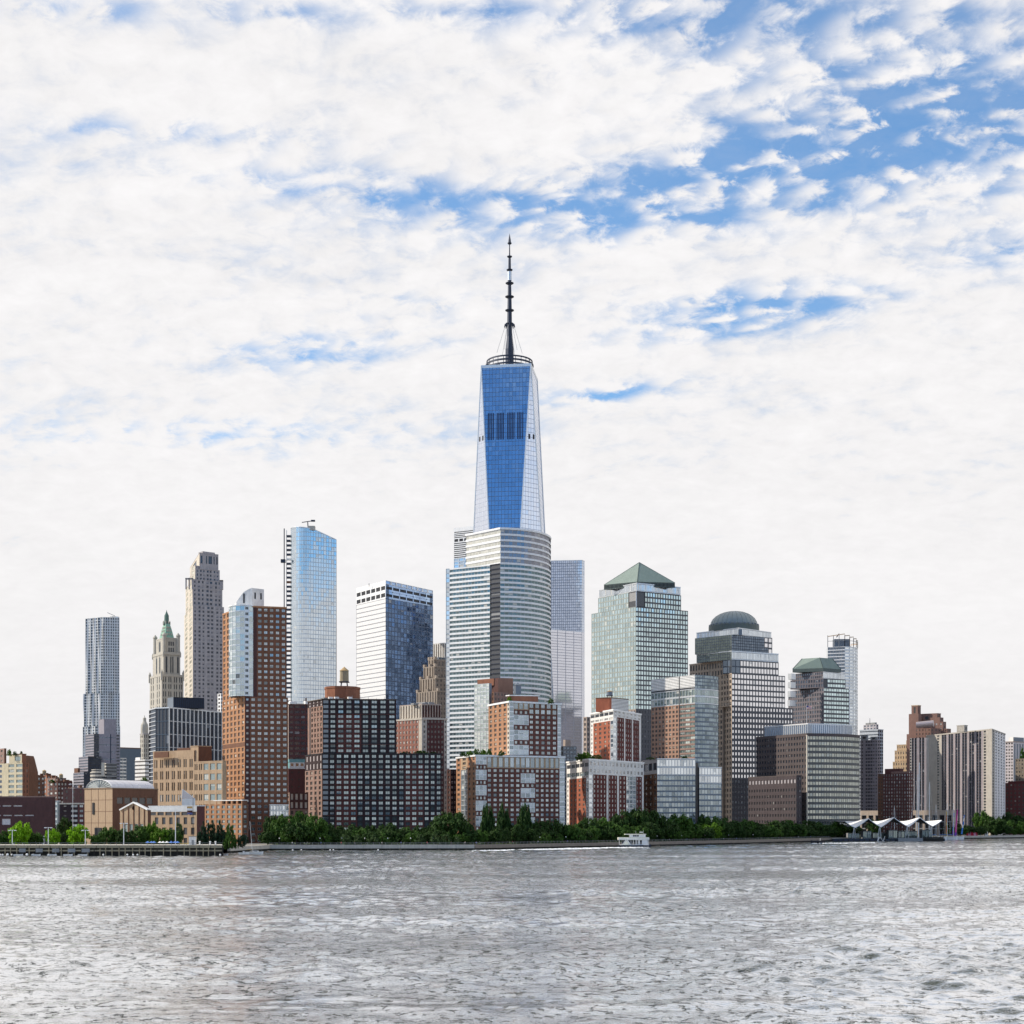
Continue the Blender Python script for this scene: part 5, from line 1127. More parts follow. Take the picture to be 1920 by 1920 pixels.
def right_towers():
    b = Bld('apartment_tower', 'pinkish apartment tower with dark checker windows beside the bowed granite building', 'apartment tower', 1640, 1500); D = 1500
    w = solid('rose_concrete', (.27, .235, .245)); blk(b, 1645, 1613, 1650, D, 1387, None, [(0, .22, 0, 1, S(9, 6.4, .4, .5, w, g_dark, n=1)), (.22, .3, 0, 1, S(9, 9, 1, 1, w, None)), (.3, .72, 0, 1, S(6.5, 6.4, [(.05, .42), (.58, .95)], .6, w, g_black, n=2)), (.72, 1, 0, 1, S(5, 6.4, .5, .4, w, g_dark, n=2))], S(5, 6.4, .5, .5, w, g_black), w, aL=38)
    for px, y in ((1622, 1378), (1640, 1381)): blk(b, px+4, px-8, px+6, D+8, y, 1388, S(9, 9, .5, .4, mid, g_black, m=1), S(9, 9, 1, 1, mid, None), mid)
    b.done()
    D = 1620; b = Bld('residential_tower', 'light blue tower with dark ribbed side and roof antenna, behind the pinkish tower', 'tower', 1646, D)
    w = solid('powder_blue_concrete', (.44, .48, .53))
    blk(b, 1646, 1612, 1656, D, 1368, None, S(40, 6.2, 1, .3, w, g_navy, proud='s', n=1), S(3.4, 6.2, .8, .7, w, g_black, n=3), w, aL=38, par=(.8, .4, w))
    blk(b, 1643, 1619, 1647, D+8, 1358, 1368, S(6, 5, .6, .5, greyst, g_navy), S(6, 5, .6, .5, greyst, g_navy), greyst)
    blk(b, 1641, 1623, 1644, D+12, 1354.5, 1358, S(9, 9, 1, 1, mid, None), S(9, 9, 1, 1, mid, None), mid)
    m = M(); m.tube((X(1631, D+12), D+12, Z(1356, D)), (X(1631, D+12), D+12, Z(1345, D)), .4, .2, 4, steel); b.one('antenna', m); b.done()
    D = 1385; b = Bld('apartment_tower', 'big beige apartment slab with vertical stripes of black windows', 'apartment tower', 1859, D)
    w = solid('beige_concrete', (.37, .345, .31)); w2 = solid('lilac_concrete', (.27, .24, .255)); grid = solid('white_grid_concrete', (.66, .65, .66))
    def bay(n): return S(14.6, 5.5, [(.03, .35), (.40, .72)], .74, w2, g_black, dep=.8, n=n, solo=True, sp=steel)
    face = [(0, .165, 0, 1, S(9, 9, 1, 1, w, None)), (.165, .215, 0, 1, S(6, 5.5, .62, .62, w, g_black, n=1)), (.215, .245, 0, 1, S(9, 9, 1, 1, w, None)), (.245, .875, 0, 1, bay(6)), (.875, .92, 0, 1, S(6, 5.5, .7, .66, w, g_black, n=1)), (.92, 1, 0, 1, S(9, 9, 1, 1, w, None))]
    rg = [(0, .2, 0, 1, S(5, 5.5, .5, .6, w, g_black, n=1)), (.2, 1, 0, 1, S(5.0, 5.5, .46, .55, grid, g_dark, n=4, dep=.6))]
    r = blk(b, 1860, 1737, 1885, D, 1367.5, None, face, rg, w, yl=1380, yr=1377, par=(1.2, .3, w))
    clutter(b, r, 5, mid, 2.5, 8)
    blk(b, 1808, 1794, 1814, D+22, 1360, 1372, S(9, 9, 1, 1, w, None), S(9, 9, .5, .4, w, g_dark, m=1), w, par=(.6, .4, w))
    blk(b, 1737, 1706, 1742, D+28, 1383, None, [(0, .1, 0, 1, S(5, 5.5, .8, .6, w, g_navy, n=1)), (.1, 1, 0, 1, S(11, 5.5, [(.05, .3), (.42, .7)], .78, w2, g_black, sp=steel, n=2, dep=.6))], S(9, 9, 1, 1, w, None), w, aL=38)
    b.done()
    D = 1620; b = Bld('old_apartment_tower', 'brown brick stepped tower with a square turret and round window', 'apartment tower', 1727, D)
    w = solid('cocoa_brick', (.21, .125, .105)); n_ = S(9, 9, 1, 1, w, None); wn = S(6, 7, .35, .45, w, g_dark)
    blk(b, 1721, 1709, 1726.5, D+4, 1323, 1340, S(9, 16, .3, .7, w, g_dark, m=1), S(3, 16, .3, .7, w, g_dark, m=1), w, aL=36, par=(1, .3, tanb))
    blk(b, 1722, 1704, 1728, D, 1338, None, n_, n_, w, aL=36); blk(b, 1716, 1700, 1722, D-4, 1376, None, n_, n_, w, aL=36)
    blk(b, 1757, 1727, 1764, D, 1338, None, n_, wn, w, aL=36, par=(.8, .3, w)); blk(b, 1762, 1730, 1769, D-3, 1345, None, n_, wn, w, aL=36); blk(b, 1768, 1735, 1774, D-6, 1353, None, S(9, 9, .4, .4, w, g_flat), wn, w, aL=36); blk(b, 1776, 1735, 1783, D-8, 1366, None, wn, wn, w, aL=36)
    m = M(); c = Vector((X(1740.5, D-8), D-2.2, Z(1346.5, D)));
    for i in range(16): a0, a1 = 2*pi*i/16, 2*pi*(i+1)/16; m.face([c, c+Vector((cos(a0)*2, 0, sin(a0)*2)), c+Vector((cos(a1)*2, 0, sin(a1)*2))], nearblack)
    b.one('round_window', m)
    m = M(); a = Vector((X(1720, D-25), D-22, Z(1362, D))); c = Vector((X(1748, D-25), D-30, Z(1360, D))); m.tube(a, c, 3.4, 3.4, 14, solid('vault_skin', (.34, .30, .32), .3, .05, .3, .4)); b.one('roof_vault', m)
    blk(b, 1745, 1716, 1765, D-18, 1365, None, wn, wn, w, aL=36)
    b.done()
    D = 1720; b = Bld('apartment_block', 'sandy stepped apartment block at the foot of the brown turreted tower', 'apartment block', 1700, D)
    w = tawny; st = S(4.4, 8.5, .38, .55, w, g_dark)
    for xl, y in ((1681.5, 1396), (1677.5, 1407), (1674, 1428)): blk(b, 1706, xl, 1714, D-(y-1396)*.4, y, None, st, st, w, aL=38, par=(.6, .3, w))
    blk(b, 1706, 1699, 1712, D+4, 1388, 1396, st, st, w, aL=38); b.done()
    D = 1300; b = Bld('apartment_block', 'dark red stepped block with pale windows behind the ferry shelter', 'apartment block', 1700, D)
    w = solid('oxblood_brick', (.10, .04, .037)); st = S(5, 6.6, .46, .62, w, MATS['white_blind_glass'], dep=.3)
    blk(b, 1704, 1646, 1712, D, 1450, None, [(0, .16, 0, 1, S(5, 6.6, .5, .5, umber, g_dark, n=2)), (.16, 1, 0, 1, st)], st, w, aL=38); blk(b, 1704, 1671, 1712, D+6, 1446, 1450, n_, st, w, aL=38)
    blk(b, 1688, 1659, 1694, D+12, 1441, 1452, S(9, 9, 1, 1, w, None), S(9, 9, 1, 1, w, None), w, aL=38); b.done()
    D = 1640; b = Bld('apartment_tower', 'off-white balconied tower behind the beige slab near the frame edge', 'apartment tower', 1905, D)
    w = solid('off_white_concrete', (.55, .50, .50)); blk(b, 1900, 1880, 1940, D, 1391, None, S(5, 6, .6, .5, w, g_dark), S(5.2, 90, .6, .96, w, mid, m=1), w, aL=38, par=(1.2, .3, pinkst)); blk(b, 1900, 1891, 1920, D+8, 1382, 1391, S(9, 9, 1, 1, palest, None), S(9, 9, 1, 1, slate, None), slate); b.done()
    D = 1520; b = Bld('apartment_block', 'olive brown mid-rise with planted roof cut by the frame edge', 'apartment block', 1915, D)
    w = solid('olive_brick', (.22, .18, .14)); blk(b, 1930, 1904, 1945, D, 1422, None, S(5, 7, .5, .5, w, g_dark), S(5, 7, .5, .5, w, g_dark), w, aL=38); b.done()
    D = 1480; b = Bld('apartment_block', 'crimson brick mid-rise in front of the olive one', 'apartment block', 1910, D)
    w = solid('crimson_brick', (.12, .038, .038)); r = blk(b, 1930, 1885, 1945, D, 1468, None, S(7, 7.5, .4, .5, w, g_dark), S(5, 7, .5, .5, w, g_dark), w, aL=36, par=(.6, .4, w)); blk(b, 1935, 1890, 1945, D+5, 1464, 1468, S(9, 9, 1, 1, w, None), S(9, 9, 1, 1, w, None), w); b.done()
    D = 1340; b = Bld('arcade_building', 'long low beige building with open bays behind the white ferry shelter', 'arcade', 1700, D)
    bb = solid('arcade_stone', (.40, .33, .27)); blk(b, 1786, 1613, 1792, D, 1519, None, [(0, 1, .82, 1, S(9, 9, 1, 1, bb, None)), (0, 1, 0, .82, S(13, 9, [(.2, .9)], .86, bb, g_black, dep=1.5, m=3, sp=mid))], S(9, 9, 1, 1, bb, None), bb, aL=38); b.done()
right_towers()

# ---- low buildings at the far left
def left_low():
    D = 900; b = Bld('apartment_building', 'cream terraced apartment building with roof garden at the frame edge', 'apartment building', 43, D)
    w = cream; st = [(0, .22, 0, 1, S(16, 9.9, .7, .52, w, g_navy, n=1)), (.22, .42, 0, 1, S(9, 9, 1, 1, w, None)), (.42, 1, 0, 1, S(18, 9.9, [(.05, .44), (.58, 1)], .55, w, g_green, n=1, dep=.4))]
    blk(b, 42, -30, 54, D, 1430, None, [(0, .35, 0, 1, S(16, 9.9, .7, .52, w, g_navy)), (.35, 1, 0, 1, st)], S(9, 9.9, .3, .6, rust, g_dark, n=2), w, aL=36, aR=40)  # rust right side: shadow on the cream wall put into its colour
    blk(b, 41, 17, 49, D+2, 1414, 1430, [(0, .35, 0, 1, S(9, 9, 1, 1, w, None)), (.35, 1, 0, 1, S(10, 9, .7, .5, w, g_green, m=1, n=1))], S(9, 9, 1, 1, rust, None), w, aL=36, aR=40, par=(.5, .4, umber))
    blk(b, 8, -20, 12, D+10, 1403, 1431, S(9, 9, .4, .4, mauve, g_dark), S(9, 9, 1, 1, umber, None), mauve)
    # raked flank, its shadow put into the brown colours
    Dd = D+9; m = M(); P = [Vector((X(px, Dd), Dd, Z(y, Dd))) for px, y in ((45, 1500), (45, 1416), (47, 1421), (53.5, 1447), (53.5, 1500))]; bk_ = Vector((2, 12, 0))
    m.face(P[::-1], rust); m.face([p+bk_ for p in P], rust)
    for a, c in zip(P, P[1:]): m.face([a, c, c+bk_, a+bk_], umber)
    b.one('raked_flank', m); b.done()
    D = 720; b = Bld('school_building', 'long dark plum brick building with ribbon windows above the bright trees', 'school', 99, D)
    w = solid('plum_brick', (.078, .038, .038)); pl = glass('ribbon_window_glass', (.5, .55, .6), (.06, .07, .09), (.6, .58, .6), bf=.5, metal=.4, frame=(.5, .45, .47), fw=.1)
    vv = S(9, 9, 1, 1, w, None)
    st = [(0, 1, .86, 1, vv), (0, .75, .77, .86, S(20, 9, .82, .3, w, pl, m=1)), (.75, 1, .77, .86, vv), (0, 1, .66, .77, vv), (0, .85, .58, .66, S(20, 9, .82, .3, w, pl, m=1)), (.85, 1, .58, .66, vv), (0, .65, .40, .58, S(19, 12, .82, .7, w, pl, m=1)), (.65, 1, .40, .58, vv), (0, 1, .2, .4, vv), (0, 1, 0, .2, S(8, 10, .7, .9, palest, g_black, m=1))]
    blk(b, 98, -120, 104, D, 1494, None, st, vv, w, aL=3, par=(.5, .3, mauve)); b.done()
    names = [(58, 47, 70, 1320, 1449, maroon, 'dim maroon brick block with chimney left of the far rooftops'), (70, 62, 84, 1400, 1456, umber, 'small umber brick block with a tiny roof hut, far left rooftops'),
             (88, 72, 104, 1480, 1454, rust, 'rust coloured gabled loft under the wooden water tank'), (104, 88, 124, 1450, 1459, mauve, 'long mauve loft building among the far left rooftops'),
             (108, 92, 126, 1300, 1466, darkb, 'dark loft with shrubs on its roof'), (120, 106, 136, 1380, 1466, maroon, 'maroon loft under the lone water tank near the grey steps'), (140, 122, 160, 1250, 1478, greyst, 'grey flat roofed house just left of the vaulted hall')]
    for xc, xl, xr, D, y, w, lab in names:
        b = Bld('brick_house', lab, 'brick building', xc, D, None); st = S(6.5, 8.5, .5, .52, w, g_flat, dep=.3)
        r = blk(b, xc, xl, xr, D, y, None, st, st, w, par=(.5, .3, w)); clutter(b, r, 3, umber, 3.0, int(xc)); b.done()
    water_tower(83, 1455, 1443, 7.5, 1495, 'wooden water tank above the rust coloured loft roof'); water_tower(114.5, 1463, 1450, 7.5, 1400, 'lone wooden water tank on the maroon loft roof'); water_tower(67, 1455, 1444, 5.5, 1415, 'little wooden tank farthest left of the rooftop tanks')
    D = 860; b = Bld('apartment_block', 'dark brick block with white balconies and parapet just left of the vaulted hall', 'apartment block', 135, D)
    w = blackb; r = blk(b, 158, 112, 166, D, 1507, None, [(0, .42, 0, 1, S(22, 9.6, .3, .3, w, g_dark)), (.42, .75, 0, 1, S(14, 9.6, .84, .5, w, g_flat, n=1)), (.75, 1, 0, 1, S(12, 9.6, .6, .5, maroon, g_flat, n=1))], S(9, 9, 1, 1, w, None), w, aL=4, par=(.8, .4, lime)); b.done()
    D = 1000; b = Bld('apartment_block', 'dusky brick block with arched windows over the white parapet', 'apartment block', 130, D)
    blk(b, 158, 118, 164, D, 1478, None, S(12, 12, .3, .4, solid('dusky_brick', (.14, .075, .07)), g_dark), S(9, 9, 1, 1, darkb, None), darkb, aL=4); b.done()
    D = 880; b = Bld('house', 'thin pale rendered house between plum brick school and black brick block', 'house', 105, D)
    blk(b, 109, 98, 113, D, 1502, None, S(9, 10, .6, .6, solid('mint_render', (.46, .50, .46)), g_sky), S(9, 9, 1, 1, mid, None), palest, aL=4, par=(.4, .3, white)); b.done()
left_low()

# =================================================================== GROUND, WATER, SHORE
SHORE = [(-900, 650), (-300, 650), (430, 668), (505, 735), (890, 745), (1240, 885), (1400, 975), (1560, 1130), (1770, 1292), (1920, 1380), (2300, 1700)]
SH = [(X(px, D), D) for px, D in SHORE]
def ground():
    m = M(); pts = SH+[(3500, 1700), (4500, 9000), (-4500, 9000), (-2600, 650)]
    m.face([(x, y, GZ) for x, y in pts], solid('paving', (.25, .24, .22))); o = m.build('ground', kind='structure')
    # sloping lawn strip behind the promenade
    m = M(); g = solid('lawn', (.06, .10, .03), .9, .3, .1)
    for (a, c) in zip(SH[3:8], SH[4:9]): m.face([(a[0], a[1]+14, GZ+.004), (c[0], c[1]+14, GZ+.004), (c[0]-6, c[1]+50, GZ+.4), (a[0]-6, a[1]+50, GZ+.4)], g)
    m.build('lawn', kind='structure')
ground()
W0, W1, WR, WH_, WA, WD, WN, WL = .60, .76, .01, 1.0, .0080, .55, .075, .0
def water():
    import numpy as np
    NR, NC = 1400, 680
    d = 62*np.exp(np.linspace(0, math.log(1750/62), NR))
    uu = np.linspace(-.40, .40, NC)
    Xg = (d[:, None]+150)*uu[None, :]; Yg = np.repeat(d[:, None], NC, 1)
    Zg = np.zeros_like(Xg); rs = np.random.RandomState(5)
    # wind waves: many crossing trains, broken up by slow patches of wind
    patch = np.zeros_like(Xg)
    for i in range(10):
        a = rs.uniform(0, 2*pi); kk = 2*pi/rs.uniform(45, 170); patch += np.sin(kk*(Xg*np.cos(a)*.55+Yg*np.sin(a)*1.1)+rs.uniform(0, 7))
    patch = np.clip(.75+.20*patch, .3, 1.3)
    step = np.gradient(d)[:, None]
    for i in range(110):
        lam = 0.55*math.exp(i/110*3.0); a = pi/2+.25+rs.normal(0, 1.0); kk = 2*pi/lam
        ph = kk*(Xg*math.cos(a)+Yg*math.sin(a))+rs.uniform(0, 2*pi)+1.3*np.sin(Xg*.031*i**.5+Yg*.017+i)
        amp = WA*lam**.95*rs.uniform(.5, 1.3)
        fade = np.clip((lam-2.2*step)/lam, 0, 1)*np.clip(.75+.55*(Yg-150)/350, .75, 1.9)
        w = np.sin(ph); Zg += amp*fade*patch*(w+.22*np.cos(2*ph))
    edge = np.minimum(np.clip((.40-np.abs(uu))/.02, 0, 1)[None, :], np.clip((d-62)/8, 0, 1)[:, None]); edge = np.minimum(edge, np.clip((1750-d)/60, 0, 1)[:, None])
    Zg *= edge*edge*(3-2*edge)                                       # calm down to the level of the open water around
    v = np.stack([Xg, Yg, Zg], -1).reshape(-1, 3)
    idx = np.arange(NR*NC).reshape(NR, NC)
    f = np.stack([idx[:-1, :-1], idx[:-1, 1:], idx[1:, 1:], idx[1:, :-1]], -1).reshape(-1, 4)
    me = bpy.data.meshes.new('river_water'); me.vertices.add(len(v)); me.vertices.foreach_set('co', v.ravel().astype('f'))
    me.loops.add(f.size); me.loops.foreach_set('vertex_index', f.ravel().astype('i'))
    me.polygons.add(len(f)); me.polygons.foreach_set('loop_start', np.arange(0, f.size, 4, dtype='i')); me.polygons.foreach_set('loop_total', np.full(len(f), 4, dtype='i'))
    me.polygons.foreach_set('use_smooth', np.ones(len(f), dtype=bool)); me.update(calc_edges=True)
    mt, t, b = new_mat('river_water')
    p = t.n.new('ShaderNodeTexCoord').outputs['Object']
    b.inputs['Base Color'].default_value = (.040, .048, .036, 1); b.inputs['Roughness'].default_value = .10; b.inputs['IOR'].default_value = 1.45
    b.inputs['Specular IOR Level'].default_value = .5
    n_a = t.noise(t.vm('MULTIPLY', p, (1, 1, 1)), 2.6, 4, .68, .3); n_b = t.noise(t.vm('MULTIPLY', p, (1.1, 1, 1)), .85, 4, .6, .5); n_c = t.noise(t.vm('MULTIPLY', p, (1.0, 1, 1)), .40, 4, .6, .6)
    pt = t.ss(t.noise(t.vm('MULTIPLY', p, (.35, 1, 1)), .021, 4, .6, .3), .38, .66); p2 = t.ss(t.noise(t.vm('MULTIPLY', p, (.5, 1, 1)), .06, 4, .6, .3), .42, .66)
    dip = t.m('MULTIPLY', t.ss(n_b, .57, .66), t.m('ADD', .30, t.m('MULTIPLY', p2, .9))); dip2 = t.ss(n_c, .55, .72)
    n_d = t.noise(t.vm('MULTIPLY', p, (.9, 1, 1)), .18, 5, .64, .7); n_e = t.noise(t.vm('MULTIPLY', p, (.9, 1, 1)), .08, 5, .64, .6)
    h = t.m('ADD', t.m('MULTIPLY', t.m('MULTIPLY', n_a, WN), t.lin(t.sep(p)[1], 140, 520, 1, 3.2)), t.m('ADD', t.m('MULTIPLY', dip, -WD), t.m('MULTIPLY', dip2, -WL)))
    h = t.m('ADD', t.m('MULTIPLY', h, t.m('ADD', .40, pt)), t.m('ADD', t.m('MULTIPLY', t.ss(n_d, .54, .68), -WL), t.m('MULTIPLY', t.ss(n_e, .56, .68), -WL)))
    bu = t.n.new('ShaderNodeBump'); bu.inputs['Strength'].default_value = 1.0; bu.inputs['Distance'].default_value = 1.0; t.put(bu.inputs['Height'], h)
    lw = t.n.new('ShaderNodeLayerWeight'); lw.inputs[0].default_value = .5; t.l.new(bu.outputs[0], lw.inputs['Normal'])
    fr = t.m('ADD', .04, t.m('MULTIPLY', t.ss(lw.outputs['Facing'], W0, W1), .92))
    di = t.n.new('ShaderNodeBsdfDiffuse'); di.inputs[0].default_value = (.036, .046, .038, 1); t.l.new(bu.outputs[0], di.inputs['Normal'])
    gs = t.n.new('ShaderNodeBsdfGlossy'); gs.inputs['Roughness'].default_value = WR; gs.inputs['Color'].default_value = (1, 1, 1, 1); t.l.new(bu.outputs[0], gs.inputs['Normal'])
    mx = t.n.new('ShaderNodeMixShader'); t.put(mx.inputs[0], fr); t.l.new(di.outputs[0], mx.inputs[1]); t.l.new(gs.outputs[0], mx.inputs[2]); t.l.new(mx.outputs[0], t.n['Material Output'].inputs[0])
    me.materials.append(mt); o = bpy.data.objects.new('river_water', me); COL.objects.link(o); o['kind'] = 'structure'
    m = M(); z = 0.0; w0, w1 = (62+150)*.40, (1750+150)*.40
    m.face([(-6000, -3000, z), (6000, -3000, z), (w0, 62, z), (-w0, 62, z)], mt); m.face([(6000, -3000, z), (6000, 1750, z), (w1, 1750, z), (w0, 62, z)], mt)
    m.face([(-w0, 62, z), (-w1, 1750, z), (-6000, 1750, z), (-6000, -3000, z)], mt); m.face([(-6000, 1750, z), (6000, 1750, z), (6000, 9000, z), (-6000, 9000, z)], mt); m.build('river_water', kind='structure')
water()

# ---- seawalls
def wall_run(name, lab, i0, i1, ztop, m1, m2, D_off=0, block=None, rail=True):
    pts = SH[i0:i1+1]; base = (pts[0][0], pts[0][1], 0); t = thing(name, lab, 'seawall', base)
    k = 0
    for a, c in zip(pts, pts[1:]):
        L = hypot(c[0]-a[0], c[1]-a[1]); n = max(1, int(L/9)); d = ((c[0]-a[0])/L, (c[1]-a[1])/L)
        for j in range(n):
            o = (a[0]+d[0]*L*j/n, a[1]+d[1]*L*j/n); s_ = (d[0]*(L/n-.12), d[1]*(L/n-.12)); m = M(); zt = ztop+R.uniform(-.05, .05)
            m.par((o[0]+d[1]*.5, o[1]-d[0]*.5), s_, (-d[1]*1.4, d[0]*1.4), .9, zt, m1); m.build('wall_block', t, base=base); k += 1
        m = M(); m.par((a[0], a[1]), (d[0]*L, d[1]*L), (-d[1]*1.2, d[0]*1.2), -2, .95, m2); m.build('wall_foot', t, base=base)
        # rubble at the waterline
        m = M()
        for j in range(int(L/1.3)):
            u_ = R.uniform(0, L); w = R.uniform(.4, 1.3); x, y = a[0]+d[0]*u_+d[1]*R.uniform(-.3, 1.6), a[1]+d[1]*u_-d[0]*R.uniform(-.3, 1.6); m.box((x, y), w, w*.8, -.4, R.uniform(.1, .9), rock, R.uniform(0, 3))
        m.build('rubble', t, 'stuff', base)
wall_run('seawall', 'pale concrete promenade seawall below the dark park trees beside the moored sailboat', 3, 4, 2.75, conc, woodd)
wall_run('seawall', 'brownish stone seawall running from the promenade corner behind the ferry boat', 4, 5, 2.6, stone, woodd)
wall_run('seawall', 'receding stone seawall between the ferry boat and the white ferry shelter', 5, 7, 2.7, stone, woodd)
wall_run('seawall', 'distant quay wall past the striped dome tent', 7, 10, 2.6, conc, woodd)
wall_run('seawall', 'shaded concrete bulkhead behind the moored sailboat', 2, 3, 2.7, conc, woodd)
def railing(i0, i1, lab, step=3.0):
    base = (SH[i0][0], SH[i0][1], GZ); t = thing('railing', lab, 'railing', base); 
    for a, c in zip(SH[i0:i1], SH[i0+1:i1+1]):
        L = hypot(c[0]-a[0], c[1]-a[1]); d = ((c[0]-a[0])/L, (c[1]-a[1])/L); o = (a[0]-d[1]*.9, a[1]+d[0]*.9)
        m = M(); m.tube((o[0], o[1], 3.75), (o[0]+d[0]*L, o[1]+d[1]*L, 3.75), .06, .06, 4, mid); m.tube((o[0], o[1], 3.3), (o[0]+d[0]*L, o[1]+d[1]*L, 3.3), .04, .04, 4, mid); m.build('rail', t, base=base)
        m = M()
        for j in range(int(L/step)): m.box((o[0]+d[0]*j*step, o[1]+d[1]*j*step), .14, .14, 2.6, 3.8, mid)
        m.build('baluster', t, 'stuff', base)
railing(3, 4, 'thin steel promenade railing on the pale concrete seawall'); railing(4, 7, 'thin steel railing along the stone seawall by the ferry')

# ---- timber pier
def pier():
    D0, D1 = 607, 634; x0, x1 = X(-140, D0), X(417, D0); zt = 4.4
    base = (X(200, D0), D0, 0); t = thing('pier', 'weathered timber pier with dark piles, in front of the bright green trees', 'pier', base)
    m = M(); x1b = X(416, D1); m.prism([(x0, D0), (x1, D0), (x1b, D1), (x0, D1)], zt-.5, zt, conc, bottom=True); m.build('deck', t, base=base)
    n = 26; w = (x1-x0)/n
    for i in range(n):
        if i == 20: mat_ = solid('greenish_timber', (.16, .22, .14))
        m = M(); a = x0+i*w; m.prism([(a+.1, D0-.5), (a+w-.1, D0-.5), (a+w-.1, D0-.05), (a+.1, D0-.05)], zt-1.15, zt-.05+R.uniform(-.08, .08), wood, bottom=True); m.build('fascia_beam', t, base=base)
        m = M(); m.prism([(a+.1, D0-.35), (a+w-.1, D0-.35), (a+w-.1, D0-.06), (a+.1, D0-.06)], 1.9, 2.5, wood, bottom=True); m.build('waler', t, base=base)
    for i in range(int((x1-x0)/2.6)):
        a = x0+1+i*2.6+R.uniform(-.4, .4); m = M(); m.tube((a, D0-.55, -1.5), (a, D0-.55, zt-1.2+R.uniform(-.2, .2)), .24, .2, 6, wood if R.random() < .75 else woodd); m.build('pile', t, base=base)
    m = M(); m.prism([(x0, D0+1.2), (x1-.3, D0+1.2), (x1b-.3, D1-.5), (x0, D1-.5)], -1, zt-1.0, woodd); m.build('timber_core', t, base=base)
    for a, c in ((37, 49), (68, 81), (99, 112), (128, 142), (154, 169)):
        m = M(); m.prism([(X(a, D0), D0-.75), (X(c, D0), D0-.75), (X(c, D0), D0-.55), (X(a, D0), D0-.55)], Z(1598, D0), Z(1591, D0), mid, bottom=True); m.build('fender_panel', t, base=base)
    # far end cap in shade
    m = M(); m.prism([(x1-.1, D0-.2), (x1+.4, D0-.2), (x1b+.4, D1), (x1b-.1, D1)], -1, zt-.4, woodd); m.build('end_cladding', t, base=base)
    m = M(); m.prism([(x0, D0+.6), (x1, D0+.6), (x1, D0+.7), (x0, D0+.7)], zt+.9, zt+1.0, mid, bottom=True)
    for i in range(int((x1-x0)/2.5)): m.box((x0+i*2.5, D0+.65), .1, .1, zt, zt+1, mid)
    m.build('railing', t, base=base)
    ORD = 'first second third fourth fifth sixth seventh eighth ninth tenth eleventh twelfth thirteenth fourteenth fifteenth sixteenth seventeenth eighteenth nineteenth twentieth'.split()
    for k, px in enumerate((1.5, 5.5, 14.5, 22.5, 51, 62.5, 91.5, 194, 239, 250, 258, 413)):
        q_ = (X(px, D0-1), D0-1.2, .55); t2 = thing('mooring_float', f'round white float at the pier foot, {ORD[k]} counting towards the pier tip', 'float', q_, 'white floats along the pier foot'); r_ = .55 if px in (14.5, 51) else .38
        m = M(); m.lathe((q_[0], q_[1]), [(0, q_[2]-r_)]+[(r_*sin(a), q_[2]-r_*cos(a)) for a in [pi*i/6 for i in range(1, 6)]]+[(0, q_[2]+r_)], 10, white); m.build('ball', t2, base=q_, smooth=True); m = M(); m.tube((q_[0], q_[1], q_[2]+r_*.9), (q_[0], q_[1]+.6, 2.2), .05, .05, 4, nearblack); m.build('rope', t2, base=q_)
    for k, (px, nm) in enumerate(((35, 'first'), (68, 'second'), (98, 'third'), (128, 'fourth'), (155.5, 'fifth'))):
        c = (X(px, D0-2), D0-2.4); base2 = (c[0], c[1], .3); t2 = thing('rowing_skiff', f'{nm} small pale skiff along the pier foot counting from the frame edge', 'boat', base2, 'skiffs under the pier')
        m = M(); hull(m, c, 1.9, .55, .1, .75, white, 0.0); m.build('hull', t2, base=base2); m = M(); m.box(c, .3, .9, .5, .62, wood); m.build('thwart', t2, base=base2)
def hull(m, c, L, B, z0, z1, mt, rot, bow=.75, stern=.7, deck=None):
    """boat hull: pointed bow along +x, tapered to the keel"""
    sec = [(-L, stern*B, .0), (-L*.5, B, 0), (0, B, 0), (L*.5, B*.85, .05), (L*.8, B*.45, .12), (L, .02, .25)]
    ca, sa = cos(rot), sin(rot); H = z1-z0
    def P(x, y, z): return (c[0]+x*ca-y*sa, c[1]+x*sa+y*ca, z)
    for s_ in (1, -1):
        for (xa, ba, ra), (xb, bb, rb) in zip(sec, sec[1:]):
            A = [P(xa, -s_*ba, z1+ra*H), P(xb, -s_*bb, z1+rb*H), P(xb*.96, -s_*bb*.5, z0), P(xa*.96, -s_*ba*.5, z0)]
            m.face(A if s_ < 0 else A[::-1], mt)
    m.face([P(-L, -sec[0][1], z1), P(-L, sec[0][1], z1), P(-L*.96, sec[0][1]*.5, z0), P(-L*.96, -sec[0][1]*.5, z0)], mt)
    top = [P(x, -b_, z1+r_*H-.05) for x, b_, r_ in sec]+[P(x, b_, z1+r_*H-.05) for x, b_, r_ in reversed(sec)]
    m.face(top, deck or mt)
pier()

# ---- poles on the pier
def lamp(px, ytop, D, z0, lab, arm=1.3):
    zt = Z(ytop, D); base = (X(px, D), D, z0); t = thing('lamp_post', lab, 'lamp post', base, 'lamp posts')
    m = M(); m.tube(base, (base[0], D, zt), .22, .14, 6, silver); m.build('pole', t, base=base)
    m = M(); m.tube((base[0]-arm, D, zt-.1), (base[0]+arm, D, zt-.1), .1, .1, 4, silver); m.build('arm', t, base=base)
    for s_ in (-1, 1): m = M(); m.box((base[0]+s_*arm, D), .9, .5, zt-.4, zt-.05, white); m.build('lamp_head', t, base=base)
for px, y, lab in ((23, 1556, 'lamp post in front of the bright tree nearest the frame edge'), (90.5, 1551, 'lamp post before the smallest bright round tree'), (160, 1556, 'lamp post at the edge of the third bright tree'), (232, 1543, 'taller lamp post before the gabled pavilion'), (329, 1520, 'tall lamp mast above the parked umbrellas on the pier')):
    lamp(px, y, 620, 4.4, lab, 1.2 if y != 1520 else 1.8)
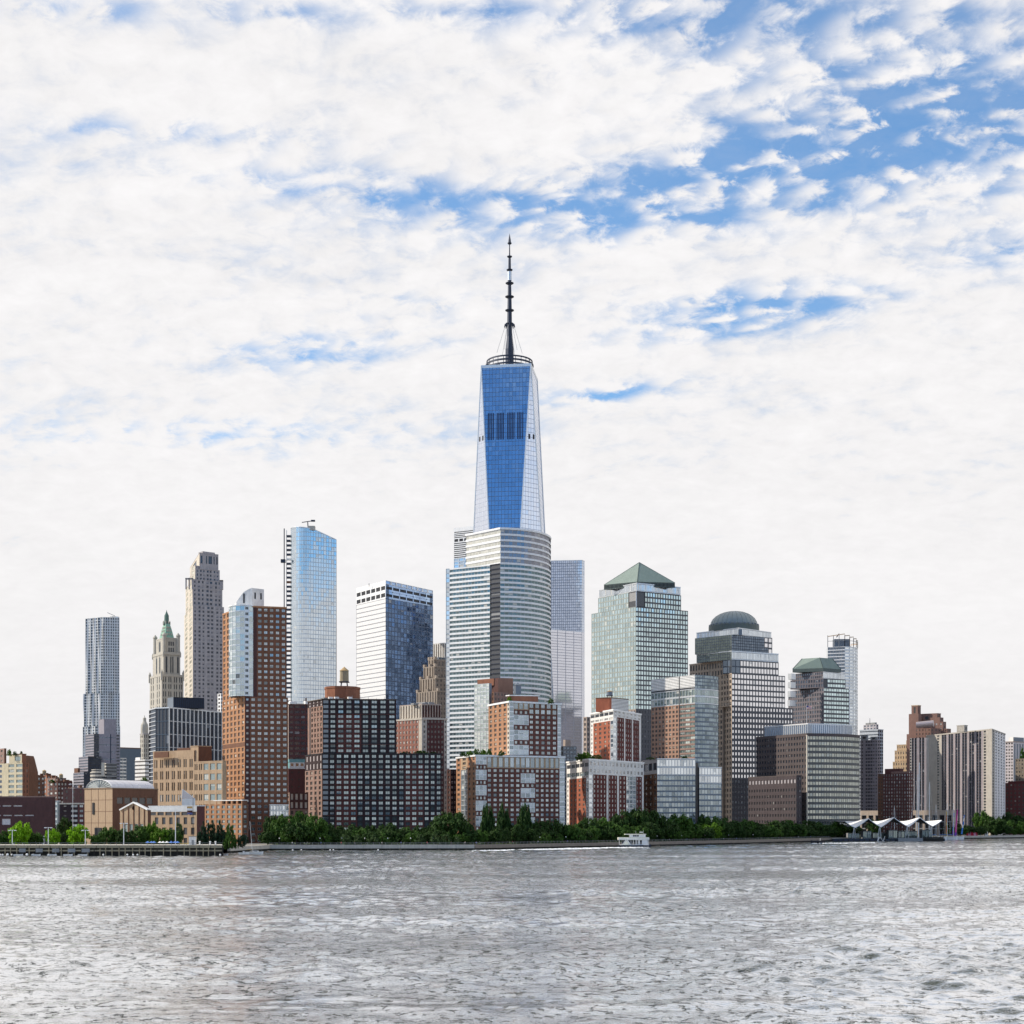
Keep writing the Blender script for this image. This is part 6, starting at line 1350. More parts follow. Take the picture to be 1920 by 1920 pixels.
lamp(136.5, 1470, 760, GZ, 'tall sports light pole beside the vaulted hall', 1.6)
def flagpole():
    D = 622; base = (X(362, D), D, 4.4); t = thing('flagpole', 'tall flagpole at the pier end beside a white hut', 'flagpole', base); m = M(); m.tube(base, (base[0], D, Z(1497, D)), .2, .1, 6, nearblack); m.build('pole', t, base=base)
    zf = Z(1530, D); fb = (base[0]-.2, D, zf); f = thing('flag', 'faded striped flag drooping from the pier flagpole', 'flag', fb)
    for k in range(4): m = M(); c0 = [solid('flag_ochre', (.5, .32, .12)), white, maroon, solid('flag_blue', (.1, .12, .3))][k]; m.box((fb[0]-1.2, D+.1*k), 2.2, .12, zf+3.2-k*.85, zf+4.0-k*.85, c0, .2*k); m.build('stripe', f, base=fb)
    b2 = (X(367, D), D-6, 4.4); t = thing('pier_hut', 'narrow white hut standing at the pier end by the flagpole', 'hut', b2)
    m = M(); m.box((b2[0], b2[1]), 2.6, 2.2, 4.4, Z(1569, D-6), palest); m.build('wall', t, base=b2); m = M(); m.box((b2[0], b2[1]), 3.0, 2.6, Z(1569, D-6), Z(1568, D-6), mid); m.build('roof', t, base=b2); m = M(); m.box((b2[0]+.3, b2[1]-1.13), .9, .1, 4.4, 6.4, mid); m.build('door', t, base=b2)
    for px, w_ in ((374.5, 'nearest the hut'), (394, 'middle one'), (404, 'nearest the pier tip')):
        b3 = (X(px, 612), 612, 4.4); t = thing('bollard', f'white mooring bollard on the pier end, {w_}', 'bollard', b3, 'white bollards'); m = M(); m.lathe((b3[0], b3[1]), [(.32, 4.4), (.3, 5.6), (.42, 5.65), (.42, 5.9), (0, 6.0)], 8, white); m.build('post', t, base=b3); m = M(); m.lathe((b3[0], b3[1]), [(.5, 4.4), (.5, 4.5), (0, 4.52)], 8, mid); m.build('base', t, base=b3)
    for i, px in enumerate((277, 283, 289, 299, 306, 312, 321, 327, 333)):
        cm = white if i in (3, 4, 5) else solid('parasol_blue', (.10, .22, .60)); b3 = (X(px, 616), 616+(i % 2), 4.4)
        t = thing('parasol', ('white' if cm is white else 'blue')+f' parasol in the row on the pier, number {["one","two","three","four","five","six","seven","eight","nine"][i]} towards the white hut', 'parasol', b3, ('white' if cm is white else 'blue')+' parasols on the pier'); m = M(); m.lathe((b3[0], b3[1]), [(1.15, Z(1580.5, 616)), (0, Z(1577, 616))], 8, cm); m.build('canopy', t, base=b3); m = M(); m.tube(b3, (b3[0], b3[1], Z(1578, 616)), .05, .05, 4, mid); m.build('pole', t, base=b3)
    b3 = (X(350, 618), 618, 4.4); t = thing('barrier', 'long ochre barrier beam on the pier beside the white hut', 'barrier', b3); m = M(); m.box((b3[0], b3[1]), 6.4, .3, Z(1582, 618), Z(1580.8, 618), solid('ochre_paint', (.62, .47, .16))); m.build('beam', t, base=b3)
    for s_ in (-3, 0, 3): m = M(); m.box((b3[0]+s_, b3[1]), .2, .3, 4.4, Z(1582, 618), mid); m.build('leg', t, base=b3)
flagpole()

# ---- small round-globe lamps and strollers along the promenade
def person(px, D, z, c1, lab):
    x = X(px, D); base = (x, D, z); t = thing('person', lab, 'person', base, 'people strolling on the promenade')
    bm = bmesh_person(c1); o = bpy.data.objects.new('body', bm); COL.objects.link(o); o.parent = t; o.rotation_euler = (0, 0, R.uniform(0, 6))
    h = bpy.data.objects.new('hair', PCACHE['hair']); COL.objects.link(h); h.parent = o
PCACHE = {}
def bmesh_person(c1):
    """one lathe-like continuous body in stride"""
    if c1.name in PCACHE: return PCACHE[c1.name]
    skin = solid('skin', (.42, .26, .19)); trous = solid('dark_trousers', (.05, .05, .07))
    m = M(); o = bpy.data.meshes.new('body')
    rings = [(.0, .10, .13, trous), (.45, .12, .14, trous), (.85, .17, .13, trous), (.95, .17, .12, c1), (1.2, .17, .12, c1), (1.42, .22, .12, c1), (1.48, .08, .07, skin), (1.55, .07, .08, skin), (1.63, .09, .10, skin), (1.74, .07, .08, skin), (1.78, .0, .0, skin)]
    for (z0, a0, b0, q0), (z1, a1, b1, q1) in zip(rings, rings[1:]):
        for i in range(8):
            t0, t1 = i*pi/4, (i+1)*pi/4; m.face([(a0*cos(t0), b0*sin(t0), z0), (a0*cos(t1), b0*sin(t1), z0), (a1*cos(t1), b1*sin(t1), z1), (a1*cos(t0), b1*sin(t0), z1)], q0)
    for s_ in (-1, 1): m.tube((s_*.21, 0, 1.40), (s_*.29, -.04*s_, 1.1), .05, .045, 6, c1); m.tube((s_*.29, -.04*s_, 1.1), (s_*.27, -.16, .86), .042, .03, 6, skin)
    ob = m.build('tmp'); me = ob.data; me.name = 'body'; bpy.data.objects.remove(ob); PCACHE[c1.name] = me
    if 'hair' not in PCACHE:
        m = M(); m.lathe((0, .015), [(.10, 1.64), (.105, 1.72), (.06, 1.80), (0, 1.81)], 8, solid('hair', (.04, .03, .02))); ob = m.build('tmp'); PCACHE['hair'] = ob.data; bpy.data.objects.remove(ob)
    return me
shirts = [solid('white_shirt', (.75, .75, .75)), solid('blue_shirt', (.1, .2, .5)), solid('red_shirt', (.5, .08, .08)), solid('dark_shirt', (.05, .05, .06))]
def shore_at(px):
    for (a, Da), (c, Dc) in zip(SHORE, SHORE[1:]):
        if a <= px <= c: t = (px-a)/(c-a); return Da+(Dc-Da)*t
    return SHORE[-1][1]
WH = ['under the short brown block', 'at the black building corner', 'by the first clipped bush', 'by the second clipped bush', 'past the third clipped bush', 'below the black building columns', 'left of the paired bushes', 'below the huge broad tree', 'right of the huge broad tree', 'at the promenade corner',
 'between the poplars', 'just past the third poplar', 'by the bush past the third poplar', 'below the gap between brick buildings', 'below the red building corner', 'nearest the ferry stern', 'below the strip windows', 'below the dark slot', 'past the dark slot', 'by the lime tree', 'under the domed tower', 'before the plum granite base', 'under the plum granite windows', 'before the bowed corner', 'under the bowed face', 'nearest the white shelter']
for i in range(26):
    px = [548, 602, 640, 665, 716, 752, 801, 846, 872, 893, 961, 1001, 1009, 1064, 1098, 1131, 1255, 1288, 1301, 1330, 1357, 1381, 1421, 1450, 1497, 1520][i]
    c1 = shirts[i % 4]; person(px, shore_at(px)+R.uniform(3, 9), GZ, c1, f"walker in {c1.name.replace('_', ' ')} on the promenade, {WH[i]}")
ORD2 = 'first second third fourth fifth sixth seventh eighth ninth tenth eleventh twelfth thirteenth fourteenth fifteenth sixteenth seventeenth eighteenth nineteenth'.split()
for i, px in enumerate((524, 556, 600, 641, 684, 727, 770, 812, 856, 1012, 1061, 1107, 1232, 1278, 1322, 1366, 1412, 1458, 1506)):
    D = shore_at(px)+12; base = (X(px, D), D, GZ); t = thing('promenade_lamp', f'globe lamp on the waterfront promenade, {ORD2[i]} from the orange tower towards the ferry shelter', 'lamp', base, 'globe lamps along the promenade')
    m = M(); m.tube(base, (base[0], D, 5.6), .09, .06, 5, nearblack); m.build('post', t, base=base); m = M(); m.lathe((base[0], D), [(0, 5.5), (.26, 5.65), (.3, 5.85), (.2, 6.1), (0, 6.15)], 8, white); m.build('globe', t, base=base)

# =================================================================== TREES
def crown_mesh(kind, n_cl, n_lf, ls, seed):
    """leaf sprays in clumps through a unit crown (radius 1, height 1 from z=0)"""
    r = random.Random(seed); V = []; Fc = []
    for c in range(n_cl):
        while True:
            x, y, z = r.uniform(-1, 1), r.uniform(-1, 1), r.uniform(0, 1)
            if kind == 'round': rad = sin(pi*min(1, (z+.10)/1.12))**.55
            elif kind == 'poplar': rad = (sin(pi*min(1, (z*.93+.10)))**.8)*(1.1-.45*z)
            elif kind == 'shrub': rad = max(0, 1-z*z)**.5
            else: rad = (1-z)**.85*1.02+.03
            d = hypot(x, y)
            if d < rad and (d > rad*.45 or r.random() < .35): break
        cr = r.uniform(.13, .25)*(1.0 if kind != 'conifer' else .7)
        for k in range(n_lf):
            while True:
                a, b_, c_ = r.uniform(-1, 1), r.uniform(-1, 1), r.uniform(-1, 1)
                if a*a+b_*b_+c_*c_ < 1: break
            p = Vector((x+a*cr, y+b_*cr, z+c_*cr*.62)); q = ls*r.uniform(.6, 1.3)
            n = Vector((a+r.uniform(-.7, .7), b_+r.uniform(-.7, .7), c_+.5+r.uniform(-.6, .6))).normalized(); u_ = n.orthogonal().normalized(); w_ = n.cross(u_)
            th = r.uniform(0, 6.28); u2 = (u_*cos(th)+w_*sin(th))*q; w2 = (w_*cos(th)-u_*sin(th))*q*.7
            k0 = len(V); V += [p-u2, p+w2, p+u2, p-w2]; Fc.append((k0, k0+1, k0+2, k0+3))
    me = bpy.data.meshes.new('crown'); me.from_pydata(V, [], Fc); me.materials.append(None); return me
PROT = {k: [crown_mesh(k, n, l, s_, sd) for sd in range(q)] for k, (n, l, s_, q) in dict(round=(95, 34, .070, 4), poplar=(110, 34, .085, 2), shrub=(55, 26, .09, 3), conifer=(85, 28, .07, 2)).items()}
lf_bright = leaf('bright_leaves', (.10, .24, .004), (.26, .50, .012)); lf_mid = leaf('mid_green_leaves', (.022, .06, .009), (.075, .16, .022)); lf_dark = leaf('dark_leaves', (.012, .032, .008), (.048, .105, .018))
lf_pop = leaf('poplar_leaves', (.010, .032, .008), (.035, .085, .014)); lf_pale = leaf('sage_leaves', (.03, .06, .018), (.09, .15, .05)); lf_pine = leaf('pine_leaves', (.010, .028, .014), (.025, .06, .025)); lf_lime = leaf('lime_leaves', (.04, .10, .006), (.12, .24, .012))
TM = {}
def trunk_mesh(k):
    if k not in TM:
        m = M(); r = random.Random(k); m.tube((0, 0, 0), (0, 0, .5), .035, .026, 7, bark)
        for i in range(5): a = i*1.26+r.uniform(-.3, .3); m.tube((0, 0, .26+.05*i), (cos(a)*.22, sin(a)*.22, .55+.05*i), .016, .007, 5, bark)
        o = m.build('tmp'); TM[k] = o.data; bpy.data.objects.remove(o)
    return TM[k]
TN = [0]
def tree(px, ytop, w, D, lf, kind='round', name='tree', lab='', ybase=None, z0=GZ, group='park trees', clear=.18):
    TN[0] += 1; i = TN[0]; zt = Z(ytop, D); H = zt-z0; rr = w/2*D/F; base = (X(px, D), D, z0)
    t = thing(name, lab, 'tree' if kind != 'shrub' else 'shrub', base, group)
    pr = PROT[kind]; o = bpy.data.objects.new('crown', pr[i % len(pr)]); COL.objects.link(o); o.parent = t
    o.material_slots[0].link = 'OBJECT'; o.material_slots[0].material = lf
    lo = H*(clear if kind != 'shrub' else -.02); o.location = (0, 0, lo); o.scale = (rr*.93, rr*.93, (H-lo)/1.04); o.rotation_euler = (0, 0, i*1.7)
    k = bpy.data.objects.new('trunk', trunk_mesh(i % 3)); COL.objects.link(k); k.parent = t; k.scale = (H*.7, H*.7, H*1.1)
leafname = {lf_pop: 'deep green', lf_bright: 'bright yellow-green', lf_mid: 'mid green', lf_dark: 'dark green', lf_pale: 'pale sage', lf_pine: 'blackish green', lf_lime: 'lime green'}
TREES = [  # px, top row, width, extra distance from the shore, leaves, kind, what it stands by
 (38, 1540, 46, -5, lf_bright, 'round', 'behind the pier lamp nearest the frame edge'), (99, 1552, 30, -5, lf_bright, 'round', 'the smallest of the three on the pier'), (146, 1546, 48, -5, lf_bright, 'round', 'before the windowless vaulted hall'),
 (4, 1556, 34, 4, lf_mid, 'round', 'cut by the frame edge'), (66, 1560, 34, 6, lf_mid, 'round', 'between the two first bright trees'), (122, 1560, 26, 6, lf_dark, 'round', 'between the small and the third bright tree'), (120, 1532, 40, 120, lf_dark, 'round', 'tall one behind, between the plum school and the vaulted hall'),
 (182, 1561, 28, 0, lf_mid, 'round', 'just past the third bright tree'), (204, 1549, 38, 8, lf_mid, 'round', 'under the vaulted hall door'), (236, 1552, 40, 4, lf_dark, 'round', 'under the gabled pavilion'), (262, 1547, 40, 6, lf_mid, 'round', 'beside the lime tree under the pavilion'),
 (283, 1537, 30, 14, lf_lime, 'round', 'tallest one right of the gabled pavilion'), (302, 1551, 40, 4, lf_lime, 'round', 'above the blue parasols'), (325, 1553, 34, 5, lf_mid, 'round', 'before the low tan wing'), (336, 1542, 18, 22, lf_pale, 'round', 'thin one before the low tan wing'),
 (380, 1533, 30, 10, lf_pine, 'conifer', 'dark evergreen beside the white pier hut'), (396, 1531, 34, 16, lf_pine, 'conifer', 'dark evergreen second from the pier hut'), (414, 1530, 34, 12, lf_pine, 'conifer', 'dark evergreen before the podium windows'), (431, 1537, 32, 8, lf_mid, 'conifer', 'greener evergreen nearest the orange tower foot'), (455, 1563, 22, 8, lf_pine, 'round', 'low one at the orange tower foot'),
 (512, 1528, 40, 26, lf_dark, 'round', 'shaded one at the orange tower corner'), (533, 1524, 52, 18, lf_mid, 'round', 'big one under the short brown block'), (566, 1521, 50, 26, lf_mid, 'round', 'big one under the black building corner'), (590, 1525, 54, 16, lf_mid, 'round', 'broad one right of the big pair'), (556, 1540, 60, 12, lf_dark, 'round', 'low dark one under the big pair'), (612, 1540, 34, 30, lf_dark, 'round', 'shaded one left of the clipped bushes'),
 (640, 1548, 40, 34, lf_dark, 'round', 'low one before the black building, first'), (666, 1543, 40, 30, lf_dark, 'round', 'low one before the black building, with a raised top'), (694, 1546, 34, 38, lf_dark, 'round', 'low one behind the first clipped bush pair'), (727, 1541, 44, 30, lf_dark, 'round', 'rounded one above the second clipped bush'), (762, 1550, 44, 30, lf_mid, 'round', 'flat-topped one before the black building'), (790, 1546, 40, 36, lf_dark, 'round', 'dark one left of the big willow-shaped one'),
 (846, 1521, 78, 22, lf_dark, 'round', 'huge broad one between black building and tiered building'), (820, 1535, 40, 30, lf_dark, 'round', 'dark shoulder of the huge broad one'), (880, 1548, 34, 20, lf_dark, 'round', 'small dark one left of the poplars'),
 (914, 1499, 31, 20, lf_pop, 'poplar', 'first tall pointed poplar from the huge broad tree'), (943, 1501, 33, 24, lf_pop, 'poplar', 'middle tall pointed poplar'), (984, 1498, 33, 16, lf_pop, 'poplar', 'third tall pointed poplar, standing apart'), (965, 1545, 40, 12, lf_dark, 'round', 'low one between the poplars'), (930, 1556, 40, 10, lf_dark, 'round', 'low one at the poplar feet'),
 (1010, 1538, 40, 26, lf_dark, 'round', 'dark one right of the third poplar'), (1036, 1534, 48, 26, lf_dark, 'round', 'wide dark one before the tiered building end'), (1060, 1546, 40, 18, lf_mid, 'round', 'mid one in the gap before the red and white building'), (1078, 1545, 40, 14, lf_mid, 'round', 'round one before the red and white building'), (1100, 1533, 50, 28, lf_dark, 'round', 'dark one under the glazed corner'), (1128, 1530, 52, 24, lf_mid, 'round', 'leafy one above the ferry bow side'), (1150, 1546, 50, 12, lf_mid, 'round', 'lighter one just above the ferry'),
 (1168, 1517, 54, 34, lf_dark, 'round', 'tall dark one above the ferry'), (1196, 1514, 60, 28, lf_dark, 'round', 'tallest dark one before the grey glass building'), (1226, 1517, 56, 24, lf_dark, 'round', 'tall dark one right of the tallest'), (1212, 1540, 50, 12, lf_dark, 'round', 'low dark one right of the ferry'), (1256, 1540, 44, 14, lf_dark, 'round', 'low dark one before the strip windows'), (1274, 1524, 56, 26, lf_mid, 'round', 'rounded one before the grey glass building'), (1320, 1524, 30, 40, lf_dark, 'round', 'narrow one at the dark slot'), (1300, 1543, 44, 16, lf_mid, 'round', 'lower one at the dark slot'),
 (1330, 1541, 52, 14, lf_lime, 'round', 'yellowish one at the end of the grey glass building'), (1358, 1545, 40, 18, lf_dark, 'round', 'dark one under the domed tower'), (1384, 1537, 50, 24, lf_dark, 'round', 'dark one before the plum granite base'), (1412, 1540, 48, 22, lf_dark, 'round', 'dark one under the plum granite windows'), (1440, 1546, 44, 12, lf_mid, 'round', 'lighter one under the plum granite windows'), (1462, 1538, 44, 24, lf_dark, 'round', 'dark one before the bowed building corner'), (1488, 1541, 44, 16, lf_dark, 'round', 'dark one under the corner strip'), (1520, 1538, 50, 20, lf_dark, 'round', 'round one under the bowed face'), (1550, 1546, 44, 24, lf_dark, 'round', 'one next to the ferry shelter'), (1578, 1548, 40, 34, lf_dark, 'round', 'one behind the first shelter fold'),
 (1640, 1534, 34, 100, lf_dark, 'round', 'behind the first shelter peak'), (1780, 1537, 44, 50, lf_dark, 'round', 'behind the orange banner'), (1812, 1546, 30, 30, lf_dark, 'round', 'behind the dome tent'), (1842, 1520, 40, 40, lf_mid, 'round', 'in front of the white gridded flank'), (1858, 1536, 34, 20, lf_dark, 'round', 'right of the dome tent'), (1893, 1522, 34, 40, lf_dark, 'round', 'below the crimson brick block'), (1914, 1526, 40, 20, lf_dark, 'round', 'cut by the frame edge below the crimson block'), (1880, 1545, 40, 10, lf_dark, 'round', 'low one on the far quay'), (1935, 1540, 40, 10, lf_dark, 'round', 'farthest one on the quay'),
 (648, 1563, 24, 8, lf_pale, 'shrub', 'first clipped sage bush on the promenade'), (670, 1564, 22, 8, lf_pale, 'shrub', 'second clipped sage bush on the promenade'), (700, 1562, 28, 8, lf_pale, 'shrub', 'third clipped bush, greener'), (718, 1559, 30, 10, lf_mid, 'shrub', 'taller bush next to the third clipped one'), (787, 1563, 26, 8, lf_pale, 'shrub', 'lone clipped bush mid promenade'), (816, 1560, 28, 8, lf_pale, 'shrub', 'clipped bush of the fourth pair, larger'), (836, 1562, 22, 8, lf_pale, 'shrub', 'clipped bush of the fourth pair, smaller'), (857, 1568, 14, 8, lf_pale, 'shrub', 'tiny bush left of the promenade corner'),
 (1024, 1560, 26, 6, lf_mid, 'shrub', 'clipped bush right of the third poplar'), (1046, 1563, 26, 6, lf_mid, 'shrub', 'next clipped bush along the stone wall'), (1084, 1551, 34, 6, lf_mid, 'shrub', 'big bush on the stone wall'), (1110, 1569, 26, 5, lf_mid, 'shrub', 'low bush left of the ferry'),
]
LM = [(500, 'before the short brown block'), (600, 'before the black building corner'), (650, 'before the black building columns'), (750, 'before the low black wing'), (830, 'at the black building end'), (880, 'before the tiered building corner'), (950, 'between the poplars'), (1010, 'before the tiered building bays'), (1060, 'before the red and white building'), (1150, 'above the ferry'), (1210, 'before the brick end of the grey glass building'), (1260, 'before the strip windows'), (1305, 'across the dark slot'), (1355, 'below the domed tower'), (1405, 'below the plum granite block'), (1470, 'below the granite corner'), (1530, 'below the bowed grid face')]
rt_ = random.Random(21); cnt = {}
for k, px in enumerate(range(505, 1575, 21)):
    wh = [l for x, l in LM if x <= px][-1] if px >= 500 else LM[0][1]; cnt[wh] = cnt.get(wh, 0)+1
    TREES.append((px+rt_.uniform(-5, 5), rt_.uniform(1550, 1559)+(2 if px < 900 else -4), rt_.uniform(28, 42), rt_.uniform(10, 22), lf_dark if rt_.random() < .5 else lf_mid, 'round', ['', 'first', 'second', 'third', 'fourth', 'fifth', 'sixth'][cnt[wh]]+' low one '+wh))
for k, (px, y) in enumerate(((1334, 1528), (1352, 1533), (1372, 1541), (1398, 1536), (1426, 1543), (1450, 1538), (1476, 1535), (1504, 1545), (1536, 1541), (1566, 1540), (1596, 1545), (1868, 1530), (1900, 1536), (1922, 1532), (1830, 1548), (1796, 1550))):
    TREES.append((px, y, rt_.uniform(38, 48), 26 if px < 1600 else 12, lf_dark if k % 3 else lf_mid, 'round', ['filling the slot of the grey glass building', 'at the dark granite base', 'below the buff granite corner', 'behind the lime one', 'under the plum windows, taller', 'at the plum block end', 'against the pale corner strip', 'under the strip of bowed grid', 'right part of the bowed face', 'left of the ferry shelter', 'behind the shelter eave', 'under the white gridded flank', 'under the crimson block', 'at the frame edge, rounded', 'behind the tent', 'behind the pink banner'][k]))
for (px, yt, w, dd, lf, kind, where) in TREES:
    D = shore_at(px)+max(3, dd)+4 if px > 480 else 640+max(0, dd)+5
    nm = {'round': 'tree', 'poplar': 'poplar_tree', 'conifer': 'evergreen_tree', 'shrub': 'shrub'}[kind]
    noun = {'round': 'leafy tree', 'poplar': 'poplar', 'conifer': 'tree', 'shrub': 'bush'}[kind]
    tree(px, yt, w, D, lf, kind, nm, f'{leafname[lf]} {noun}, {where}', group={'round': 'park trees', 'poplar': 'poplars', 'conifer': 'evergreens', 'shrub': 'clipped bushes'}[kind], clear={'round': .12, 'poplar': .04, 'conifer': .05, 'shrub': 0}[kind])
# undergrowth that nobody could count, filling the foot of the park
def under():
    r = random.Random(3); V = []; Fc = []
    for px in range(500, 1580, 2):
        D = shore_at(px)
        for k in range(11):
            dd = r.uniform(14, 60); x = X(px+r.uniform(-2, 2), D+dd); y = D+dd; z = GZ+r.uniform(.1, 4.6)*(1 if px > 900 else .8); q = r.uniform(.4, .9)
            a = r.uniform(0, 6.3); b_ = r.uniform(-.9, .9); u_ = Vector((cos(a), sin(a), b_*.6)).normalized()*q; w_ = Vector((-sin(a)*b_, cos(a)*b_, 1)).normalized()*q*.7; p = Vector((x, y, z)); k0 = len(V)
            V += [p-u_, p-w_, p+u_, p+w_]; Fc.append((k0, k0+1, k0+2, k0+3))
    me = bpy.data.meshes.new('undergrowth'); me.from_pydata(V, [], Fc); me.materials.append(lf_dark); o = bpy.data.objects.new('undergrowth', me); COL.objects.link(o); o['kind'] = 'stuff'
under()
# roof garden plants
for i, (px, y, w, D, zb, lf, lab) in enumerate(((868, 1409, 14, 893, 1418, lf_mid, 'first bush on the tiered building step'), (880, 1406, 16, 895, 1418, lf_lime, 'second bush on the tiered building step'), (894, 1403, 16, 893, 1418, lf_mid, 'third bush on the tiered building step'), (906, 1405, 16, 896, 1418, lf_lime, 'fourth bush on the tiered building step'), (917, 1402, 12, 890, 1418, lf_mid, 'bush against the upper brick wall'), (940, 1406, 12, 888, 1416, lf_mid, 'tiny bush before the upper brick wall'),
    (1087, 1412, 20, 945, 1425, lf_mid, 'first bush on the red and white building step'), (1100, 1408, 24, 946, 1425, lf_lime, 'biggest bush on the red and white building step'), (1118, 1414, 24, 944, 1425, lf_mid, 'third bush on the red and white building step'), (955, 1306, 12, 908, 1316, lf_lime, 'yellowish bush beside the brick roof house'), (1033, 1308, 12, 908, 1318, lf_mid, 'bush at the roof end of the tiered building'),
    (760, 1409, 26, 884, 1414, lf_dark, 'dark planting on the black building wing, first'), (790, 1407, 30, 886, 1414, lf_mid, 'dark planting on the black building wing, middle'), (812, 1409, 18, 884, 1414, lf_dark, 'dark planting on the black building wing, last'), (1220, 1419, 18, 998, 1424, lf_mid, 'planting on the low grey glass building'), (1284, 1418, 16, 1000, 1424, lf_mid, 'planting by the roof edge of the low grey glass building'),
    (17, 1403, 9, 905, 1416, lf_lime, 'yellowish round bush on the cream terrace'), (28, 1408, 9, 905, 1416, lf_pale, 'straggly bush on the cream terrace'), (40, 1408, 7, 905, 1416, lf_pale, 'little bush at the cream roof corner'), (97, 1461, 12, 1305, 1467, lf_mid, 'shrub on the dark far loft roof'), (1917, 1400, 10, 1530, 1423, lf_mid, 'shrub on the olive brick roof'), (270, 1457, 14, 1180, 1466, lf_lime, 'lime shrub over the vaulted roof'))):
    tree(px, y, w, D, lf, 'shrub', 'roof_shrub', f'{leafname[lf]} {lab}', z0=Z(zb, D), group='roof garden bushes')

# =================================================================== FERRY SHELTER, BOATS, BANNERS
def shelter():
    D = 1130; base = (X(1675, D), D, 0); t = thing('ferry_shelter', 'open ferry landing under a zigzag of white folded roofs with glazed rooms below', 'ferry terminal', base)
    # quay platform
    q = M(); q.prism([(X(1560, D-8), D-8), (X(1772, D-8), D-8), (X(1772, D+60), D+60), (X(1560, D+40), D+40)], -1, 1.8, steel, bottom=True); q.build('platform', t, base=base)
    for i in range(22): m = M(); x = X(1562+i*9.8, D-8); m.tube((x, D-8.4, -1), (x, D-8.4, 1.5), .35, .35, 6, woodd); m.build('pile', t, base=base)
    pk = [(1585.3, 1541), (1604, 1552), (1628.5, 1535), (1652, 1551), (1676, 1533), (1703.5, 1550.5), (1725, 1533), (1748.5, 1549.6), (1766, 1538.4)]
    dep = 42; wr = solid('shelter_roof_white', (.80, .80, .80), .5, .04)
    for k, ((xa, ya), (xb, yb)) in enumerate(zip(pk, pk[1:])):
        a0 = Vector((X(xa, D), D, Z(ya, D))); b0 = Vector((X(xb, D), D, Z(yb, D)))
        # at the back the fold is reversed: peaks fall, valleys rise
        zm = (a0.z+b0.z)/2; a1 = Vector((a0.x, D+dep, 14.9)); b1 = Vector((b0.x, D+dep, 14.9))
        m = M(); n_ = 5; up_ = Vector((0, 0, .35))
        for i in range(n_):
            for j in range(n_):
                def P(s_, r_):
                    l = a0.lerp(b0, s_); rr_ = a1.lerp(b1, s_); p = l.lerp(rr_, r_); p.z -= .4*sin(pi*s_)*(1-r_); return p
                c = [P(i/n_, j/n_), P((i+1)/n_, j/n_), P((i+1)/n_, (j+1)/n_), P(i/n_, (j+1)/n_)]
                m.face([p+up_ for p in c], wr); m.face(c[::-1], nearblack)
            e0, e1 = P(i/n_, 0), P((i+1)/n_, 0); m.face([e0-up_*.6, e1-up_*.6, e1+up_, e0+up_], wr)
        m.build('roof_fold', t, base=base)
    for xa, ya in ((1604, 1552), (1652, 1551), (1703.5, 1550.5), (1748.5, 1549.6)):
        for s_ in (-1.2, 1.2): m = M(); m.tube((X(xa, D)+s_*.2, D+4, Z(ya, D)-.2), (X(xa, D)+s_, D+5, 1.8), .28, .28, 6, silver); m.build('column', t, base=base)
    room = glass('landing_glass', (.45, .55, .55), (.03, .06, .06), bf=.1, metal=.35, frame=(.2, .24, .24))
    for a, c, y, d_ in ((1618, 1634, 1558, 14), (1666, 1683, 1556, 14), (1684, 1720, 1558, 16), (1729, 1748, 1556, 10), (1590, 1612, 1562, 20), (1636, 1662, 1561, 24)):
        m = M(); x0_, x1_ = X(a, D+d_), X(c, D+d_); z1 = Z(y, D+d_); y0_ = D+d_
        k = max(2, int((x1_-x0_)/2.4))
        for i in range(k): u0, u1 = x0_+(x1_-x0_)*(i+.05)/k, x0_+(x1_-x0_)*(i+.95)/k; m.face([(u0, y0_, 2.2), (u1, y0_, 2.2), (u1, y0_, z1-.3), (u0, y0_, z1-.3)], room)
        m.build('glazing', t, base=base); m = M(); m.prism([(x0_, y0_+.2), (x1_, y0_+.2), (x1_, y0_+8), (x0_, y0_+8)], 1.8, z1, mid); m.build('kiosk', t, base=base)
    m = M()
    zz_ = [(1644.5, 1579), (1650, 1569), (1656, 1578), (1659, 1568)]
    for (xa, ya), (xb, yb) in zip(zz_, zz_[1:]): m.tube((X(xa, D-9), D-9, Z(ya, D-9)), (X(xb, D-9), D-9, Z(yb, D-9)), .22, .22, 4, silver)
    m.tube((X(1644.5, D-9), D-9, Z(1579, D-9)), (X(1648, D-9), D-9, Z(1569, D-9)), .22, .22, 4, silver); m.build('gangway_truss', t, base=base)
    m = M(); m.prism([(X(1684, D-14), D-14), (X(1731, D-14), D-14), (X(1731, D-9), D-9), (X(1684, D-9), D-9)], -.5, 2.4, mid, bottom=True); m.build('gangway', t, base=base)
    m = M()
    b2 = (X(1750, D-14), D-14, 0); t2 = thing('fender_dolphin', 'dark slatted timber fender wall at the landing end', 'fender', b2)
    for i in range(17): m = M(); x = X(1731.5+i*2.3, D-14); m.box((x, D-14), .6, .8, -1, 3.4+R.uniform(-.2, .3), woodd); m.build('plank', t2, base=b2)
    m = M(); m.box((X(1750, D-14), D-13.4), 15.5, .4, 2.2, 2.6, wood); m.build('waler', t2, base=b2)
shelter()
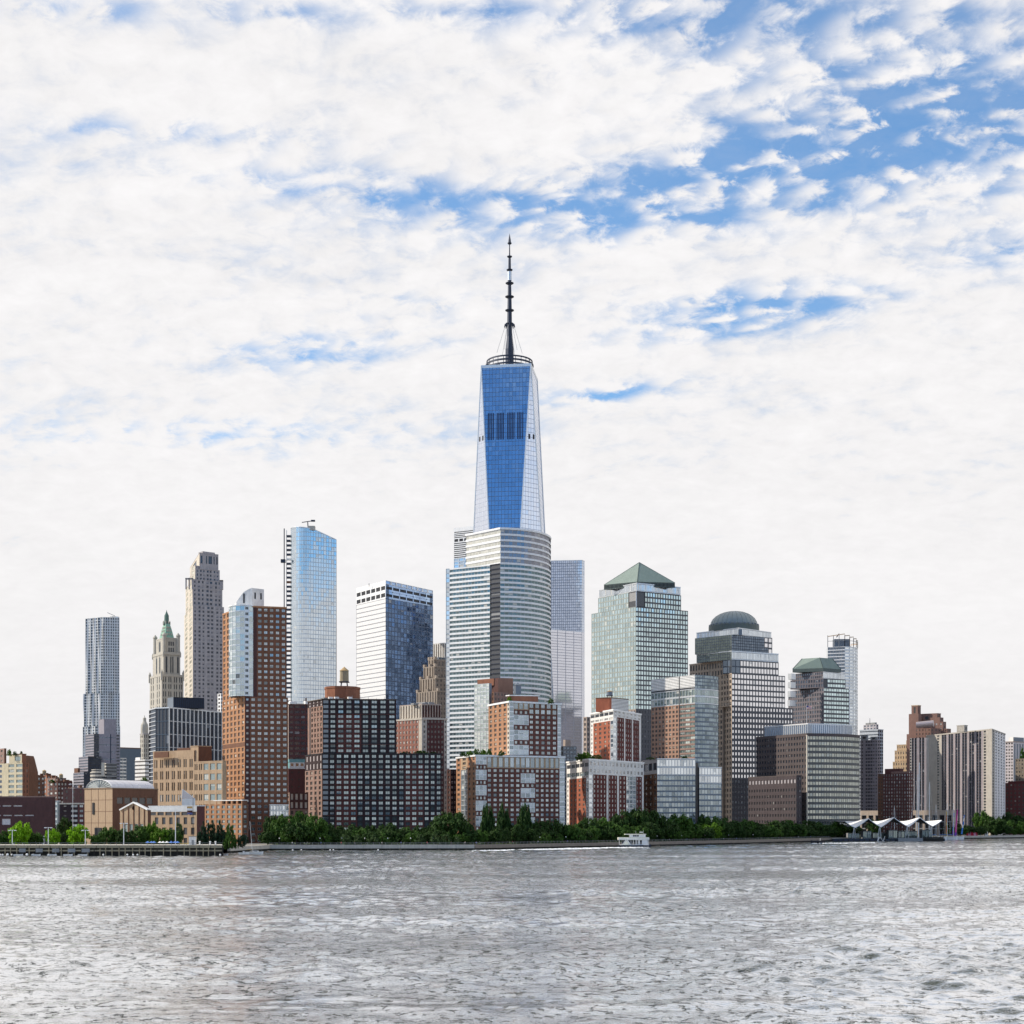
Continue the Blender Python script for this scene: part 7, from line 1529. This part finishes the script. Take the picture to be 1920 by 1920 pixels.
def ferry():
    D = 815; c = (X(1190, D), D); s_ = D/F; base = (c[0], c[1], 0); t = thing('ferry_boat', 'white two-deck passenger ferry with a sloped side frame, passing before the seawall', 'ferry', base)
    navy = solid('navy_hull', (.02, .03, .06), .4); cr = solid('ferry_cream', (.80, .78, .66), .5, .05)
    L = 31*s_; m = M(); hull(m, c, L, 3.4, -.3, 1.5, navy, 0.0, deck=mid); m.build('hull', t, base=base)
    y0 = c[1]-2.8
    def X_(px): return X(px, D)
    m = M(); m.prism([(X_(1163), y0), (X_(1216), y0), (X_(1216), y0+5.6), (X_(1163), y0+5.6)], 1.5, 1.75, white, bottom=True); m.build('deck', t, base=base)
    m = M(); m.prism([(X_(1192), y0+.5), (X_(1214), y0+.5), (X_(1214), y0+5.1), (X_(1192), y0+5.1)], 1.75, Z(1574.5, D), whitew); m.build('cabin', t, base=base)
    m = M(); m.prism([(X_(1166), y0+1.2), (X_(1184), y0+1.2), (X_(1184), y0+4.4), (X_(1166), y0+4.4)], 1.75, Z(1574.5, D), mid); m.build('cabin', t, base=base)
    for px in (1167, 1171, 1176, 1180, 1185): m = M(); m.box((X_(px), y0+1.15), .8, .1, 2.6, 4.0, g_black); m.build('window', t, base=base)
    for px, w in ((1190.5, 1.2), (1195, .6), (1201, 1.1)): m = M(); m.box((X_(px), y0+.42), w, .12, 1.9, 4.2, nearblack); m.build('doorway', t, base=base)
    m = M(); m.prism([(X_(1158.5), y0-.2), (X_(1216.5), y0-.2), (X_(1216.5), y0+5.8), (X_(1158.5), y0+5.8)], Z(1574.5, D), Z(1570, D), cr, bottom=True); m.build('upper_deck', t, base=base)
    m = M(); m.prism([(X_(1159), y0-.25), (X_(1216), y0-.25), (X_(1216), y0-.2), (X_(1159), y0-.2)], Z(1574, D), Z(1572.3, D), white); m.build('side_band', t, base=base)
    for px in (1160.5, 1187, 1191, 1210, 1215): m = M(); m.tube((X_(px), y0, 1.7), (X_(px), y0, Z(1574.5, D)), .11, .11, 5, white); m.build('stanchion', t, base=base)
    m = M()
    for a, b_ in (((1166, 1584.5), (1173, 1574.5)), ((1182, 1584.5), (1175, 1574.5))): m.tube((X_(a[0]), y0-.1, Z(a[1], D)), (X_(b_[0]), y0-.1, Z(b_[1], D)), .28, .28, 4, white)
    m.build('side_frame', t, base=base); m = M(); m.face([(X_(1167.5), y0-.05, Z(1584.5, D)), (X_(1180.5), y0-.05, Z(1584.5, D)), (X_(1174.6), y0-.05, Z(1575.5, D)), (X_(1173.4), y0-.05, Z(1575.5, D))], cr); m.build('side_panel', t, base=base)
    m = M(); m.prism([(X_(1180), y0+1), (X_(1210), y0+1), (X_(1210), y0+4.6), (X_(1180), y0+4.6)], Z(1569.7, D), Z(1565, D), whitew); m.build('wheelhouse', t, base=base)
    for px in (1188, 1191.5, 1195.5): m = M(); m.box((X_(px), y0+.95), .85, .12, Z(1568.5, D), Z(1565.6, D), g_black); m.build('window', t, base=base)
    m = M(); m.prism([(X_(1171), y0+.4), (X_(1211), y0+.4), (X_(1211), y0+5), (X_(1171), y0+5)], Z(1565, D), Z(1563.6, D), cr, bottom=True); m.build('roof', t, base=base)
    for px, y in ((1192, 1558), (1206, 1556)): m = M(); m.tube((X_(px), y0+2, Z(1564, D)), (X_(px), y0+2, Z(y, D)), .07, .05, 4, white); m.build('mast', t, base=base)
    m = M(); m.box((X_(1202), y0+2), 1.8, .5, Z(1561, D), Z(1559.6, D), white); m.build('radar', t, base=base)
    m = M(); m.tube((X_(1184), y0-.1, 2.7), (X_(1217), y0-.1, 2.7), .05, .05, 4, white)
    for px in range(1184, 1218, 2): m.tube((X_(px), y0-.1, 1.7), (X_(px), y0-.1, 2.7), .035, .035, 4, white)
    m.build('railing', t, base=base)
ferry()
def sailboat():
    D = 650; t = None
    c = (X(477, D), D); base = (c[0], c[1], 0); t = thing('sailboat', 'white moored sailboat with one bare leaning mast by the pier end', 'sailboat', base)
    m = M(); hull(m, c, 3.9, 1.2, -.2, .9, white, 0.0, deck=wood); m.build('hull', t, base=base); m = M(); m.box((c[0]+.6, c[1]), 2.4, 1.3, .85, 1.4, whitew); m.build('cabin', t, base=base); m = M(); m.box((c[0]+.6, c[1]-.66), 1.6, .06, 1.05, 1.25, g_black); m.build('window', t, base=base)
    m = M(); m.tube((X(473, D), D, .9), (X(468.5, D), D, Z(1540, D)), .11, .07, 6, palest); m.build('mast', t, base=base)
    m = M(); m.tube((X(472.8, D), D, 2.0), (X(462, D), D, 1.8), .16, .12, 6, solid('sail_cover', (.35, .27, .16))); m.build('boom', t, base=base)
    m = M(); m.tube((X(468.5, D), D, Z(1541, D)), (X(491, D), D, 1.2), .03, .03, 3, mid); m.tube((X(468.5, D), D, Z(1541, D)), (X(457, D), D, 1.0), .03, .03, 3, mid); m.build('rigging', t, base=base)
    c = (X(457, D-4), D-4); base = (c[0], c[1], 0); t = thing('motorboat', 'small white open motorboat tied beside the sailboat', 'boat', base); m = M(); hull(m, c, 2.2, .8, -.15, .7, white, 0.0, deck=mid); m.build('hull', t, base=base); m = M(); m.box(c, .7, .9, .6, 1.2, whitew); m.build('console', t, base=base)
    c = (X(421, D-25), D-25); base = (c[0], c[1], 0); t = thing('rowing_boat', 'tiny white boat just off the dark pier end', 'boat', base); m = M(); hull(m, c, 1.6, .6, -.1, .5, white, 0.0, deck=mid); m.build('hull', t, base=base); m = M(); m.box(c, .3, 1.0, .4, .5, wood); m.build('thwart', t, base=base)
sailboat()
def rib():
    D = 985; c = (X(1533, D), D); base = (c[0], c[1], 0); t = thing('patrol_boat', 'small dark inflatable boat with a helmsman speeding before the bowed building', 'boat', base)
    m = M(); hull(m, c, 4.6, 1.5, -.1, 1.9, nearblack, pi, deck=steel); m.build('hull', t, base=base); m = M(); m.box((c[0]+.4, c[1]), 1.2, 1.2, .9, 2.2, steel); m.build('console', t, base=base)
    m = M(); m.tube((c[0]+1.7, c[1]-.8, .9), (c[0]+1.7, c[1]-.8, 3.4), .08, .08, 5, white); m.tube((c[0]+1.7, c[1]+.8, .9), (c[0]+1.7, c[1]+.8, 3.4), .08, .08, 5, white); m.tube((c[0]+1.7, c[1]-.8, 3.4), (c[0]+1.7, c[1]+.8, 3.4), .08, .08, 5, white); m.build('arch', t, base=base)
    p = bpy.data.objects.new('person', None); COL.objects.link(p); p.location = (c[0]-.4, c[1], .95); tag(p, 'helmsman in dark shirt standing in the dark inflatable boat', 'person'); o = bpy.data.objects.new('body', bmesh_person(shirts[3])); COL.objects.link(o); o.parent = p
    h = bpy.data.objects.new('hair', PCACHE['hair']); COL.objects.link(h); h.parent = o
rib()
def foam(name, pts, w, seed, dens=1.0):
    """broken white water: many small low lumps along a track"""
    r = random.Random(seed); m = M(); fm = solid('foam_white', (.86, .88, .88), .8, .04)
    for (a, c), (w0, w1) in zip(zip(pts, pts[1:]), zip(w, w[1:])):
        L = hypot(c[0]-a[0], c[1]-a[1]); n = int(L*dens*2.2)
        for i in range(n):
            t = r.random(); x = a[0]+(c[0]-a[0])*t; y = a[1]+(c[1]-a[1])*t; ww = w0+(w1-w0)*t; y += r.gauss(0, .45)*ww; s_ = r.uniform(.25, .9)*(.5+ww*.12); k = 7
            ring = [(x+cos(j*2*pi/k)*s_*1.6*r.uniform(.7, 1.2), y+sin(j*2*pi/k)*s_*r.uniform(.6, 1.2), .05) for j in range(k)]; top = (x, y, .40+.45*s_*r.random())
            for j in range(k): m.face([ring[j], ring[(j+1) % k], top], fm)
    o = m.build(name, None, 'stuff'); return o
foam('ferry_wake', [(X(1215, 811), 811), (X(1190, 810), 810), (X(1160, 803), 803), (X(1060, 768), 768), (X(960, 730), 730), (X(885, 708), 708)], [1.6, 3.2, 4.2, 3.4, 2.4, 1.2], 3, 4.0)
foam('boat_wake', [(X(1522, 984), 984), (X(1545, 985), 985), (X(1590, 1000), 1000), (X(1640, 1030), 1030)], [1.6, 2.4, 1.6, .8], 4, 2.0)
# gulls or floats off the promenade
for i, px in enumerate((549, 565, 619, 625, 709)):
    D = shore_at(px)-6; q_ = (X(px, D), D, 0.1); t = thing('mooring_float', f'tiny white float off the dark park, {["first", "second", "third", "fourth", "fifth"][i]} from the orange tower', 'float', q_, 'white floats off the promenade'); m = M(); m.lathe((q_[0], q_[1]), [(0, -.3), (.34, 0), (.38, .3), (.2, .6), (0, .65)], 9, white); m.build('ball', t, base=q_); m = M(); m.tube((q_[0], q_[1], .6), (q_[0], q_[1], .9), .05, .05, 4, nearblack); m.build('eye', t, base=q_)
# yachts moored in the basin behind the shelter
def yacht(px, ytop, D, lab, lean=0.0, spread=9, y2=None):
    c = (X(px, D), D); base = (c[0], c[1], 0); t = thing('yacht', lab, 'sailboat', base, 'tall-masted yachts behind the ferry shelter'); zt = Z(ytop, D); H = zt-3
    m = M(); hull(m, c, 9, 2.4, -.3, 2.3, white, 0.0, deck=wood); m.build('hull', t, base=base); m = M(); m.tube((c[0], c[1], 2), (c[0]+lean, c[1], zt), max(.16, H*.008), max(.1, H*.005), 6, white); m.build('mast', t, base=base)
    for f in (.35, .55, .78): w = H*.045*(1.3-f); m = M(); m.tube((c[0]+lean*f-w, c[1], 3+H*f), (c[0]+lean*f+w, c[1], 3+H*f), .09, .09, 4, white); m.build('spreader', t, base=base)
    m = M(); m.tube((c[0]+lean, c[1], zt), (c[0]-spread, c[1], 3), .05, .05, 3, silver); m.tube((c[0]+lean, c[1], zt), (c[0]+spread*.8, c[1], 3), .05, .05, 3, silver); m.build('rigging', t, base=base)
    m = M(); m.tube((c[0], c[1], 4.2), (c[0]-min(7, H*.3), c[1], 4.0), .22, .18, 6, solid('sail_blue', (.10, .2, .42))); m.build('boom', t, base=base)
yacht(1722, 1430, 1235, 'yacht with the tallest mast above the ferry shelter', .8, 8); yacht(1742, 1466, 1240, 'yacht with the second tallest mast, right of the tallest', .5, 6)
yacht(1718, 1452, 1246, 'yacht with a thinner raked mast just left of the tallest', 1.4, 7); yacht(1755, 1508, 1225, 'yacht with a short mast and blue furled sail', 0, 4); yacht(1776, 1505, 1250, 'yacht with a short mast behind the orange banner', 0, 4); yacht(1788, 1506, 1255, 'yacht with a short mast behind the blue banner', 0, 4); yacht(1677, 1512, 1240, 'yacht with a faint short mast behind the middle roof peak', 0, 4)
# feather banners and dome tent on the far quay
def banner(px, ytop, ybot, cols, lab, lean, w=1.5):
    D = 1312; base = (X(px, D), D, GZ); t = thing('feather_banner', lab, 'banner', base, 'colourful feather banners on the quay'); zt, zb = Z(ytop, D), Z(ybot, D); m = M(); m.tube(base, (base[0]+lean, D, zt), .12, .06, 5, nearblack); m.build('pole', t, base=base)
    n = len(cols)
    for i, c in enumerate(cols):
        f0, f1 = i/n, (i+1)/n; z0, z1 = zb+(zt-zb)*f0, zb+(zt-zb)*f1-.05; k0, k1 = w*(1-.55*f0), w*(1-.55*f1); x0, x1 = base[0]+lean*(z0-GZ)/(zt-GZ), base[0]+lean*(z1-GZ)/(zt-GZ)
        m = M(); b0 = .35*sin(i*1.7)
        m.face([(x0, D-.05, z0), (x0+k0, D-.2+b0, z0), (x1+k1, D-.2-b0, z1), (x1, D-.05, z1)], c); m.face([(x0, D+.05, z0), (x1, D+.05, z1), (x1+k1, D+.0-b0, z1), (x0+k0, D+.0+b0, z0)], c); m.build('panel', t, base=base)
bo, bp, bb_, by, bv = solid('banner_orange', (.62, .16, .03)), solid('banner_pink', (.62, .08, .30)), solid('banner_blue', (.07, .22, .62)), solid('banner_yellow', (.62, .40, .08)), solid('banner_violet', (.22, .08, .42))
banner(1773.5, 1522, 1568, [by, bo, bo, by, bo, bo, by], 'orange and yellow feather banner, first beyond the shelter', .3); banner(1785, 1524, 1566, [bv, bb_, bb_, white, bb_], 'slim blue feather banner leaning beside the pink one', 1.6, 1.1)
banner(1789, 1518, 1568, [bv, bp, bp, bp, bp, bp, bp], 'tall pink feather banner, the tallest on the quay', 2.4, 2.0); banner(1801, 1528, 1564, [bb_, bb_, white, bb_, white, bb_], 'blue and white feather banner nearest the dome tent', 3.0, 1.4)
def tent():
    D = 1342; c = (X(1822.5, D), D); r_ = 10.6*D/F; base = (c[0], c[1], GZ); t = thing('dome_tent', 'red and pink striped half-dome tent on the far quay', 'tent', base); tr_, tp = solid('tent_red', (.55, .03, .06)), solid('tent_pink', (.72, .30, .42))
    for i in range(12):
        m = M(); a0, a1 = i*pi/6, (i+1)*pi/6
        for k in range(6):
            e0, e1 = k*pi/12, (k+1)*pi/12; z = GZ
            p = [(c[0]+r_*cos(e)*cos(a), c[1]+r_*cos(e)*sin(a), z+r_*1.02*sin(e)) for a, e in ((a0, e0), (a1, e0), (a1, e1), (a0, e1))]; m.face(p if k < 5 else p[:3], [tr_, tp][i % 2])
        m.build('gore', t, base=base)
    for i, (px, c1) in enumerate(((1764, 2), (1770, 1), (1779, 2), (1782, 0), (1795, 1), (1797, 2), (1806, 1), (1809, 0), (1838, 1), (1845, 3), (1853, 0))):
        person(px, max(1306, shore_at(px)+5)+i % 3, GZ, shirts[c1], f"visitor in {shirts[c1].name.replace('_', ' ')} by the banners and dome tent, {['at the orange banner', 'behind the orange banner', 'left of the blue banner', 'at the blue banner foot', 'at the pink banner', 'right of the pink banner', 'before the blue and white banner', 'left of the tent', 'right of the tent', 'farther right of the tent', 'alone on the far quay'][i]}")
    b2 = (X(1849, D), D, GZ); t = thing('booth', 'small white booth on the far quay right of the dome tent', 'booth', b2); m = M(); m.box((b2[0], b2[1]), 2.4, 2.4, GZ, GZ+3, white); m.build('wall', t, base=b2); m = M(); m.lathe((b2[0], b2[1]), [(2.1, GZ+3), (0, GZ+4.2)], 4, white, a0=pi/4); m.build('roof', t, base=b2); m = M(); m.box((b2[0], b2[1]-1.25), 1.4, .1, GZ+1, GZ+2.2, nearblack); m.build('counter_opening', t, base=b2)
tent()
def us_flag():
    D = 1192; px = 1512; base = (X(px, D), D, Z(1356, D)); t = thing('flagpole', 'flagpole on the white finned rooftop screen', 'flagpole', base); m = M(); m.tube(base, (base[0], D, Z(1321, D)), .16, .1, 5, silver); m.build('pole', t, base=base); m = M(); m.lathe((base[0], D), [(0, Z(1321, D)), (.2, Z(1320.6, D)), (0, Z(1320.2, D))], 6, silver); m.build('finial', t, base=base)
    zt = Z(1323, D); fb = (base[0], D, zt); f = thing('flag', 'small red, white and blue flag flying above the white finned screen', 'flag', fb); red, blu = solid('flag_red', (.45, .04, .06)), solid('flag_canton', (.03, .05, .20)); H, L = 2.5, 3.9
    def P(x, z): return (base[0]+.15+x, D-.35*sin(x*1.6), zt-z-.12*x)
    for i in range(13):
        m = M(); a, c = (L*.4 if i < 7 else 0), L; z0, z1 = H*i/13, H*(i+1)/13
        for k in range(6): x0, x1 = a+(c-a)*k/6, a+(c-a)*(k+1)/6; m.face([P(x0, z1), P(x1, z1), P(x1, z0), P(x0, z0)], [red, white][i % 2])
        m.build('stripe', f, base=fb)
    m = M()
    for k in range(3): x0, x1 = L*.4*k/3, L*.4*(k+1)/3; m.face([P(x0, H*7/13), P(x1, H*7/13), P(x1, 0), P(x0, 0)], blu)
    m.build('canton', f, base=fb)
us_flag()
